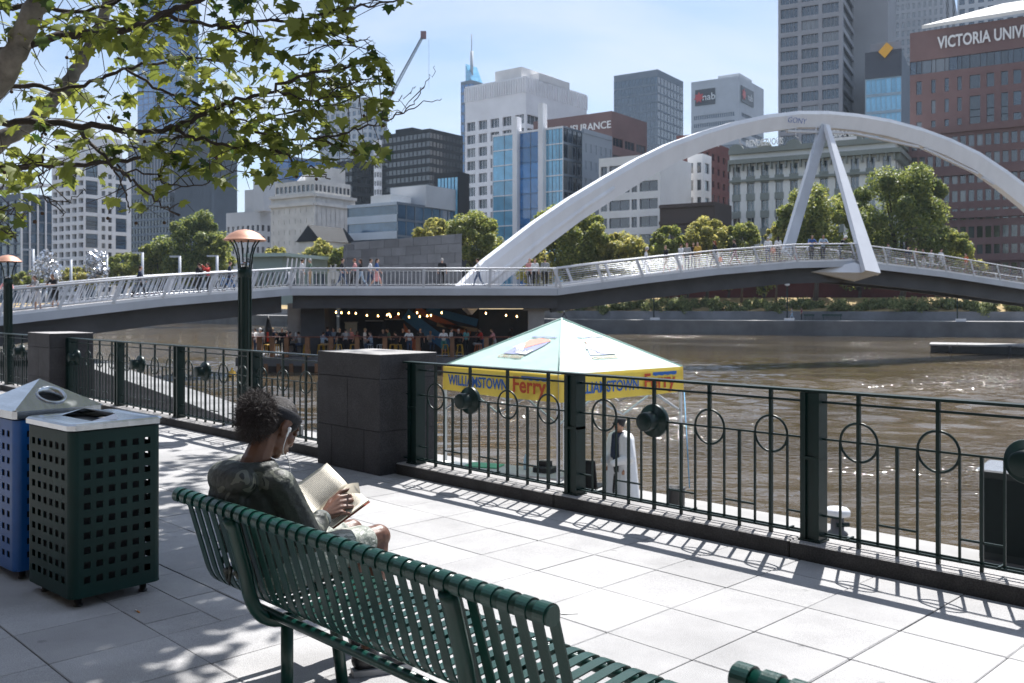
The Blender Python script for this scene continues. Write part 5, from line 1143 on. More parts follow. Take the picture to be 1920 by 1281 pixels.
def rotmat(az, tl, rl):
    ca, sa, ct, st, cr_, sr = np.cos(az), np.sin(az), np.cos(tl), np.sin(tl), np.cos(rl), np.sin(rl); o_ = np.zeros((len(az), 3, 3))
    # Rz(az) * Rx(-tl) * Ry(rl)
    Rz = np.stack([np.stack([ca, -sa, 0 * ca], 1), np.stack([sa, ca, 0 * ca], 1), np.stack([0 * ca, 0 * ca, 1 + 0 * ca], 1)], 1)
    Rx = np.stack([np.stack([1 + 0 * ct, 0 * ct, 0 * ct], 1), np.stack([0 * ct, ct, st], 1), np.stack([0 * ct, -st, ct], 1)], 1)
    Ry = np.stack([np.stack([cr_, 0 * sr, sr], 1), np.stack([0 * sr, 1 + 0 * sr, 0 * sr], 1), np.stack([-sr, 0 * sr, cr_], 1)], 1)
    return Rz @ Rx @ Ry
RM = rotmat(az, tl, rl)
Wp = P + np.array(PO); score = np.where((np.arange(n) < nvis) & (Wp[:, 1] > 1), S_ / Wp[:, 1], 0); pxs = CX + FPX * Wp[:, 0] / Wp[:, 1]; pys = HOR - FPX * (Wp[:, 2] - EYE) / Wp[:, 1]
score[(pxs < 5) | (pxs > 1900) | (pys < 5)] = 0
big = np.argsort(-score)[:290]; isbig = np.zeros(n, bool); isbig[big] = True
lm_ = fastmesh('leaf', LV, LT, PLANE)
for i in big:
    o = bpy.data.objects.new('leaf', lm_); COL.objects.link(o); o.parent = pt; o.matrix_local = Matrix.Translation(P[i]) @ Matrix(RM[i].tolist()).to_4x4() @ Matrix.Scale(S_[i], 4)
idx = np.where(~isbig)[0]; bend = 1 + rs.normal(0, .8, (len(idx), 1, 1)) * np.array([0, 0, 1]); V = (LV[None] * bend) * S_[idx][:, None, None]
V = np.einsum('nij,nkj->nki', RM[idx], V) + P[idx][:, None, :]; T = (LT[None] + (np.arange(len(idx)) * NLV)[:, None, None]).reshape(-1, 3)
o = inst('leaves', fastmesh('leaves', V.reshape(-1, 3), T, PLANE), pt); o['kind'] = 'stuff'
bm_ = MB().lathe([(0, -.014), (.010, -.010), (.014, 0), (.010, .010), (0, .014)], 8).mesh('seed_ball', mat('brown_seed_ball', (.06, .035, .02), .9, 0, .3, 60, .3, 200))
for c in balls[:150]: inst('seed_ball', bm_, pt, c)
# unseen plane trees added behind the viewer to shade the ground and darken the fill
for i, (x, y, r_, h_, lab) in enumerate(((3.2, -4.6, 4.2, 6.6, 'unseen plane tree added for shade just behind the viewer to the right'), (-4.6, -4.4, 4.0, 6.8, 'unseen plane tree added for shade just behind the viewer to the left'), (10.5, -10.5, 4.4, 7.0, 'unseen plane tree added for shade farther behind to the right'))):
    t = empty('plane_tree', (x, y, 0)); tag(t, lab, 'tree', 'shade trees added behind the viewer'); nb = 40
    d = rs.normal(size=(nb, 3)); d /= np.linalg.norm(d, axis=1)[:, None]; C = d * np.array([r_, r_, 2.0]) * rs.uniform(.3, .95, nb)[:, None] + np.array([0, 0, h_]); V, Q = leafcloud(C, rs.uniform(.7, 1.2, nb), 9000, .13, rs); inst('crown', fastmesh('crown', V, Q, PLANE), t)
    m = MB(); m.tube([(0, 0, 0), (.1, 0, 2.2), (0, .1, 4.0), (.1, 0, h_)], [.24, .2, .17, .08], 10); m.build('trunk', PBARK, t)
    for k in range(6):
        m = MB(); c_ = Vector(C[k]); m.tube([(0, 0, 3.4), c_ * .5 + Vector((0, 0, 2.2)), c_], [.09, .06, .02], 6); m.build('limb', PBARK, t)
# ================================================================ PEOPLE (continuous skins grown over jointed limbs)
def capsule(m, p, r, q, s, n=10):
    p = Vector(p); q = Vector(q); d = q - p; L = d.length
    if L < 1e-6: d = Vector((0, 0, 1)); L = 1e-6
    rot = d.to_track_quat('Z', 'Y').to_matrix(); prof = [(0, -r)]
    for k in range(1, 5): a = R(-90 + k * 22.5); prof.append((r * math.cos(a), r * math.sin(a)))
    for k in range(0, 4): a = R(k * 22.5); prof.append((s * math.cos(a), L + s * math.sin(a)))
    prof.append((0, L + s)); prof = [(max(1e-5, a), b) for a, b in prof]
    m.lathe(prof, n, p, 0, True, rot)
def ellipsoid(m, c, rad, rot=None, n=14):
    prof = [(max(1e-5, math.cos(R(-90 + 180 * k / 10))), math.sin(R(-90 + 180 * k / 10))) for k in range(11)]
    S3 = Matrix.Diagonal(Vector(rad)); mt = (rot @ S3) if rot is not None else S3
    m.lathe(prof, n, c, 0, True, mt)
def blob(name, prims, voxel, mats, smooth_it=4, fac=.5):
    """prims: ('c', p, r, q, s, mi) tapered limbs, ('e', c, radii, rot, mi) ellipsoids -> one continuous mesh"""
    m = MB()
    for pr in prims:
        if pr[0] == 'c': capsule(m, pr[1], pr[2], pr[3], pr[4])
        else: ellipsoid(m, pr[1], pr[2], pr[3])
    me = m.mesh(name, mats[0], True); o = bpy.data.objects.new('tmp', me)
    a = o.modifiers.new('r', 'REMESH'); a.mode = 'VOXEL'; a.voxel_size = voxel; a.use_smooth_shade = True
    if smooth_it: b = o.modifiers.new('s', 'SMOOTH'); b.factor = fac; b.iterations = smooth_it
    out = eval_mesh(o)
    bpy.data.objects.remove(o); bpy.data.meshes.remove(me); out.name = name; out.materials.clear()
    for x in mats: out.materials.append(x)
    nf = len(out.polygons); C = np.empty(nf * 3, np.float32); out.polygons.foreach_get('center', C); C = C.reshape(-1, 3)
    if len(mats) > 1:
        best = np.full(nf, 1e9); mi = np.zeros(nf, np.int32)
        for pr in prims:
            if pr[0] == 'c':
                p = np.array(pr[1]); q = np.array(pr[3]); d = q - p; t = np.clip(((C - p) @ d) / max(1e-9, d @ d), 0, 1); dist = np.linalg.norm(C - p - t[:, None] * d, axis=1) - (pr[2] + (pr[4] - pr[2]) * t)
            else:
                L = C - np.array(pr[1]); 
                if pr[3] is not None: L = L @ np.array(pr[3])
                rr = np.array(pr[2]); k = np.linalg.norm(L / rr, axis=1); dist = (k - 1) * rr.min()
            w = dist < best; best[w] = dist[w]; mi[w] = pr[-1]
        out.polygons.foreach_set('material_index', mi)
    out.polygons.foreach_set('use_smooth', np.ones(nf, bool)); out.update(); return out
SKINM = {'fair': mat('fair_skin', (.55, .33, .24), .55), 'tan': mat('tan_skin', (.40, .22, .14), .55), 'brown': mat('brown_skin', (.16, .075, .045), .5)}
CLOTH = {}
def cloth(k):
    pal = dict(white=(.72, .72, .72), black=(.012, .012, .014), navy=(.015, .025, .06), blue=(.04, .10, .28), jeans=(.05, .08, .15), grey=(.28, .29, .30), red=(.50, .035, .03), orange=(.62, .14, .04), pink=(.55, .25, .25), green=(.10, .16, .12), teal=(.08, .28, .30), tan=(.36, .26, .16), maroon=(.18, .03, .05), yellow=(.55, .33, .06), lightblue=(.30, .40, .52), brownh=(.04, .022, .014), blondeh=(.40, .27, .12), greyh=(.42, .41, .40), redh=(.22, .06, .02), dark=(.02, .018, .02))
    return mat('cloth_' + k, pal[k], .85, 0, .15, 14)
# material slots: 0 skin 1 top 2 trousers 3 hair 4 shoes 5 lower leg 6 forearm
def pose_prims(pose, fem=False, skirt=False, hat=False):
    P = []; c = lambda p, r, q, s, mi: P.append(('c', p, r, q, s, mi)); e = lambda p, rad, mi, rot=None: P.append(('e', p, rad, rot, mi))
    sw = .165 if fem else .19; hw = .095
    lean = {'stand': 0, 'walk': .03, 'lean': .26, 'sit': .12, 'photo': 0, 'bend': .5}[pose]; hz = .72 if pose == 'sit' else .92
    tl = .50; ca, sa = math.cos(lean), math.sin(lean)
    def T(x, y, z): return (x, y * ca + z * sa, hz + z * ca - y * sa)       # torso frame at the hips
    e(T(0, 0, .02), (.155 if not fem else .165, .11, .12), 2); e(T(0, 0, .20), (.135, .095, .16), 1); e(T(0, 0, .38), (.165 if not fem else .145, .105, .16), 1)
    c(T(-sw + .03, 0, .50), .058, T(sw - .03, 0, .50), .058, 1); c(T(0, .0, .52), .055, T(0, .01, .60), .05, 0)
    hd = T(0, .03, .70); e(hd, (.075, .092, .108), 0); e((hd[0], hd[1] + .085, hd[2] - .015), (.014, .02, .02), 0)
    e((hd[0], hd[1] - .018, hd[2] + .03), (.083, .092, .095), 3)
    if hat: c((hd[0], hd[1] + .02, hd[2] + .055), .10, (hd[0], hd[1] + .05, hd[2] + .06), .10, 3)
    if fem: c((hd[0], hd[1] - .06, hd[2] + .02), .065, T(0, -.06, .50), .045, 3)
    fy = {'stand': (0.0, .02), 'walk': (.30, -.32), 'lean': (-.02, .08), 'photo': (.05, -.05), 'bend': (.0, .1)}
    if pose == 'sit':
        for s in (-1, 1):
            c((s * hw, 0, .72), .085, (s * .12, .40, .74), .06, 2); c((s * .12, .40, .74), .055, (s * .11, .36, .34), .04, 5); c((s * .11, .34, .30), .035, (s * .12, .50, .29), .032, 4)
    else:
        for s, f in zip((-1, 1), fy[pose]):
            kn = (s * .095, f * .55 + (.05 if pose == 'walk' and f < 0 else .03), .50); an = (s * .09, f + (0 if f >= 0 else -.06), .10 if f >= 0 or pose != 'walk' else .16)
            c((s * hw, 0, .90), .085, kn, .058, 2); c(kn, .055, an, .038, 5); c((an[0], an[1] - .03, an[2] - .055), .038, (an[0] + s * .015, an[1] + .14, an[2] - .062), .034, 4)
    if skirt: c((0, 0, .92), .14, (0, .0, .60), .19, 2)
    for s in (-1, 1):
        sh = T(s * sw, 0, .49)
        if pose in ('lean',): el = (s * (sw + .09), sh[1] + .17, 1.17); ha = (s * .07, sh[1] + .36, 1.19)
        elif pose == 'photo': el = (s * (sw + .08), sh[1] + .14, 1.34); ha = (s * .06, sh[1] + .32, 1.56)
        elif pose == 'sit': el = (s * (sw + .05), sh[1] + .15, hz + .27); ha = (s * .1, sh[1] + .34, hz + .33)
        elif pose == 'walk': el = (s * (sw + .05), sh[1] - s * .10, sh[2] - .27); ha = (s * (sw + .03), sh[1] - s * .10 + .14, sh[2] - .47)
        elif pose == 'bend': el = (s * (sw + .08), sh[1] + .12, sh[2] - .22); ha = (s * .08, sh[1] + .3, sh[2] - .2)
        else: el = (s * (sw + .05), sh[1] - .02, sh[2] - .28); ha = (s * (sw + .05), sh[1] + .08, sh[2] - .50)
        c(sh, .052, el, .042, 1); c(el, .040, ha, .028, 6); d = (Vector(ha) - Vector(el)).normalized(); e(tuple(Vector(ha) + d * .05), (.032, .045, .038), 0)
    return P
_pm = {}
def person(loc, rz, label, pose='stand', top='grey', leg='jeans', hair='brownh', shoes='dark', skin='fair', fem=False, skirt=False, shorts=False, sleeves=False, hat=False, h=1.0, group=None, cat='person'):
    k = (pose, fem, skirt, hat)
    if k not in _pm: _pm[k] = blob('person', pose_prims(*k), .021, [cloth('grey')] * 7, 3)
    o = inst('person', _pm[k], None, loc, (0, 0, rz), h); tag(o, label, cat, group)
    sk = SKINM[skin]; ms = [sk, cloth(top), cloth(leg), cloth(hair), cloth(shoes), sk if (shorts or skirt) else cloth(leg), cloth(top) if sleeves else sk]
    for i, m_ in enumerate(ms): o.material_slots[i].link = 'OBJECT'; o.material_slots[i].material = m_
    return o
def deckpos(P, Q, px, inn):
    k = (px - CX) / FPX
    A = [p + (q - p).normalized() * inn for p, q in zip(P, Q)]
    for a, b in zip(A[:-1], A[1:]):
        d = b - a; den = d.x - k * d.y
        if abs(den) < 1e-9: continue
        t = (k * a.y - a.x) / den
        if -.001 <= t <= 1.001: return a + d * t
    return None
TOC = R(180)   # facing the viewer
BP = 'people crossing the footbridge'
ppl = [  # run, px, inward, facing deg (0 = away, 180 = towards viewer, 90 = left, -90 = right), label, kwargs
 ('L', 14, .55, 200, 'person in a pale pink shirt leaning on the ramp rail at the left edge', dict(pose='lean', top='pink', leg='dark')),
 ('L', 72, .45, 150, 'woman-height person in grey top and white shorts leaning on the left ramp rail', dict(pose='lean', top='grey', leg='white', shorts=True, fem=True, sleeves=False)),
 ('L', 104, .45, 165, 'person in black shirt and black shorts leaning on the left ramp rail', dict(pose='lean', top='black', leg='black', shorts=True, skin='tan')),
 ('L', 262, 2.6, -80, 'person in dark navy clothes walking alone along the left ramp', dict(pose='walk', top='navy', leg='dark', sleeves=True)),
 ('L', 374, 1.6, 60, 'person in dark jacket standing left of the red shirted photographer', dict(pose='stand', top='dark', leg='black', sleeves=True)),
 ('L', 390, 1.2, 130, 'person in a red shirt raising a camera on the left ramp', dict(pose='photo', top='red', leg='black', fem=True, sleeves=True)),
 ('L', 430, 2.2, -70, 'person in navy jacket pushing a blue bicycle on the left ramp', dict(pose='walk', top='navy', leg='navy', sleeves=True)),
 ('C', 566, 1.6, -60, 'person in white top with black hair at the platform left end', dict(top='white', leg='grey', hair='dark', skin='tan')),
 ('C', 582, 1.2, 100, 'grey haired person in green shirt at the platform left end', dict(top='green', leg='tan', hair='greyh')),
 ('C', 641, .9, -90, 'person in black shirt and jeans walking along the platform', dict(pose='walk', top='black', leg='jeans')),
 ('C', 666, 1.2, 90, 'person in pale top and black trousers left of the long haired walker', dict(pose='walk', top='pink', leg='black', hair='redh')),
 ('C', 677, 1.5, 90, 'person with long dark hair and jeans in the platform group', dict(pose='walk', top='dark', leg='lightblue', fem=True)),
 ('C', 694, 1.2, -90, 'person in white shirt and grey trousers in the platform group', dict(pose='walk', top='white', leg='jeans')),
 ('C', 706, 1.0, -90, 'person in blue top and pink skirt in the platform group', dict(pose='walk', top='blue', leg='pink', skirt=True, fem=True)),
 ('C', 829, .7, 0, 'white haired person in black standing against the platform rail', dict(top='black', leg='black', hair='greyh')),
 ('C', 897, .8, 90, 'person in white shirt and dark jeans striding past the arch foot', dict(pose='walk', top='white', leg='jeans')),
 ('C', 993, 1.2, 180, 'red haired person in pink top beside the platform corner', dict(top='pink', leg='dark', hair='redh', fem=True)),
 ('C', 1003, 1.0, 180, 'person in white top standing with the red haired one', dict(top='white', leg='dark', fem=True)),
 ('C', 1022, .5, 0, 'person in grey shirt and black trousers with back turned at the platform corner', dict(top='grey', leg='black', hair='dark', sleeves=True)),
 ('R', 1211, 1.0, -100, 'person in white shirt and pale hat near the start of the span', dict(pose='walk', top='white', leg='grey', hair='greyh', hat=True, sleeves=True)),
 ('R', 1249, 1.8, 120, 'bald person in dark shirt and tan shorts on the span', dict(pose='walk', top='dark', leg='tan', hair='tan', shorts=True, sleeves=True)),
 ('R', 1276, .9, -60, 'person in white shirt and white shorts at the head of the span group', dict(pose='walk', top='white', leg='white', shorts=True)),
 ('R', 1288, 1.3, 160, 'person with maroon hair and grey top in the span group', dict(top='grey', leg='dark', hair='maroon')),
 ('R', 1300, 1.7, 180, 'blond person in black jacket in the span group', dict(top='black', leg='dark', hair='blondeh', sleeves=True)),
 ('R', 1308, 1.4, 170, 'person in yellow top in the span group', dict(pose='walk', top='yellow', leg='tan', fem=True)),
 ('R', 1341, 1.2, 60, 'long haired person in black carrying a red bag on the span', dict(pose='walk', top='black', leg='black', fem=True, hair='redh')),
 ('R', 1354, 1.3, 60, 'small child in dark clothes beside the red bag', dict(pose='walk', top='dark', leg='grey', h=.68)),
 ('R', 1378, 1.0, 60, 'person in black shirt and red shorts on the span', dict(pose='walk', top='black', leg='maroon', shorts=True)),
 ('R', 1440, 1.1, -20, 'person in white top and blue jeans left of the V struts', dict(top='white', leg='jeans', hair='greyh')),
 ('R', 1449, .9, 180, 'child in orange top left of the V struts', dict(top='orange', leg='tan', h=.66)),
 ('R', 1459, 1.4, 0, 'dark haired person in white top left of the V struts', dict(top='white', leg='dark', hair='dark', fem=True)),
 ('R', 1492, 1.8, 90, 'small child in pink between the V struts', dict(top='pink', leg='red', h=.6)),
 ('R', 1521, .45, 180, 'person in bright blue shirt leaning on the rail between the struts', dict(pose='lean', top='blue', leg='dark', skin='tan')),
 ('R', 1543, .45, 170, 'person in pale blue shirt leaning on the rail between the struts', dict(pose='lean', top='lightblue', leg='dark', skin='tan')),
 ('R', 1574, .5, 240, 'person in black with white cap bent over the rail by the apex', dict(pose='bend', top='black', leg='jeans', hair='white', hat=True, sleeves=True)),
 ('R', 1666, 1.6, 20, 'person in grey shirt right of the wide strut', dict(top='grey', leg='grey', sleeves=True)),
 ('R', 1703, 1.5, 150, 'person in dark shirt right of the wide strut', dict(top='navy', leg='dark', h=.95)),
 ('R', 1717, 1.2, 180, 'person in tan top in the right hand group', dict(top='tan', leg='dark', fem=True, h=.92)),
 ('R', 1732, 1.3, 100, 'person in black top and white skirt in the right hand group', dict(pose='walk', top='black', leg='white', skirt=True, fem=True, h=.93)),
 ('R', 1746, 1.1, 180, 'person in white dress in the right hand group', dict(top='white', leg='white', skirt=True, fem=True, h=.93)),
 ('R', 1764, .9, -150, 'person all in white at the end of the right hand group', dict(pose='walk', top='white', leg='white', shorts=True)),
 ('R', 1812, .8, 100, 'person in orange shirt and tan shorts near the right end of the bridge', dict(pose='walk', top='orange', leg='tan', shorts=True)),
]
runs = {'L': (Pn, Qn), 'C': (Pp, Qp), 'R': (Pr, Qr)}
posd = {}
for rn, px, inn, fd, lab, kw in ppl:
    p = deckpos(*runs[rn], px, inn)
    if p is None: continue
    posd[px] = p; kw['h'] = kw.get('h', 1.0) * (1.08 if rn != 'L' else 1.05); person(p + Vector((0, 0, -.005)), R(fd), lab, group=BP, **kw)
# bicycle pushed on the left ramp
p = posd[430] + Vector((.1, -.55, 0)); t = empty('bicycle', p, math.atan2(dl.y, dl.x)); tag(t, 'blue bicycle wheeled along the left ramp beside the person in navy', 'bicycle')
BIKE = mat('blue_bike_frame', (.05, .20, .50), .4)
for x in (-.5, .5):
    m = MB(); m.torus((x, 0, .34), .32, .022, 22, 6); m.tube([(x, -.05, .34), (x, .05, .34)], .02, 6)
    for a in range(6): m.beam((x, 0, .34), (x + .31 * math.cos(a * 1.047), 0, .34 + .31 * math.sin(a * 1.047)), .006, .006, 0, (0, 1, 0))
    m.build('wheel', BLACK, t)
m = MB()
for a, b in (((-.5, 0, .34), (-.05, 0, .30)), ((-.05, 0, .30), (-.18, 0, .82)), ((-.18, 0, .75), (.38, 0, .78)), ((-.05, 0, .30), (.40, 0, .68)), ((.36, 0, .88), (.5, 0, .34)), ((-.5, 0, .34), (-.17, 0, .72))): m.tube([a, b], .018, 6)
m.build('frame', BIKE, t); m = MB(); m.box((-.2, 0, .86), (.24, .12, .05)); m.build('saddle', BLACK, t); m = MB(); m.tube([(.34, -.28, .98), (.36, 0, .94), (.34, .28, .98)], .014, 6); m.tube([(.36, 0, .88), (.36, 0, .95)], .014, 6); m.build('handlebar', BLACK, t)
m = MB(); m.bbox((-.12, -.05, 0), (.12, .05, .34), .04); tag(m.build('bag', cloth('orange'), None, posd[1341] + Vector((.28, -.3, .42))), 'bright red orange bag carried on the span by the long haired person', 'bag')
# ---------------------------------------------------------------- floating bar under the platform
DWOOD = mat('weathered_timber_post', (.20, .10, .05), .75, 0, .25, 2, .2, 20, rnd=.2); REDR = mat('red_brown_counter', (.16, .05, .03), .5); STY = mat('yellow_stool_paint', (.55, .33, .03), .4); STW = mat('pale_blue_stool_paint', (.45, .52, .58), .4); STO = mat('orange_stool_paint', (.5, .15, .04), .5)
bd = empty('floating_bar', (-16, 57.2, WZ)); tag(bd, 'dark floating timber bar platform moored under the bridge', 'bar platform'); BB = Vector((-16, 57.2, WZ))
m = MB(); m.bl((-.8, -.2, .35), (19.2, 7.5, PFZ - WZ)); m.build('deck', mat('grey_timber_decking', (.12, .12, .125), .8, 0, .25, 1.5), bd)
m = MB(); m.bl((-.7, -.1, -.8), (19.1, 7.4, .349)); m.build('hull', mat('rusty_dark_hull', (.045, .035, .03), .8, 0, .5, .6), bd)
for i in range(26):
    m = MB(); m.bl((-.6 + i * .77, -.26, -.3), (-.38 + i * .77, -.101, .5)); m.build('fender_pile', DWOOD, bd)
ctz = EYE - 60 / FPX * 57.5
m = MB(); m.bl((-.5, -.12, ctz - WZ - .05), (17.2, .32, ctz - WZ)); m.build('counter', REDR, bd)
for px in (471, 487, 511, 538, 577, 621, 670, 722, 784, 848, 912):
    m = MB(); x = (px - CX) / FPX * 57.3 + 16; m.bl((x - .13, -.10, PFZ - WZ), (x + .13, .16, ctz - WZ - .051)); m.build('post', DWOOD, bd)
m = MB(); m.tube([(-.4, .02, .99), (17.1, .02, .99)], .02, 6); m.build('foot_rail', RAILM, bd)
# back wall with painted stripes, kiosk, dark piers
bw_ = empty('bar_wall', (-11.4, 62.4, PFZ)); tag(bw_, 'dark back wall of the bar painted with orange and blue diagonal stripes', 'wall')
m = MB(); m.bl((0, 0, 0), (9.2, .3, 3.0)); m.build('wall', mat('charcoal_wall', (.018, .018, .022), .8), bw_)
ORG = mat('orange_mural_paint', (.42, .10, .03), .6); BLU = mat('blue_mural_paint', (.02, .13, .30), .6); TNB = mat('tan_mural_paint', (.25, .17, .10), .6)
for (a, b), mt_, w in ((((5.0, 2.9), (8.6, 1.2)), ORG, .42), (((4.3, 2.6), (7.2, .4)), BLU, .75), (((5.7, 2.9), (9.1, 2.0)), BLU, .5), (((3.6, 2.4), (5.2, .1)), ORG, .5), (((6.4, 1.9), (9.1, 1.5)), TNB, .25)):
    m = MB(); m.beam((a[0], -.01, a[1]), (b[0], -.01, b[1]), .03, w, 0, (0, 0, 1)); m.build('mural_stripe', mt_, bw_)
for x, z, w, h_, mt_ in ((.3, 1.2, .8, .8, mat('pale_poster', (.45, .45, .40), .7)), (1.7, .2, 1.1, 1.9, mat('dark_doorway', (.006, .006, .008), .8)), (3.0, .5, 1.2, 1.7, mat('dark_doorway', (.006, .006, .008), .8))):
    m = MB(); m.bl((x, -.06, z), (x + w, .0, z + h_)); m.build('panel', mt_, bw_); m = MB(); m.bl((x - .05, -.09, z + h_), (x + w + .05, .0, z + h_ + .06)); m.build('lintel', CONC, bw_)
bulb = MB().lathe([(.0001, -.05), (.034, -.03), (.042, 0), (.03, .04), (.015, .08), (.0001, .09)], 10).mesh('glass_bulb', emit('warm_bulb', (1, .58, .20), 9)); cap_ = MB().lathe([(.02, .08), (.02, .16)], 8).mesh('socket', BLACK)
ORD = 'first second third fourth fifth sixth seventh eighth ninth tenth eleventh twelfth thirteenth fourteenth fifteenth sixteenth seventeenth eighteenth nineteenth twentieth twenty-first twenty-second'.split()
for i, (px, py) in enumerate([(630, 586), (640, 587), (654, 587), (667, 588), (688, 592), (709, 593), (726, 591), (730, 590), (732, 594), (747, 589), (767, 595), (782, 587), (787, 594), (801, 593), (808, 592), (828, 587), (911, 588), (924, 575), (935, 575), (949, 592), (969, 594), (983, 578)]):
    t = empty('festoon_lamp', at(px, py, 58.6 + .9 * ((i * 7) % 5) / 5)); tag(t, 'warm festoon bulb above the bar crowd, ' + ORD[i] + ' from the left', 'lamp', 'festoon bulbs over the bar'); inst('glass_bulb', bulb, t); inst('socket', cap_, t)
    m = MB(); m.tube([(0, 0, .15), (0, 0, max(.3, C0.z - .9 - t.location.z))], .006, 4); m.build('flex', BLACK, t)
def stool(px, D, mt_, label):
    t = empty('bar_stool', ((px - CX) / FPX * D, D, PFZ)); tag(t, label, 'stool', 'metal bar stools'); t.rotation_euler.z = px * .7
    m = MB(); m.bbox((-.16, -.16, .72), (.16, .16, .75), .02); m.build('seat', mt_, t)
    lm2 = None
    for a in (-1, 1):
        for b in (-1, 1):
            m = MB(); m.beam((a * .13, b * .13, .72), (a * .21, b * .21, 0), .04, .04); m.build('leg', mt_, t)
    m = MB()
    for a, b in (((-.18, -.18), (.18, -.18)), ((.18, -.18), (.18, .18)), ((.18, .18), (-.18, .18)), ((-.18, .18), (-.18, -.18))): m.beam((*a, .26), (*b, .26), .025, .025)
    m.build('brace', mt_, t)
for px, mt_, lab in ((500, STY, 'yellow metal stool at the left end of the bar'), (518, STY, 'yellow metal stool second from the bar left end'), (575, STY, 'yellow metal stool left of the dark pier'), (602, STY, 'yellow metal stool right of the dark pier'), (634, STY, 'yellow metal stool below the grey shirted drinker'), (662, STY, 'yellow metal stool left of the pale stools'), (693, STW, 'pale blue metal stool left of its pale twin'), (713, STW, 'pale blue metal stool right of its pale twin'), (736, STY, 'yellow metal stool right of the pale stools'), (747, STY, 'yellow metal stool beside the white shirted drinker'), (835, STY, 'yellow metal stool under the drinker in teal shorts'), (862, STY, 'yellow metal stool right of a timber post'), (897, STO, 'orange metal stool near the right end of the bar'), (928, STY, 'yellow metal stool at the right end of the bar')): stool(px, 58.0, mt_, lab)
bar = [(473, 58.1, 170, 'lean', 'white', 'jeans', 'first drinker in white at the left end of the bar', {}), (488, 58.3, 190, 'stand', 'white', 'grey', 'drinker with pale cap and white shirt at the bar left end', dict(hair='white', hat=True)), (503, 59.2, 90, 'stand', 'grey', 'tan', 'drinker in grey behind the bar left end', dict(hair='brownh')),
       (522, 58.5, 100, 'sit', 'black', 'black', 'seated drinker in black beside the black banner', dict(hair='dark', fem=True)), (529, 59.4, 180, 'stand', 'black', 'black', 'standing drinker in black behind the seated one', dict(hair='dark')), (541, 58.4, -90, 'sit', 'dark', 'dark', 'seated drinker in dark clothes left of the grey column', dict(hair='dark')), (549, 59.5, 200, 'stand', 'dark', 'black', 'dark drinker just left of the grey column', dict(skin='brown', hair='dark')), (562, 58.4, 60, 'sit', 'grey', 'jeans', 'seated drinker in grey in front of the dark pier', {}),
       (604, 58.2, -30, 'sit', 'lightblue', 'tan', 'seated drinker in pale blue with back turned', {}), (614, 58.9, -10, 'stand', 'navy', 'dark', 'tall drinker in navy with back turned', dict(h=1.05)), (637, 59.2, 180, 'stand', 'dark', 'dark', 'drinker in dark shirt beside the kiosk', {}), (648, 58.2, 10, 'lean', 'grey', 'dark', 'drinker in grey shirt leaning on the counter', dict(sleeves=True)), (658, 59.6, 150, 'stand', 'pink', 'dark', 'drinker in pink behind the grey shirted one', dict(fem=True)),
       (697, 58.2, 120, 'sit', 'lightblue', 'jeans', 'seated drinker in light blue on a pale stool', dict(fem=True)), (719, 58.3, 180, 'lean', 'black', 'black', 'bearded drinker in black leaning on the counter', dict(skin='tan', hair='dark')), (744, 58.4, 60, 'sit', 'dark', 'dark', 'dark clad seated drinker left of the white shirted one', dict(hair='dark')), (768, 58.1, 175, 'lean', 'white', 'jeans', 'drinker in white shirt and jeans at the counter middle', {}), (788, 58.6, 190, 'stand', 'black', 'black', 'drinker in black right of the white shirted one', dict(skin='fair')),
       (832, 58.1, 180, 'lean', 'white', 'teal', 'drinker in white shirt and teal shorts', dict(shorts=True)), (860, 58.2, 180, 'lean', 'black', 'black', 'grey bearded drinker in black right of the teal shorts', dict(hair='greyh')), (874, 59.0, 40, 'stand', 'teal', 'dark', 'drinker in teal top behind the grey bearded one', dict(fem=True)), (890, 58.9, -60, 'sit', 'dark', 'grey', 'seated drinker in dark top near the bar right end', dict(skin='brown')), (928, 58.4, 100, 'lean', 'pink', 'grey', 'drinker in pink reaching along the counter', dict(sleeves=True, fem=True)), (959, 60.5, 20, 'stand', 'black', 'black', 'dark haired drinker in black beyond the bar right end', dict(fem=True)), (993, 62, 20, 'stand', 'dark', 'dark', 'drinker in dark clothes just left of the tent peak', dict(hair='brownh'))]
xt = [('white', 'jeans'), ('grey', 'dark'), ('navy', 'jeans'), ('pink', 'tan'), ('white', 'tan'), ('dark', 'dark'), ('lightblue', 'jeans'), ('maroon', 'dark'), ('white', 'grey'), ('green', 'dark'), ('black', 'black'), ('grey', 'jeans'), ('white', 'dark'), ('red', 'jeans')]
nm = ['first', 'second', 'third', 'fourth', 'fifth', 'sixth', 'seventh', 'eighth', 'ninth', 'tenth', 'eleventh', 'twelfth', 'thirteenth', 'fourteenth']
for i, px in enumerate((479, 495, 511, 535, 555, 590, 625, 668, 684, 732, 756, 806, 846, 905)): bar.append((px, 59.0 + .35 * (i % 4), 90 + 47 * i % 200, ('stand', 'lean', 'stand', 'sit')[i % 4], *xt[i], 'back row drinker in %s top, %s of that row from the left' % (xt[i][0], nm[i]), dict(fem=i % 3 == 1, hair=('brownh', 'dark', 'blondeh')[i % 3], skin=('fair', 'tan')[i % 2])))
for px, D, fd, po, tp, lg, lab, kw in bar: person(Vector(((px - CX) / FPX * D, D, PFZ)), R(fd), lab, po, tp, lg, group='drinkers at the floating bar', **kw)
m = MB(); m.lathe([(.05, 0), (.05, .3), (.22, .5), (.26, 1.6), (.12, 2.25), (.02, 2.5)], 10); m.bl((-.02, -.27, .9), (.10, -.24, 1.5), 1); tag(m.build('closed_umbrella', [BLACK, mat('red_print', (.5, .05, .03), .6)], None, ((503 - CX) / FPX * 58.6, 58.6, PFZ)), 'tall black folded umbrella with a red print at the bar left end', 'umbrella')
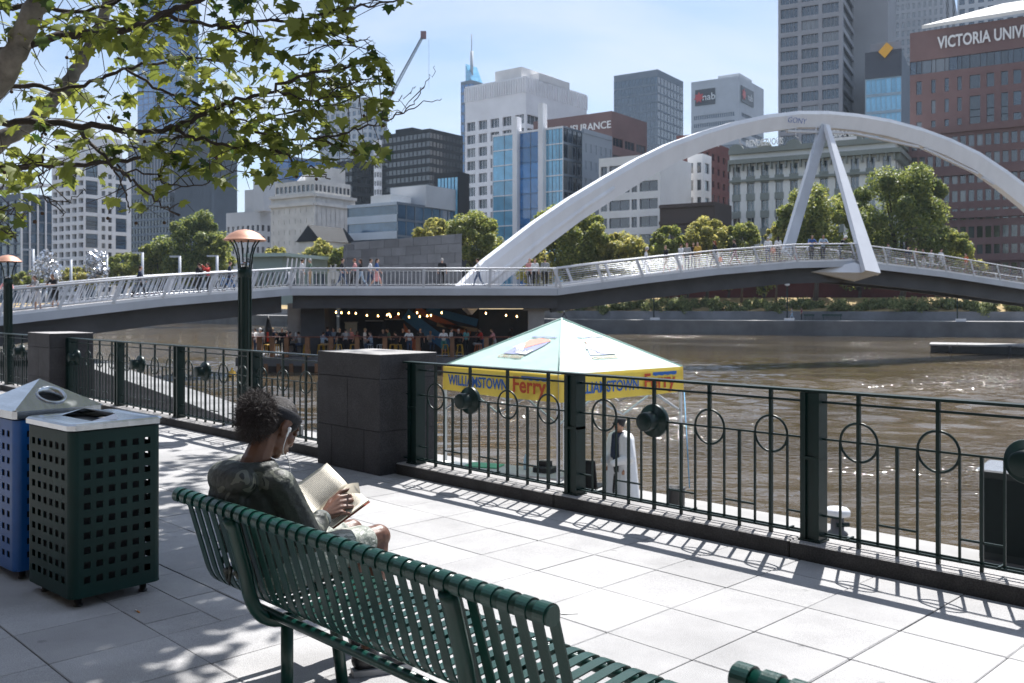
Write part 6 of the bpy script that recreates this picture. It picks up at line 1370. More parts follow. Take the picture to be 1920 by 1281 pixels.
# quay people, benches and lamps on the far side
for px, k, lab, kw in ((1485, 3, 'distant person in grey and jeans walking on the far quay', dict(top='grey', leg='lightblue', pose='walk')), (1503, 5.6, 'distant person in dark red near the quay benches', dict(top='maroon', leg='dark')), (1058, 5.4, 'distant person in white on the far quay beyond the tent peak', dict(top='white', leg='dark', pose='walk'))):
    p = inland(px, k); person(Vector((p.x, p.y, -.55)), R(90), lab, **kw)
for px, lab in ((1517, 'left one of two dark green benches against the terrace wall'), (1560, 'right one of two dark green benches against the terrace wall')):
    p = inland(px, 6.0); t = empty('bench', (p.x, p.y, -.56), R(-18)); tag(t, lab, 'bench', 'quay benches'); L = 2.6 if px > 1530 else 1.4
    for i in range(3): m = MB(); m.bl((-L / 2, -.4 + i * .15, .43), (L / 2, -.28 + i * .15, .47)); m.build('seat_slat', GREEN, t)
    for i in range(2): m = MB(); m.bl((-L / 2, .1, .58 + i * .16), (L / 2, .14, .70 + i * .16)); m.build('back_slat', GREEN, t)
    for x in (-L / 2 + .2, L / 2 - .2): m = MB(); m.bl((x - .04, -.4, 0), (x + .04, .13, .429)); m.bl((x - .04, .06, .431), (x + .04, .099, .86)); m.build('leg', GREEN, t)
for px, lab in ((1226, 'slim dark lamp post on the far quay behind the span group'), (1476, 'slim dark lamp post on the far quay near the benches'), (1795, 'slim dark lamp post on the far quay under the bridge right end')):
    p = inland(px, 1.6); t = empty('quay_lamp', (p.x, p.y, -.56)); tag(t, lab, 'lamp post', 'far quay lamp posts')
    m = MB(); m.tube([(0, 0, 0), (0, 0, 4.6)], .09, 8); m.lathe([(.2, 0), (.18, .25), (.1, .35)], 10); m.build('post', DKGREEN, t); m = MB(); m.lathe([(.1, 4.6), (.35, 4.75), (.3, 4.95), (.05, 5.1)], 10); m.build('head', WHITEP, t); m = MB(); m.bl((-.65, -1.0, -.35), (.65, -.85, .35)); m.build('sign', WHITEP, t)
# ================================================================ FERRY TENT AND LANDING THINGS
TA = R(40.5); TW = 3.0
tcor = Vector((.72, 14.57, LZ)); e1 = Vector((-math.sin(TA), math.cos(TA), 0)); e2 = Vector((math.cos(TA), math.sin(TA), 0))   # left side, right side
tz0, tz1, tzp = .075 - LZ, .505 - LZ, 1.344 - LZ
tn = empty('ferry_tent', tcor + e1 * TW / 2 + e2 * TW / 2, TA); tag(tn, 'pale green pop-up tent with a yellow WILLIAMSTOWN Ferry valance on the landing', 'tent')
def cmat(name, col, tr=.35):
    m = mat(name, col, .55, 0, .07, 2, .5, 5); n = m.node_tree.nodes; l = m.node_tree.links; p = n['Principled BSDF']; t = n.new('ShaderNodeBsdfTranslucent'); t.inputs[0].default_value = (*col, 1); x = n.new('ShaderNodeMixShader'); x.inputs[0].default_value = tr; l.new(p.outputs[0], x.inputs[1]); l.new(t.outputs[0], x.inputs[2]); l.new(x.outputs[0], n['Material Output'].inputs[0]); return m
TG = cmat('pale_green_canopy', (.56, .74, .69)); TY = cmat('yellow_valance', (.80, .58, .10), .3)
h = TW / 2     # local: x = e2, y = e1; near corner (-h,-h)
cs = [(-h, -h), (h, -h), (h, h), (-h, h)]; rng = np.random.RandomState(5)
for k in range(4):
    a = Vector((*cs[k], tz1)); b = Vector((*cs[(k + 1) % 4], tz1)); ap = Vector((0, 0, tzp)); N = 12; vs = []; m = MB()
    for i in range(N + 1):
        for j in range(N + 1):
            f = i / N; u = j / N; p = (a.lerp(b, u)).lerp(ap, f); sag = -.012 * math.sin(math.pi * f) * math.sin(math.pi * u) ** .5 if 0 < u < 1 and 0 < f < 1 else 0
            p = p + Vector((0, 0, sag + (rng.normal() * .004 if 0 < u < 1 and 0 < f < 1 else 0))); vs.append(p)
    m.add(vs, [(i * (N + 1) + j, i * (N + 1) + j + 1, (i + 1) * (N + 1) + j + 1, (i + 1) * (N + 1) + j) for i in range(N) for j in range(N)], 0, True); m.build('canopy_panel', TG, tn)
    m = MB(); vs = []; N = 14; out = Vector(((a.x + b.x) / 2, (a.y + b.y) / 2, 0)).normalized()
    for j in range(N + 1):
        u = j / N; p = a.lerp(b, u) + out * .012
        for q, z in ((0, tz1 + .004), (.5, (tz0 + tz1) / 2), (1, tz0)): vs.append(Vector((p.x, p.y, z)) + out * (.02 * q * math.sin(u * 9 + k)) - Vector((0, 0, .015 * q * math.sin(u * math.pi))))
    m.add(vs, [(j * 3 + q, j * 3 + q + 1, j * 3 + q + 4, j * 3 + q + 3) for j in range(N) for q in range(2)], 0, True); m.build('valance', TY, tn)
for x, y in cs:
    m = MB(); m.tube([Vector((x, y, tz1 + .004)), Vector((x * .5, y * .5, (tz1 + tzp) / 2 + .006)), Vector((0, 0, tzp + .01))], .014, 6); m.build('hip_seam', TG, tn)
    m = MB(); m.bl((x * .985 - .022, y * .985 - .022, 0), (x * .985 + .022, y * .985 + .022, tz1)); m.build('leg', WHITEP, tn); m = MB(); m.bl((x * .985 - .06, y * .985 - .06, 0), (x * .985 + .06, y * .985 + .06, .01)); m.build('foot_plate', STEEL, tn)
for k in range(4):
    a = Vector((*cs[k], 0)) * .985; b = Vector((*cs[(k + 1) % 4], 0)) * .985
    for f, g, z0_, z1_ in ((0, .5, tz0 - .35, tz1 - .08), (0, .5, tz1 - .08, tz0 - .30), (.5, 1, tz0 - .30, tz1 - .08), (.5, 1, tz1 - .08, tz0 - .35)):
        m = MB(); p = a.lerp(b, f); q = a.lerp(b, g); m.beam(p + Vector((0, 0, z0_)), q + Vector((0, 0, z1_)), .018, .03); m.build('scissor_bar', STEEL, tn)
TB = mat('blue_sign_paint', (.02, .12, .42), .6); TRD = mat('red_orange_sign_paint', (.50, .07, .02), .6); TPK = mat('coral_print', (.78, .36, .28), .6); TNV = mat('navy_print', (.33, .36, .55), .6)
zc = (tz0 + tz1) / 2 - .01
for side in (0, 1):   # 0: left face (normal -x), 1: right face (normal -y)
    off_ = .04
    def pl(me, u, z, nm): 
        if side == 1: inst(nm, me, tn, (u, -h - off_, z), (R(90), 0, 0))
        else: inst(nm, me, tn, (-h - off_, -u, z), (R(90), 0, R(-90)))
    pl(text_mesh('WILLIAMSTOWN', .25, TB, .002, 0, .006, 'lettering', 1.62), -.50, zc - .01, 'lettering'); pl(text_mesh('Ferry', .36, TRD, .002, 0, .008, 'lettering', .80), .86, zc - .02, 'lettering')
    m = MB(); w_ = .62; n_ = 8
    poly = [(-w_ / 2, .03), (w_ / 2, .03)] + [(w_ / 2 - w_ * i / n_, -.02 - (.015 if i % 2 else 0)) for i in range(n_ + 1)]
    m.prism(poly, 'y', -.002, .002)
    me = m.mesh('wave_stripe', TB)
    if side == 1: inst('wave_stripe', me, tn, (.98, -h - off_, zc + .135))
    else: inst('wave_stripe', me, tn, (-h - off_, -.98, zc + .135), (0, 0, R(-90)))
for side in (0, 1):   # river cruise logo on the two near slopes
    a = Vector((*cs[0], tz1)); b = Vector((*cs[1], tz1)) if side == 1 else Vector((*cs[3], tz1)); mid_ = (a + b) / 2; ap = Vector((0, 0, tzp)); up_ = (ap - mid_).normalized(); ex = (b - a).normalized() * (1 if side == 1 else -1); nr_ = ex.cross(up_).normalized()
    if nr_.z < 0: nr_ = -nr_
    rot = Matrix((ex, up_, ex.cross(up_))).transposed(); c = mid_ + up_ * .66 + nr_ * (.003); e_ = rot.to_euler()
    def lay(poly, mt_, d, nm):
        m = MB(); m.prism(poly, 'z', 0, .003); o = m.build(nm, mt_, tn, c + nr_ * d, e_)
    lay([(-.36, -.16), (-.22, .10), (-.05, .16), (.42, .30), (.40, .16), (.25, -.16)], TNV, 0, 'logo_shape')
    lay([(-.16, .12), (-.10, .30), (.12, .37), (.36, .34), (.44, .30), (.20, .16), (.0, .02), (-.06, .10)], TPK, .004, 'logo_shape')
    lay([(-.30, .02), (-.18, .18), (-.08, .16), (.0, .02), (.14, -.04), (.30, -.02), (.24, -.16), (.08, -.15), (-.08, -.12), (-.16, .0), (-.22, .04)], mat('white_print', (.82, .82, .82), .6), .008, 'logo_shape')
    inst('lettering', text_mesh('RIVER', .13, TNV, .0015, .25, .002, 'lettering', .34), tn, c + ex * .03 + up_ * -.055 + nr_ * .013, e_)
    inst('lettering', text_mesh('CRUISES', .11, mat('dull_gold_print', (.42, .36, .26), .6), .0015, .15, .003, 'lettering', .62), tn, c + ex * -.08 + up_ * -.24 + nr_ * .004, e_)
    inst('lettering', text_mesh('WILLIAMSTOWN', .075, TNV, .0015, 0, .002, 'lettering', .62), tn, c + ex * .14 + up_ * .42 + nr_ * .004, e_)
# guy rope
m = MB(); m.tube([at(1283, 735, 15.4), at(1293, 915, 14.3)], .008, 5); tag(m.build('guy_rope', mat('blue_rope', (.10, .30, .50), .8)), 'thin blue guy rope at the right corner of the tent', 'rope')
# table with things
tb = empty('folding_table', at(985, 905, 15.6).xy.to_3d() + Vector((0, 0, LZ)), TA + R(2)); tb.location = (.05, 15.7, LZ); tag(tb, 'long folding table under the tent covered with papers', 'table')
tb.rotation_euler.z = R(-32)
m = MB(); m.bbox((-1.0, -.35, .70), (1.0, .35, .74), .01); m.build('table_top', mat('worn_table_top', (.42, .40, .38), .6, 0, .2, 3), tb)
for x in (-.8, .8):
    for y in (-.28, .28): m = MB(); m.tube([(x, y, .70), (x + .06 * (1 if x > 0 else -1), y, 0)], .016, 6); m.build('leg', STEEL, tb)
def on_table(x, y, z=.741): 
    c_, s_ = math.cos(tb.rotation_euler.z), math.sin(tb.rotation_euler.z); return Vector((tb.location.x + x * c_ - y * s_, tb.location.y + x * s_ + y * c_, LZ + z))
m = MB(); m.bbox((-.32, -.22, 0), (.32, .22, .30), .02); tag(m.build('box', mat('white_cool_box', (.70, .69, .66), .6), None, Vector((-1.05, 16.4, LZ + .42)), (0, 0, R(-32))), 'white lidded box at the left end of the table', 'box')
m = MB(); m.bbox((-.36, -.26, 0), (.36, .26, .419), .01); tag(m.build('crate', mat('brown_crate', (.24, .15, .09), .8), None, Vector((-1.05, 16.4, LZ)), (0, 0, R(-32))), 'brown crate carrying the white lidded box', 'crate')
m = MB(); m.bbox((-.30, -.2, 0), (.30, .2, .02), .004); tag(m.build('folder', mat('green_folder', (.05, .35, .16), .5), None, on_table(-.62, 0), (0, 0, R(-20))), 'bright green folder lying on the table', 'folder')
m = MB(); m.lathe([(.035, 0), (.037, .02), (.037, .17), (.015, .22), (.014, .25)], 12); tag(m.build('bottle', mat('clear_blue_plastic', (.45, .62, .72), .15, spec=.8), None, on_table(.15, .1)), 'clear plastic water bottle standing on the table', 'bottle')
m = MB(); m.bbox((-.17, -.13, 0), (.17, .13, .10), .02); m.box((0, .02, .14), (.2, .1, .08)); tag(m.build('card_machine', BLACK, None, on_table(.55, .05), (0, 0, R(-30))), 'black ticket machine on the table by the tent leg', 'ticket machine')
ch = empty('chair', (1.32, 15.9, LZ), R(150)); tag(ch, 'black camping chair beside the ferry attendant', 'chair')
m = MB(); m.box((0, .22, .66), (.44, .03, .5), (R(-12), 0, 0)); m.build('backrest', BLACK, ch); m = MB(); m.bl((-.22, -.22, .42), (.22, .22, .45)); m.build('seat', BLACK, ch)
for x in (-.2, .2):
    for y in (-.2, .2): m = MB(); m.tube([(x, y, .42), (x * 1.1, y * 1.1, 0)], .012, 6); m.build('leg', STEEL, ch)
m = MB(); m.bbox((-.28, -.2, 0), (.28, .2, .30), .06); tag(m.build('bag', mat('black_canvas_bag', (.015, .015, .017), .7, 0, .3, 8), None, (1.2, 14.95, LZ), (0, 0, R(-30))), 'black canvas bag on the landing in front of the chair', 'bag')
m = MB(); m.lathe([(.12, 0), (.13, .02), (.135, .62), (.145, .64), (.145, .66), (.11, .66), (.11, .1)], 16); tag(m.build('bucket', BLACK, None, ((1268 - CX) / FPX * 14.6, 14.6, LZ)), 'tall black bucket at the right leg of the tent', 'bucket')
m = MB(); m.bbox((-.21, -.13, 0), (.21, .13, .30), .04); m.lathe([(.03, .30), (.03, .34)], 10, (.12, 0, 0)); m.tube([(-.12, 0, .30), (-.12, 0, .36), (.03, 0, .36), (.03, 0, .30)], .014, 6); tag(m.build('water_can', mat('white_plastic_can', (.72, .70, .66), .5), None, ((1302 - CX) / FPX * 14.35, 14.35, LZ), (0, 0, R(-40))), 'white plastic water can weighing down the tent leg', 'can')
bo = empty('mooring_bollard', ((1570 - CX) / FPX * 14.3, 14.3, LZ)); tag(bo, 'short mooring bollard with a white cap at the landing edge', 'bollard')
m = MB(); m.lathe([(.16, 0), (.15, .03), (.10, .06), (.095, .26)], 16); m.build('stem', mat('grey_cast_iron', (.10, .10, .11), .6), bo); m = MB(); m.lathe([(.10, .26), (.19, .29), (.19, .36), (.15, .40), (.02, .41)], 16); m.build('cap', WHITEP, bo); m = MB(); m.tube([(-.05, -.09, .16), (.14, -.12, .17)], .035, 8); m.build('pin', DKGREEN, bo)
cb = empty('service_cabinet', ((1868 - CX) / FPX * 12.6 + .36, 12.7, LZ), R(-42)); tag(cb, 'dark green steel service cabinet with a small white label at the right edge', 'cabinet')
m = MB(); m.bbox((-.42, -.3, .05), (.42, .3, 1.24), .01); m.build('body', mat('dark_cabinet_paint', (.005, .010, .010), .7, 0, .2, 3), cb); m = MB(); m.add([(-.45, -.33, 1.241), (.45, -.33, 1.241), (.45, .33, 1.241), (-.45, .33, 1.241), (-.45, -.33, 1.265), (.45, -.33, 1.265), (.45, .33, 1.31), (-.45, .33, 1.31)], [(0, 1, 2, 3), (4, 5, 6, 7), (0, 1, 5, 4), (1, 2, 6, 5), (2, 3, 7, 6), (3, 0, 4, 7)]); m.build('top', STEEL, cb); m = MB(); m.bl((.02, -.304, .92), (.3, -.300, 1.0)); m.build('label', WHITEP, cb); m = MB(); m.bl((-.36, -.306, .15), (.36, -.301, 1.15)); m.build('door', mat('dark_cabinet_door', (.006, .011, .011), .7, spec=.2), cb); m = MB(); m.bl((-.4, -.28, 0), (.4, .28, .049)); m.build('plinth', CONCD, cb)
# ferry attendant in a white coat
FA = person(Vector(((1163 - CX) / FPX * 15.1, 15.1, LZ)), R(118), 'ferry attendant in long white coat, dark scarf and cap under the tent', 'stand', 'dark', 'dark', 'dark', skin='tan', h=.96)
COAT = mat('white_coat_fabric', (.72, .73, .75), .8, 0, .06, 6, .2, 12)
C_ = []; cc = lambda p, r, q, s: C_.append(('c', p, r, q, s, 0))
for s in (-1, 1):
    cc((s * .11, -.03, 1.40), .125, (s * .19, -.03, .42), .16); cc((s * .19, 0, 1.41), .075, (s * .27, .02, 1.12), .085); cc((s * .27, .02, 1.12), .082, (s * .12, .22, 1.02), .058)
cc((0, -.07, 1.40), .13, (0, -.10, .42), .18)
inst('coat', blob('coat', C_, .018, [COAT], 4), FA, scale=(1.18, 1.05, 1))
sc = [('c', (-.06, .08, 1.47), .035, (.06, .08, 1.47), .035, 0), ('c', (-.07, -.02, 1.48), .04, (-.06, .08, 1.47), .035, 0), ('c', (.07, -.02, 1.48), .04, (.06, .08, 1.47), .035, 0), ('c', (-.04, .10, 1.46), .04, (-.05, .13, 1.05), .05, 0), ('c', (.04, .10, 1.46), .04, (.03, .13, 1.12), .045, 0)]
inst('scarf', blob('scarf', sc, .014, [mat('dark_blue_scarf', (.02, .03, .06), .9, 0, .3, 30)], 3), FA)
cp = [('e', (0, .0, 1.70), (.095, .11, .07), None, 0), ('c', (-.04, .10, 1.67), .015, (.04, .10, 1.67), .015, 0), ('c', (0, .08, 1.675), .03, (0, .14, 1.66), .02, 0)]
inst('cap', blob('cap', cp, .01, [mat('black_cap', (.012, .012, .015), .8)], 3), FA)
# lamp posts on the landing side of the railing
COPPER = mat('weathered_copper_dome', (.42, .22, .15), .5, .3, .2, 7, .0, 30)
def lamp(px, D, ytop, label):
    zt = EYE + (HOR - ytop) / FPX * D - LZ; t = empty('lamp_post', ((px - CX) / FPX * D, D, LZ)); tag(t, label, 'lamp post', 'copper domed lamp posts')
    m = MB(); zs = zt - .50
    m.lathe([(.17, 0), (.17, .4), (.12, .5), (.085, .6), (.078, zs - .12), (.09, zs - .11), (.09, zs - .02), (.075, zs)], 16); m.build('post', DKGREEN, t)
    for k in range(8):
        m = MB(); a = 2 * math.pi * k / 8; m.bl((.074, -.01, .6), (.086, .01, zs - .12)); o = m.build('rib', DKGREEN, t); o.rotation_euler.z = a
    for k in range(6):
        a = 2 * math.pi * k / 6; ca, sa = math.cos(a), math.sin(a); m = MB(); m.tube([(ca * r_, sa * r_, z_) for r_, z_ in ((.07, zs - .10), (.085, zs + .05), (.10, zs + .17), (.14, zs + .29), (.19, zs + .36))], .010, 6); m.build('arm', DKGREEN, t)
    m = MB(); m.lathe([(.0001, zt), (.03, zt - .004), (.10, zt - .018), (.18, zt - .055), (.235, zt - .105), (.262, zt - .135), (.275, zt - .14), (.255, zt - .15), (.16, zt - .10), (.0001, zt - .07)], 28); m.build('dome', COPPER, t)
    m = MB(); m.lathe([(.05, zs), (.055, zs + .06), (.03, zs + .08)], 12); m.build('lamp_holder', STEEL, t)
lamp(459, 12.0, 430, 'dark green lamp post with copper dome in front of the bridge ramp'); lamp(15, 19.4, 478, 'farther copper domed lamp post at the left edge')
# jetty, buoy, moored rope at the left
m = MB(); z_ = -1.3
poly = [at(60, 655, FPX * 2.9 / (655 - HOR)), at(148, 682, FPX * 2.9 / (682 - HOR)), at(300, 736, FPX * 2.9 / (736 - HOR)), at(470, 800, FPX * 2.9 / (800 - HOR))]
poly = [(p.x, p.y) for p in poly] + [tuple(F(-9.5, 6.05).xy), tuple(F(-50, 6.05).xy)]
jt = empty('jetty', (0, 0, 0)); tag(jt, 'dark jetty with a pale edge beyond the left railing', 'jetty'); m.prism(poly, 'z', LZ - .2, z_); m.build('deck', mat('near_black_deck', (.018, .018, .020), 1.0, 0, .4, .8, .2, 12, spec=.0), jt)  # jetty deck near-black all over, slightly mottled
m = MB(); m.prism([(x + .9 + .01 * y, y + .6) for x, y in poly[:4]] + [(x + .03, y) for x, y in reversed(poly[:4])], 'z', LZ - .3, z_ - .06); m.build('edge_walk', mat('grey_worn_concrete', (.20, .20, .20), .9, 0, .3, .6, .2, 8), jt)
by = empty('mooring_buoy', at(435, 698, 40)); by.location = ((435 - CX) / FPX * 53, 53, WZ - .1); tag(by, 'round yellow mooring buoy on the water behind the left railing', 'buoy')
m = MB(); m.lathe([(.0001, -.2), (.2, -.1), (.27, .15), (.2, .4), (.06, .48), (.06, .6), (.0001, .62)], 16); m.build('float', mat('yellow_buoy', (.62, .36, .03), .5), by)
m = MB(); m.torus((0, 0, .15), .28, .02, 20, 6, 'z'); m.build('rubbing_band', BLACK, by)
# lamps and silver sculptures beyond the ramp
for px, yt, lab in ((62, 468, 'first from the left'), (133, 487, 'second from the left'), (200, 478, 'between the silver sculptures and the tree'), (267, 474, 'behind the walker in navy'), (337, 481, 'left of the large dense tree'), (407, 480, 'behind the red shirted photographer')):
    D = 150; t = empty('street_light', ((px - CX) / FPX * D, D, -.6)); tag(t, 'pale L shaped street light beyond the left ramp, ' + lab, 'street light', 'street lights beyond the ramp'); hh = EYE + (HOR - yt) / FPX * D + .6
    m = MB(); m.tube([(0, 0, 0), (0, 0, hh)], .22, 8); m.build('pole', BGREY, t); m = MB(); m.bl((-1.6, -.15, hh - .15), (.15, .15, hh + .12)); m.build('arm', BGREY, t)
SILV = mat('silver_leaf_metal', (.75, .76, .78), .25, 1.0, .1, 3)
for px, yb, yt, w, lab in ((88, 545, 466, 56, 'silver metal leaf sculpture left of the standing pair'), (181, 540, 462, 42, 'silver metal leaf sculpture in front of the white apartments')):
    D = 140; t = empty('sculpture', ((px - CX) / FPX * D, D, -.6)); tag(t, lab, 'sculpture', 'silver leaf sculptures'); ct = EYE + (HOR - (yb + yt) / 2) / FPX * D + .6; hh = (yb - yt) / FPX * D / 2; ww = w / FPX * D / 2
    d = rs.normal(size=(14, 3)); C = d / np.linalg.norm(d, axis=1)[:, None] * np.array([ww, ww, hh]) * .7 + np.array([0, 0, ct]); V, Q = leafcloud(C, np.full(14, ww * .5), 1500, .22, rs); inst('leaf_cloud', fastmesh('leaf_cloud', V, Q, SILV), t)
    m = MB(); m.tube([(0, 0, 0), (0, 0, ct)], .12, 8); m.build('stem', SILV, t)
# slanted white screen on the bridge platform, left end
sl_ = empty('slatted_screen', deckpos(Pp, Qp, 580, 2.5) + Vector((-1.0, 0, 0))); tag(sl_, 'white slanted slats of a small screen at the platform left end', 'screen')
for i in range(5):
    m = MB(); m.beam((-.5 + i * .28, 0, .7), (.15 + i * .28 - .5, 0, 1.95), .06, .13, 0, (0, 1, 0)); m.build('slat', WHITEP, sl_)
m = MB(); m.tube([(-.3, 0, 0), (-.3, 0, 1.1)], .04, 6); m.tube([(.6, 0, 0), (.6, 0, 1.1)], .04, 6); m.build('frame', WHITEP, sl_)
# ================================================================ THE READING WOMAN
WO = F(-3.55, 0, 0)
wn = empty('person', F(-3.55, 2.0, 0), ROTF); tag(wn, 'person in green camouflage jacket and headband reading a book on the bench', 'person')
_wi = (Matrix.Translation(F(-3.55, 2.0, 0)) @ Matrix.Rotation(ROTF, 4, 'Z')).inverted()
def wl(v): return tuple(_wi @ Vector(v))                 # world -> her own frame (x right, y towards the river)
def L_(x, n, z): return (x, n - 2.0, z)
SKD = mat('dark_brown_skin', (.115, .048, .026), .42, 0, .18, 25, .08, 300, spec=.5)
def hairmat():
    return mat('dark_brown_hair', (.016, .011, .010), .45, 0, .4, 40, .5, 260, spec=.35)
HAIRM = hairmat()
# head frame: pitched down towards the book
HC = Vector(L_(.0, 2.075, 1.085)); HR = (Matrix.Rotation(R(8), 3, 'Z') @ Matrix.Rotation(R(-37), 3, 'X'))
def hp(x, y, z): return tuple(HC + HR @ Vector((x, y, z)))
B = []
def c(p, r, q, s): B.append(('c', p, r, q, s, 0))
def e(p, rad, rot=None): B.append(('e', p, rad, rot, 0))
e(hp(0, -.012, .028), (.071, .090, .082), HR); e(hp(0, .030, -.045), (.056, .062, .078), HR); e(hp(0, .062, -.100), (.026, .024, .022), HR); e(hp(0, .045, -.085), (.042, .04, .03), HR)
e(hp(0, .072, .030), (.045, .018, .03), HR); e(hp(0, .078, -.062), (.030, .024, .03), HR)
c(hp(0, .088, .012), .009, hp(0, .108, -.030), .013); e(hp(.012, .098, -.036), (.010, .011, .009), HR); e(hp(-.012, .098, -.036), (.010, .011, .009), HR)
e(hp(0, .098, -.064), (.024, .013, .008), HR); e(hp(0, .094, -.078), (.021, .013, .009), HR)
for s in (-1, 1):
    e(hp(s * .040, .058, -.028), (.022, .026, .024), HR); e(hp(s * .031, .080, .006), (.016, .010, .009), HR); c(hp(s * .016, .086, .022), .006, hp(s * .048, .072, .026), .005)
    e(hp(s * .070, -.008, -.012), (.010, .020, .033), HR); c(hp(s * .072, -.022, .016), .008, hp(s * .072, -.026, -.020), .007); e(hp(s * .070, .0, -.042), (.008, .010, .012), HR); c(hp(s * .073, -.014, .026), .007, hp(s * .072, .008, .018), .006)
c(hp(0, -.03, -.05), .050, L_(0, 1.965, .93), .058); c(L_(0, 1.965, .94), .058, L_(0, 1.95, .86), .075)
# torso and limbs
e(L_(0, 2.03, .50), (.17, .12, .11)); e(L_(0, 2.0, .64), (.135, .10, .16)); e(L_(0, 1.97, .80), (.15, .10, .12)); c(L_(-.13, 1.97, .875), .05, L_(.13, 1.97, .875), .05)
ELR, WRR = L_(.205, 2.10, .635), wl(at(604, 971, 4.06)); ELL, WRL = L_(-.22, 2.12, .64), wl(at(575, 958, 4.30))
c(L_(.165, 1.985, .865), .048, ELR, .038); c(ELR, .037, WRR, .025); c(L_(-.165, 1.985, .865), .048, ELL, .038); c(ELL, .037, WRL, .025)
HPR, KNR, ANR = L_(.09, 2.06, .50), L_(.075, 2.545, .545), L_(.20, 2.40, .12)
HPL, KNL, ANL = L_(-.09, 2.06, .50), L_(-.13, 2.54, .535), L_(-.06, 2.55, .12)
for h_, k_, a_ in ((HPR, KNR, ANR), (HPL, KNL, ANL)):
    c(h_, .085, k_, .055); e(k_, (.056, .058, .056)); c(k_, .050, tuple(Vector(k_).lerp(Vector(a_), .35)), .054); c(tuple(Vector(k_).lerp(Vector(a_), .35)), .054, a_, .033); c(a_, .034, (a_[0], a_[1] - .01, .07), .036)
# right hand closing on the right-hand pages, seen from the back of the hand
def hand(W, K0, K1, tips, thumb):
    """W wrist, K0 index knuckle, K1 little knuckle, tips: per finger (mid, tip), thumb: (base, mid, tip)"""
    W, K0, K1 = Vector(W), Vector(K0), Vector(K1)
    for i in range(4):
        k = K0.lerp(K1, i / 3); c(tuple(W.lerp(k, .15)), .021, tuple(k), .0125 - .001 * (i == 3)); m_, t_ = tips[i]
        c(tuple(k), .0112 - .0012 * (i == 3), m_, .0094 - .001 * (i == 3)); c(m_, .0092 - .001 * (i == 3), t_, .0074)
    b_, m_, t_ = thumb; c(tuple(W.lerp(Vector(b_), .2)), .018, b_, .0135); c(b_, .0125, m_, .0105); c(m_, .0105, t_, .008)
w = lambda x, y, d: wl(at(x, y, d))
hand(WRR, w(637, 933, 4.13), w(641, 961, 4.09), [(w(656, 929, 4.165), w(661, 937, 4.195)), (w(660, 938, 4.16), w(662, 947, 4.19)), (w(660, 950, 4.14), w(659, 957, 4.175)), (w(655, 964, 4.11), w(651, 966, 4.15))], (w(620, 940, 4.13), w(640, 922, 4.165), w(657, 917, 4.185)))
hand(WRL, w(566, 930, 4.36), w(585, 950, 4.37), [(w(572, 912, 4.36), w(585, 904, 4.34)), (w(582, 920, 4.37), w(594, 912, 4.35)), (w(590, 930, 4.38), w(601, 922, 4.36)), (w(596, 944, 4.38), w(606, 937, 4.36))], (w(566, 942, 4.30), w(574, 930, 4.27), w(584, 922, 4.26)))
inst('body', blob('body', B, .0046, [SKD], 3, .45), wn)
# eyes, brows, lips are small pieces on the face
EYEM = mat('eye_white', (.55, .52, .48), .3); LIPM = mat('lip_skin', (.14, .045, .035), .4)
for s in (-1, 1):
    m = MB(); ellipsoid(m, hp(s * .031, .0835, .002), (.011, .006, .004), HR); m.build('eye', EYEM, wn)
    m = MB(); capsule(m, hp(s * .016, .091, .026), .003, hp(s * .046, .079, .031), .002); m.build('eyebrow', HAIRM, wn)
m = MB(); ellipsoid(m, hp(0, .1035, -.0645), (.019, .008, .006), HR); ellipsoid(m, hp(0, .100, -.0775), (.017, .008, .006), HR); m.build('lips', LIPM, wn)
# hair: cap pulled back, frizzy puff behind
hb = [('e', hp(0, -.018, .036), (.0755, .0935, .083), HR, 0), ('e', hp(0, -.055, -.028), (.062, .050, .060), HR, 0), ('e', hp(.0, .052, .055), (.052, .03, .036), HR, 0), ('c', hp(.062, .036, .02), .016, hp(.066, .022, -.012), .008, 0), ('c', hp(-.062, .036, .02), .016, hp(-.066, .022, -.012), .008, 0)]
hair = inst('hair', blob('hair', hb, .006, [HAIRM], 4), wn)
PC = Vector(hp(.0, -.148, .018)) + Vector((0, 0, -.034)); puff = [('e', tuple(PC), (.076, .071, .078), None, 0), ('e', tuple(PC + Vector((.0, -.008, -.045))), (.064, .058, .055), None, 0)]
inst('hair_puff', blob('hair_puff', puff, .008, [HAIRM], 3), wn)
n = 22000; r_ = np.random.RandomState(9); d = r_.normal(size=(n, 3)); d /= np.linalg.norm(d, axis=1)[:, None]
rad = np.array([.079, .074, .081]); base = np.array(PC) + d * rad * r_.uniform(.75, 1.0, n)[:, None]; base[: n // 3] += np.array([0, -.012, -.045])
VV = []; FF = []
L = r_.uniform(.005, .020, n); side = np.cross(d, r_.normal(size=(n, 3))); side /= np.linalg.norm(side, axis=1)[:, None] + 1e-9; wv = .0005
mid_ = base + d * (L * .5)[:, None] + r_.normal(size=(n, 3)) * .006; tip = mid_ + d * (L * .4)[:, None] + r_.normal(size=(n, 3)) * .009
V = np.stack([base - side * wv, base + side * wv, mid_ + side * wv, mid_ - side * wv, tip + side * wv * .4, tip - side * wv * .4], 1).reshape(-1, 3); k6 = np.arange(n)[:, None] * 6
Fq = np.concatenate([k6 + np.array([[0, 1, 2, 3]]), k6 + np.array([[3, 2, 4, 5]])], 0)
o = inst('hair_strands', fastmesh('hair_strands', V, Fq, mat('frizzy_hair', (.036, .026, .024), .6, 0, .3, 60)), wn); o['kind'] = 'stuff'
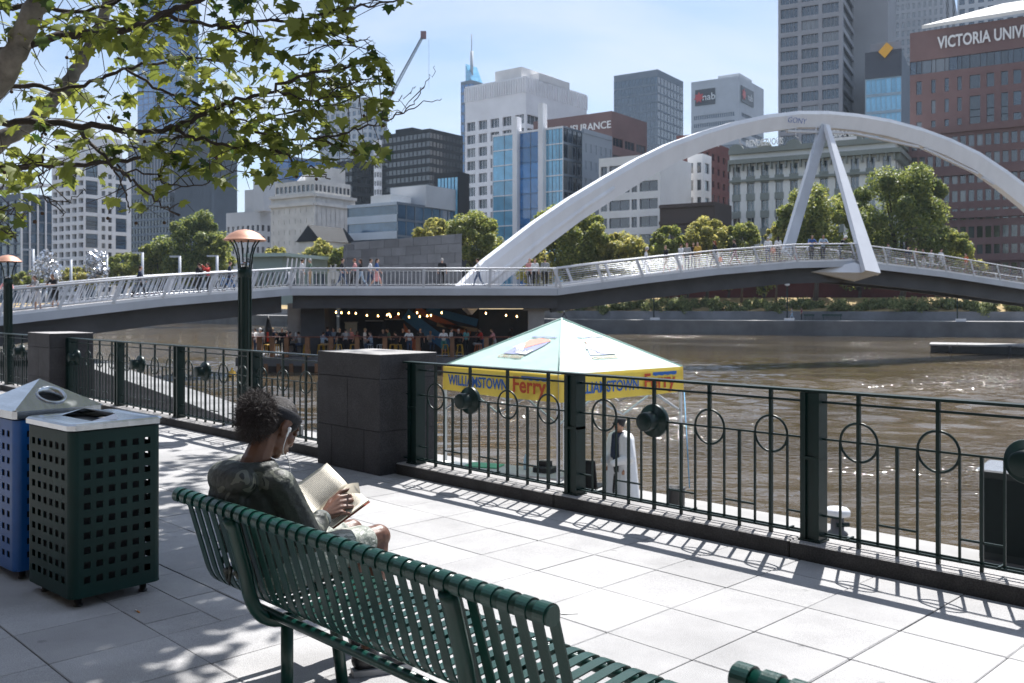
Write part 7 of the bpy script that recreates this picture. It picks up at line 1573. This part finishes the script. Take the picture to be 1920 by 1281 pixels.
# headband
m = MB(); N = 40; vs = []
for i in range(N):
    a = 2 * math.pi * i / N; tilt = .030 * math.sin(a)
    for off2, zz2 in ((0, -.024), (.006, -.016), (.0065, .016), (0, .024)):
        vs.append(hp((.0745 + off2) * math.cos(a) * 1.0, -.012 + (.0935 + off2) * math.sin(a), .042 + zz2 * (.7 + .3 * abs(math.cos(a))) + tilt * .4))
m.add(vs, [(i * 4 + k, ((i + 1) % N) * 4 + k, ((i + 1) % N) * 4 + k + 1, i * 4 + k + 1) for i in range(N) for k in range(3)], 0, True); m.build('headband', mat('black_stretch_fabric', (.006, .0065, .011), .8, 0, .3, 40, .2, 120), wn)
# jacket with hood, cuffs
def camo(name, a, b, c2, sc):
    m = mat(name, a, .58, 0, .12, 20, .35, 40); n_ = m.node_tree.nodes; l = m.node_tree.links; p = n_['Principled BSDF']; t = n_.new('ShaderNodeTexCoord'); z = n_.new('ShaderNodeTexNoise'); z.inputs['Scale'].default_value = sc; z.inputs['Detail'].default_value = 2; z.inputs['Distortion'].default_value = 1.2; l.new(t.outputs['Object'], z.inputs['Vector'])
    r = n_.new('ShaderNodeValToRGB'); r.color_ramp.interpolation = 'CONSTANT'; els = r.color_ramp.elements; els[0].position = 0; els[0].color = (*a, 1); els[1].position = .47; els[1].color = (*b, 1); x = els.new(.58); x.color = (*c2, 1); x = els.new(.68); x.color = (*a, 1); l.new(z.outputs[0], r.inputs[0]); l.new(r.outputs[0], p.inputs['Base Color']); return m
CAMJ = camo('camouflage_sun_patch_jacket', (.008, .011, .009), (.017, .021, .016), (.085, .09, .07), 6); CAMS = camo('camouflage_shorts', (.30, .31, .27), (.16, .18, .15), (.42, .42, .38), 14)  # palest jacket patches are sun highlights painted into the camouflage colour
J = []
def jc(p, r, q, s): J.append(('c', p, r, q, s, 0))
def je(p, rad, rot=None): J.append(('e', p, rad, rot, 0))
je(L_(0, 2.0, .60), (.175, .125, .20)); je(L_(0, 1.965, .80), (.185, .125, .13)); jc(L_(-.155, 1.975, .87), .066, L_(.155, 1.975, .87), .066)
jc(L_(.17, 1.985, .865), .070, ELR, .062); jc(ELR, .060, tuple(Vector(ELR).lerp(Vector(WRR), .80)), .044); jc(L_(-.17, 1.985, .865), .070, ELL, .062); jc(ELL, .060, tuple(Vector(ELL).lerp(Vector(WRL), .80)), .044)
for k in range(9):     # folded hood and collar round the neck, full at the back
    a0, a1 = [math.pi + math.pi * (q / 9 - .0) for q in (k, k + 1)]
    P0 = [.115 * math.cos(a0), .095 * math.sin(a0)]; P1 = [.115 * math.cos(a1), .095 * math.sin(a1)]
    jc(L_(P0[0], 1.975 + P0[1], .928 + .008 * math.sin(a0)), .036, L_(P1[0], 1.975 + P1[1], .928 + .008 * math.sin(a1)), .036)
je(L_(0, 1.862, .882), (.165, .070, .080)); je(L_(0, 1.845, .81), (.135, .055, .07)); jc(L_(.11, 1.98, .905), .034, L_(.05, 2.10, .83), .03); jc(L_(-.11, 1.98, .905), .034, L_(-.05, 2.10, .83), .03)
rr_ = np.random.RandomState(2)
for q in range(26):   # soft folds
    a = rr_.uniform(-2.8, -.3); z_ = rr_.uniform(.5, .86); p = Vector((.175 * math.cos(a), -.02 + .125 * math.sin(a), z_)); d_ = Vector((-math.sin(a) * rr_.uniform(-.06, .06), math.cos(a) * .02, rr_.uniform(-.09, .09))); jc(tuple(p), .012, tuple(p + d_), .006)
for A_1, B_1 in ((L_(.17, 1.985, .865), ELR), (ELR, WRR)):
    for q in range(7):
        f = rr_.uniform(.1, .75); p = Vector(A_1).lerp(Vector(B_1), f); dd = Vector(rr_.normal(size=3)).normalized(); ax = (Vector(B_1) - Vector(A_1)).normalized(); dd = (dd - ax * dd.dot(ax)).normalized(); t2 = ax.cross(dd); jc(tuple(p + dd * .050), .014, tuple(p + dd * .042 + t2 * .03 + ax * .02), .008)
jk = inst('jacket', blob('jacket', J, .0075, [CAMJ], 3), wn)
for E_, W_2 in ((ELR, WRR), (ELL, WRL)):
    a = Vector(E_).lerp(Vector(W_2), .76); b = Vector(E_).lerp(Vector(W_2), .97); m = MB(); m.tube([a, a.lerp(b, .15), a.lerp(b, .5), a.lerp(b, .85), b], [.038, .045, .042, .044, .036], 18); m.build('cuff', mat('grey_camouflage_cuff', (.07, .082, .08), .7, 0, .35, 40, .3, 90), jk)
m = MB(); m.torus(L_(0, 1.968, .938), .071, .014, 24, 8, 'z'); m.build('shirt_collar', cloth('black'), wn)
S = []
for h_, k_ in ((HPR, KNR), (HPL, KNL)): S.append(('c', h_, .105, tuple(Vector(h_).lerp(Vector(k_), .80)), .078, 0))
S.append(('e', L_(0, 2.04, .50), (.185, .13, .115), None, 0)); 
for q in range(14):
    k_ = (HPR, KNR) if q % 2 else (HPL, KNL); p = Vector(k_[0]).lerp(Vector(k_[1]), rr_.uniform(.35, .8)); S.append(('c', tuple(p + Vector((rr_.uniform(-.05, .05), 0, .062))), .014, tuple(p + Vector((rr_.uniform(-.05, .05), .04, .058))), .008, 0))
inst('shorts', blob('shorts', S, .008, [CAMS], 3), wn)
for (a_, yaw) in ((ANR, -22), (ANL, 5)):
    rz = Matrix.Rotation(R(yaw), 3, 'Z'); q = lambda x, y, z: tuple(Vector((a_[0], a_[1], 0)) + rz @ Vector((x, y, z)))
    sp = [('e', q(0, -.03, .065), (.038, .045, .05), rz, 0), ('c', q(0, -.03, .055), .038, q(0, .10, .048), .036, 0), ('c', q(0, .10, .045), .038, q(0, .17, .038), .030, 0), ('c', q(0, 0, .06), .04, q(0, 0, .10), .04, 0)]
    o = inst('shoe', blob('shoe', sp, .007, [mat('black_leather_shoe', (.012, .012, .014), .35)], 4), wn)
    m = MB(); pts = [(-.032, -.07), (.032, -.07), (.042, .02), (.044, .12), (.03, .19), (0, .205), (-.03, .19), (-.044, .12), (-.04, .02)]
    m.prism([(q(x, y, 0)[0], q(x, y, 0)[1]) for x, y in pts], 'z', 0, .026); m.build('sole', mat('grey_rubber_sole', (.30, .30, .31), .7), o)
# earphone with cable
ear = Vector(hp(.083, .002, -.010)); EP = mat('white_earphone_plastic', (.80, .80, .80), .35)
ep = empty('earphone', wn.matrix_basis @ ear, 0); tag(ep, 'white earphone with thin cable in the reading woman\'s right ear', 'earphone'); ew = wn.matrix_basis @ ear
def we(v): return Vector(wn.matrix_basis @ Vector(v)) - ew
m = MB(); capsule(m, we(hp(.083, .002, -.008)), .0085, we(hp(.080, .008, -.014)), .007); capsule(m, we(hp(.085, .002, -.014)), .0045, we(hp(.086, .006, -.042)), .0035); m.build('earbud', EP, ep)
cab = [we(hp(.086, .006, -.042)), we(hp(.082, .03, -.10)), at(541, 862, 4.02) - ew, at(545, 890, 4.05) - ew, at(549, 925, 4.08) - ew, at(560, 965, 4.08) - ew]
m = MB(); m.tube(smooth(cab, 5), .0017, 5); m.build('cable', EP, ep)
# ---------------------------------------------------------------- the book
def paper():
    m = mat('yellowed_paper', (.78, .70, .56), .8, 0, .06, 30); return m
def printed():
    m = mat('printed_page', (.70, .62, .48), .8, 0, .04, 30); n_ = m.node_tree.nodes; l = m.node_tree.links; p = n_['Principled BSDF']; t = n_.new('ShaderNodeTexCoord'); s_ = n_.new('ShaderNodeSeparateXYZ'); l.new(t.outputs['UV'], s_.inputs[0])
    wv_ = n_.new('ShaderNodeMath'); wv_.operation = 'MULTIPLY'; wv_.inputs[1].default_value = 34; l.new(s_.outputs[1], wv_.inputs[0]); fr_ = n_.new('ShaderNodeMath'); fr_.operation = 'FRACT'; l.new(wv_.outputs[0], fr_.inputs[0]); lt = n_.new('ShaderNodeMath'); lt.operation = 'LESS_THAN'; lt.inputs[1].default_value = .45; l.new(fr_.outputs[0], lt.inputs[0])
    nz_ = n_.new('ShaderNodeTexNoise'); nz_.inputs['Scale'].default_value = 60; l.new(t.outputs['UV'], nz_.inputs['Vector']); gt = n_.new('ShaderNodeMath'); gt.operation = 'GREATER_THAN'; gt.inputs[1].default_value = .42; l.new(nz_.outputs[0], gt.inputs[0]); mu = n_.new('ShaderNodeMath'); mu.operation = 'MULTIPLY'; l.new(lt.outputs[0], mu.inputs[0]); l.new(gt.outputs[0], mu.inputs[1])
    ins = None
    for ax in (0, 1):
        for op, v in (('GREATER_THAN', .10), ('LESS_THAN', .90)):
            q = n_.new('ShaderNodeMath'); q.operation = op; q.inputs[1].default_value = v; l.new(s_.outputs[ax], q.inputs[0])
            if ins is None: ins = q
            else:
                k = n_.new('ShaderNodeMath'); k.operation = 'MULTIPLY'; l.new(ins.outputs[0], k.inputs[0]); l.new(q.outputs[0], k.inputs[1]); ins = k
    k = n_.new('ShaderNodeMath'); k.operation = 'MULTIPLY'; l.new(mu.outputs[0], k.inputs[0]); l.new(ins.outputs[0], k.inputs[1]); mx = n_.new('ShaderNodeMix'); mx.data_type = 'RGBA'; l.new(k.outputs[0], mx.inputs[0]); mx.inputs[6].default_value = (.76, .70, .58, 1); mx.inputs[7].default_value = (.24, .22, .19, 1); l.new(mx.outputs[2], p.inputs['Base Color']); return m
PAP, PRN = paper(), printed(); COV = mat('red_brown_cover', (.28, .06, .03), .6)
bk0 = at(612, 935, 4.22); bk = empty('book', bk0); tag(bk, 'open yellowed paperback held by the reading woman', 'book')
D0, C0_, A0, B0, E0, G0 = [at(*q) - bk0 for q in ((592, 966, 4.16), (652, 908, 4.24), (546, 916, 4.24), (613, 868, 4.32), (691, 937, 4.16), (622, 988, 4.08))]
def leafblock(name, a, b, c_, d, th, bow, side):
    """a,b spine ends (bottom, top); d,c_ outer ends; bowed page surface, thickness th behind"""
    nrm = (b - a).cross(d - a).normalized(); nrm = nrm if nrm.y < 0 else -nrm; N = 10; M2 = 4; vs = []; uv = []
    for lay_ in (0, 1):
        for i in range(N + 1):
            for j in range(M2 + 1):
                u, v = i / N, j / M2; p = a.lerp(d, u).lerp(b.lerp(c_, u), v) + nrm * (bow * math.sin(math.pi * min(1, u * 1.1)) * (1 - u) * 2.2 - lay_ * th * (.5 + .5 * math.sin(math.pi * min(1, .15 + u)))); vs.append(p); uv.append((u, v))
    K = (N + 1) * (M2 + 1); fs = []; mi = []
    g_ = lambda l, i, j: l * K + i * (M2 + 1) + j
    for i in range(N):
        for j in range(M2): fs.append((g_(0, i, j), g_(0, i + 1, j), g_(0, i + 1, j + 1), g_(0, i, j + 1))); mi.append(0); fs.append((g_(1, i, j), g_(1, i, j + 1), g_(1, i + 1, j + 1), g_(1, i + 1, j))); mi.append(1)
    for i in range(N):
        for j in (0, M2): fs.append((g_(0, i, j), g_(0, i + 1, j), g_(1, i + 1, j), g_(1, i, j))); mi.append(1)
    for j in range(M2):
        for i in (0, N): fs.append((g_(0, i, j), g_(0, i, j + 1), g_(1, i, j + 1), g_(1, i, j))); mi.append(1)
    me = bpy.data.meshes.new(name); me.from_pydata(vs, [], fs); me.materials.append(PRN); me.materials.append(PAP); me.polygons.foreach_set('material_index', mi); me.polygons.foreach_set('use_smooth', [m_ == 0 for m_ in mi])
    ul = me.uv_layers.new(name='UVMap')
    for lp in me.loops: ul.data[lp.index].uv = uv[lp.vertex_index % K] if side else (1 - uv[lp.vertex_index % K][0], uv[lp.vertex_index % K][1])
    me.update(); inst(name, me, bk)
    m = MB(); q = [p - nrm * (th + .001) for p in (a, d + (d - a) * .02, c_ + (c_ - b) * .02, b)]; m.add(q + [p - nrm * .0012 for p in q], [(0, 1, 2, 3), (7, 6, 5, 4), (0, 4, 5, 1), (1, 5, 6, 2), (2, 6, 7, 3), (3, 7, 4, 0)]); m.build('cover', COV, bk)
leafblock('left_pages', D0, C0_, B0, A0, .009, .006, True); leafblock('right_pages', D0, C0_, E0, G0, .014, .012, False)
m = MB(); t0, t1, t2, t3 = C0_, C0_.lerp(D0, .28), (at(676, 926, 4.10) - bk0), (at(672, 905, 4.15) - bk0)     # a loose page lifting
m.add([t0, t1, t2, t3, t0.lerp(t3, .5) + Vector((0, -.012, .004)), t1.lerp(t2, .5) + Vector((0, -.012, .004))], [(0, 1, 5, 4), (4, 5, 2, 3)], 0, True); m.build('lifting_page', PAP, bk)
# ================================================================ thin summer haze over the city
hz = MB(); hz.bl((-3000, -720, -5), (3000, 2700, 245)); HM = bpy.data.materials.new('thin_haze'); HM.use_nodes = True; n = HM.node_tree.nodes; n.remove(n['Principled BSDF']); v = n.new('ShaderNodeVolumePrincipled'); v.inputs['Color'].default_value = (.66, .82, 1, 1); v.inputs['Density'].default_value = .00011; v.inputs['Anisotropy'].default_value = .2
HM.node_tree.links.new(v.outputs[0], n['Material Output'].inputs['Volume']); o = hz.build('haze', HM); o['kind'] = 'stuff'
bpy.data.scenes.remove(WORK)
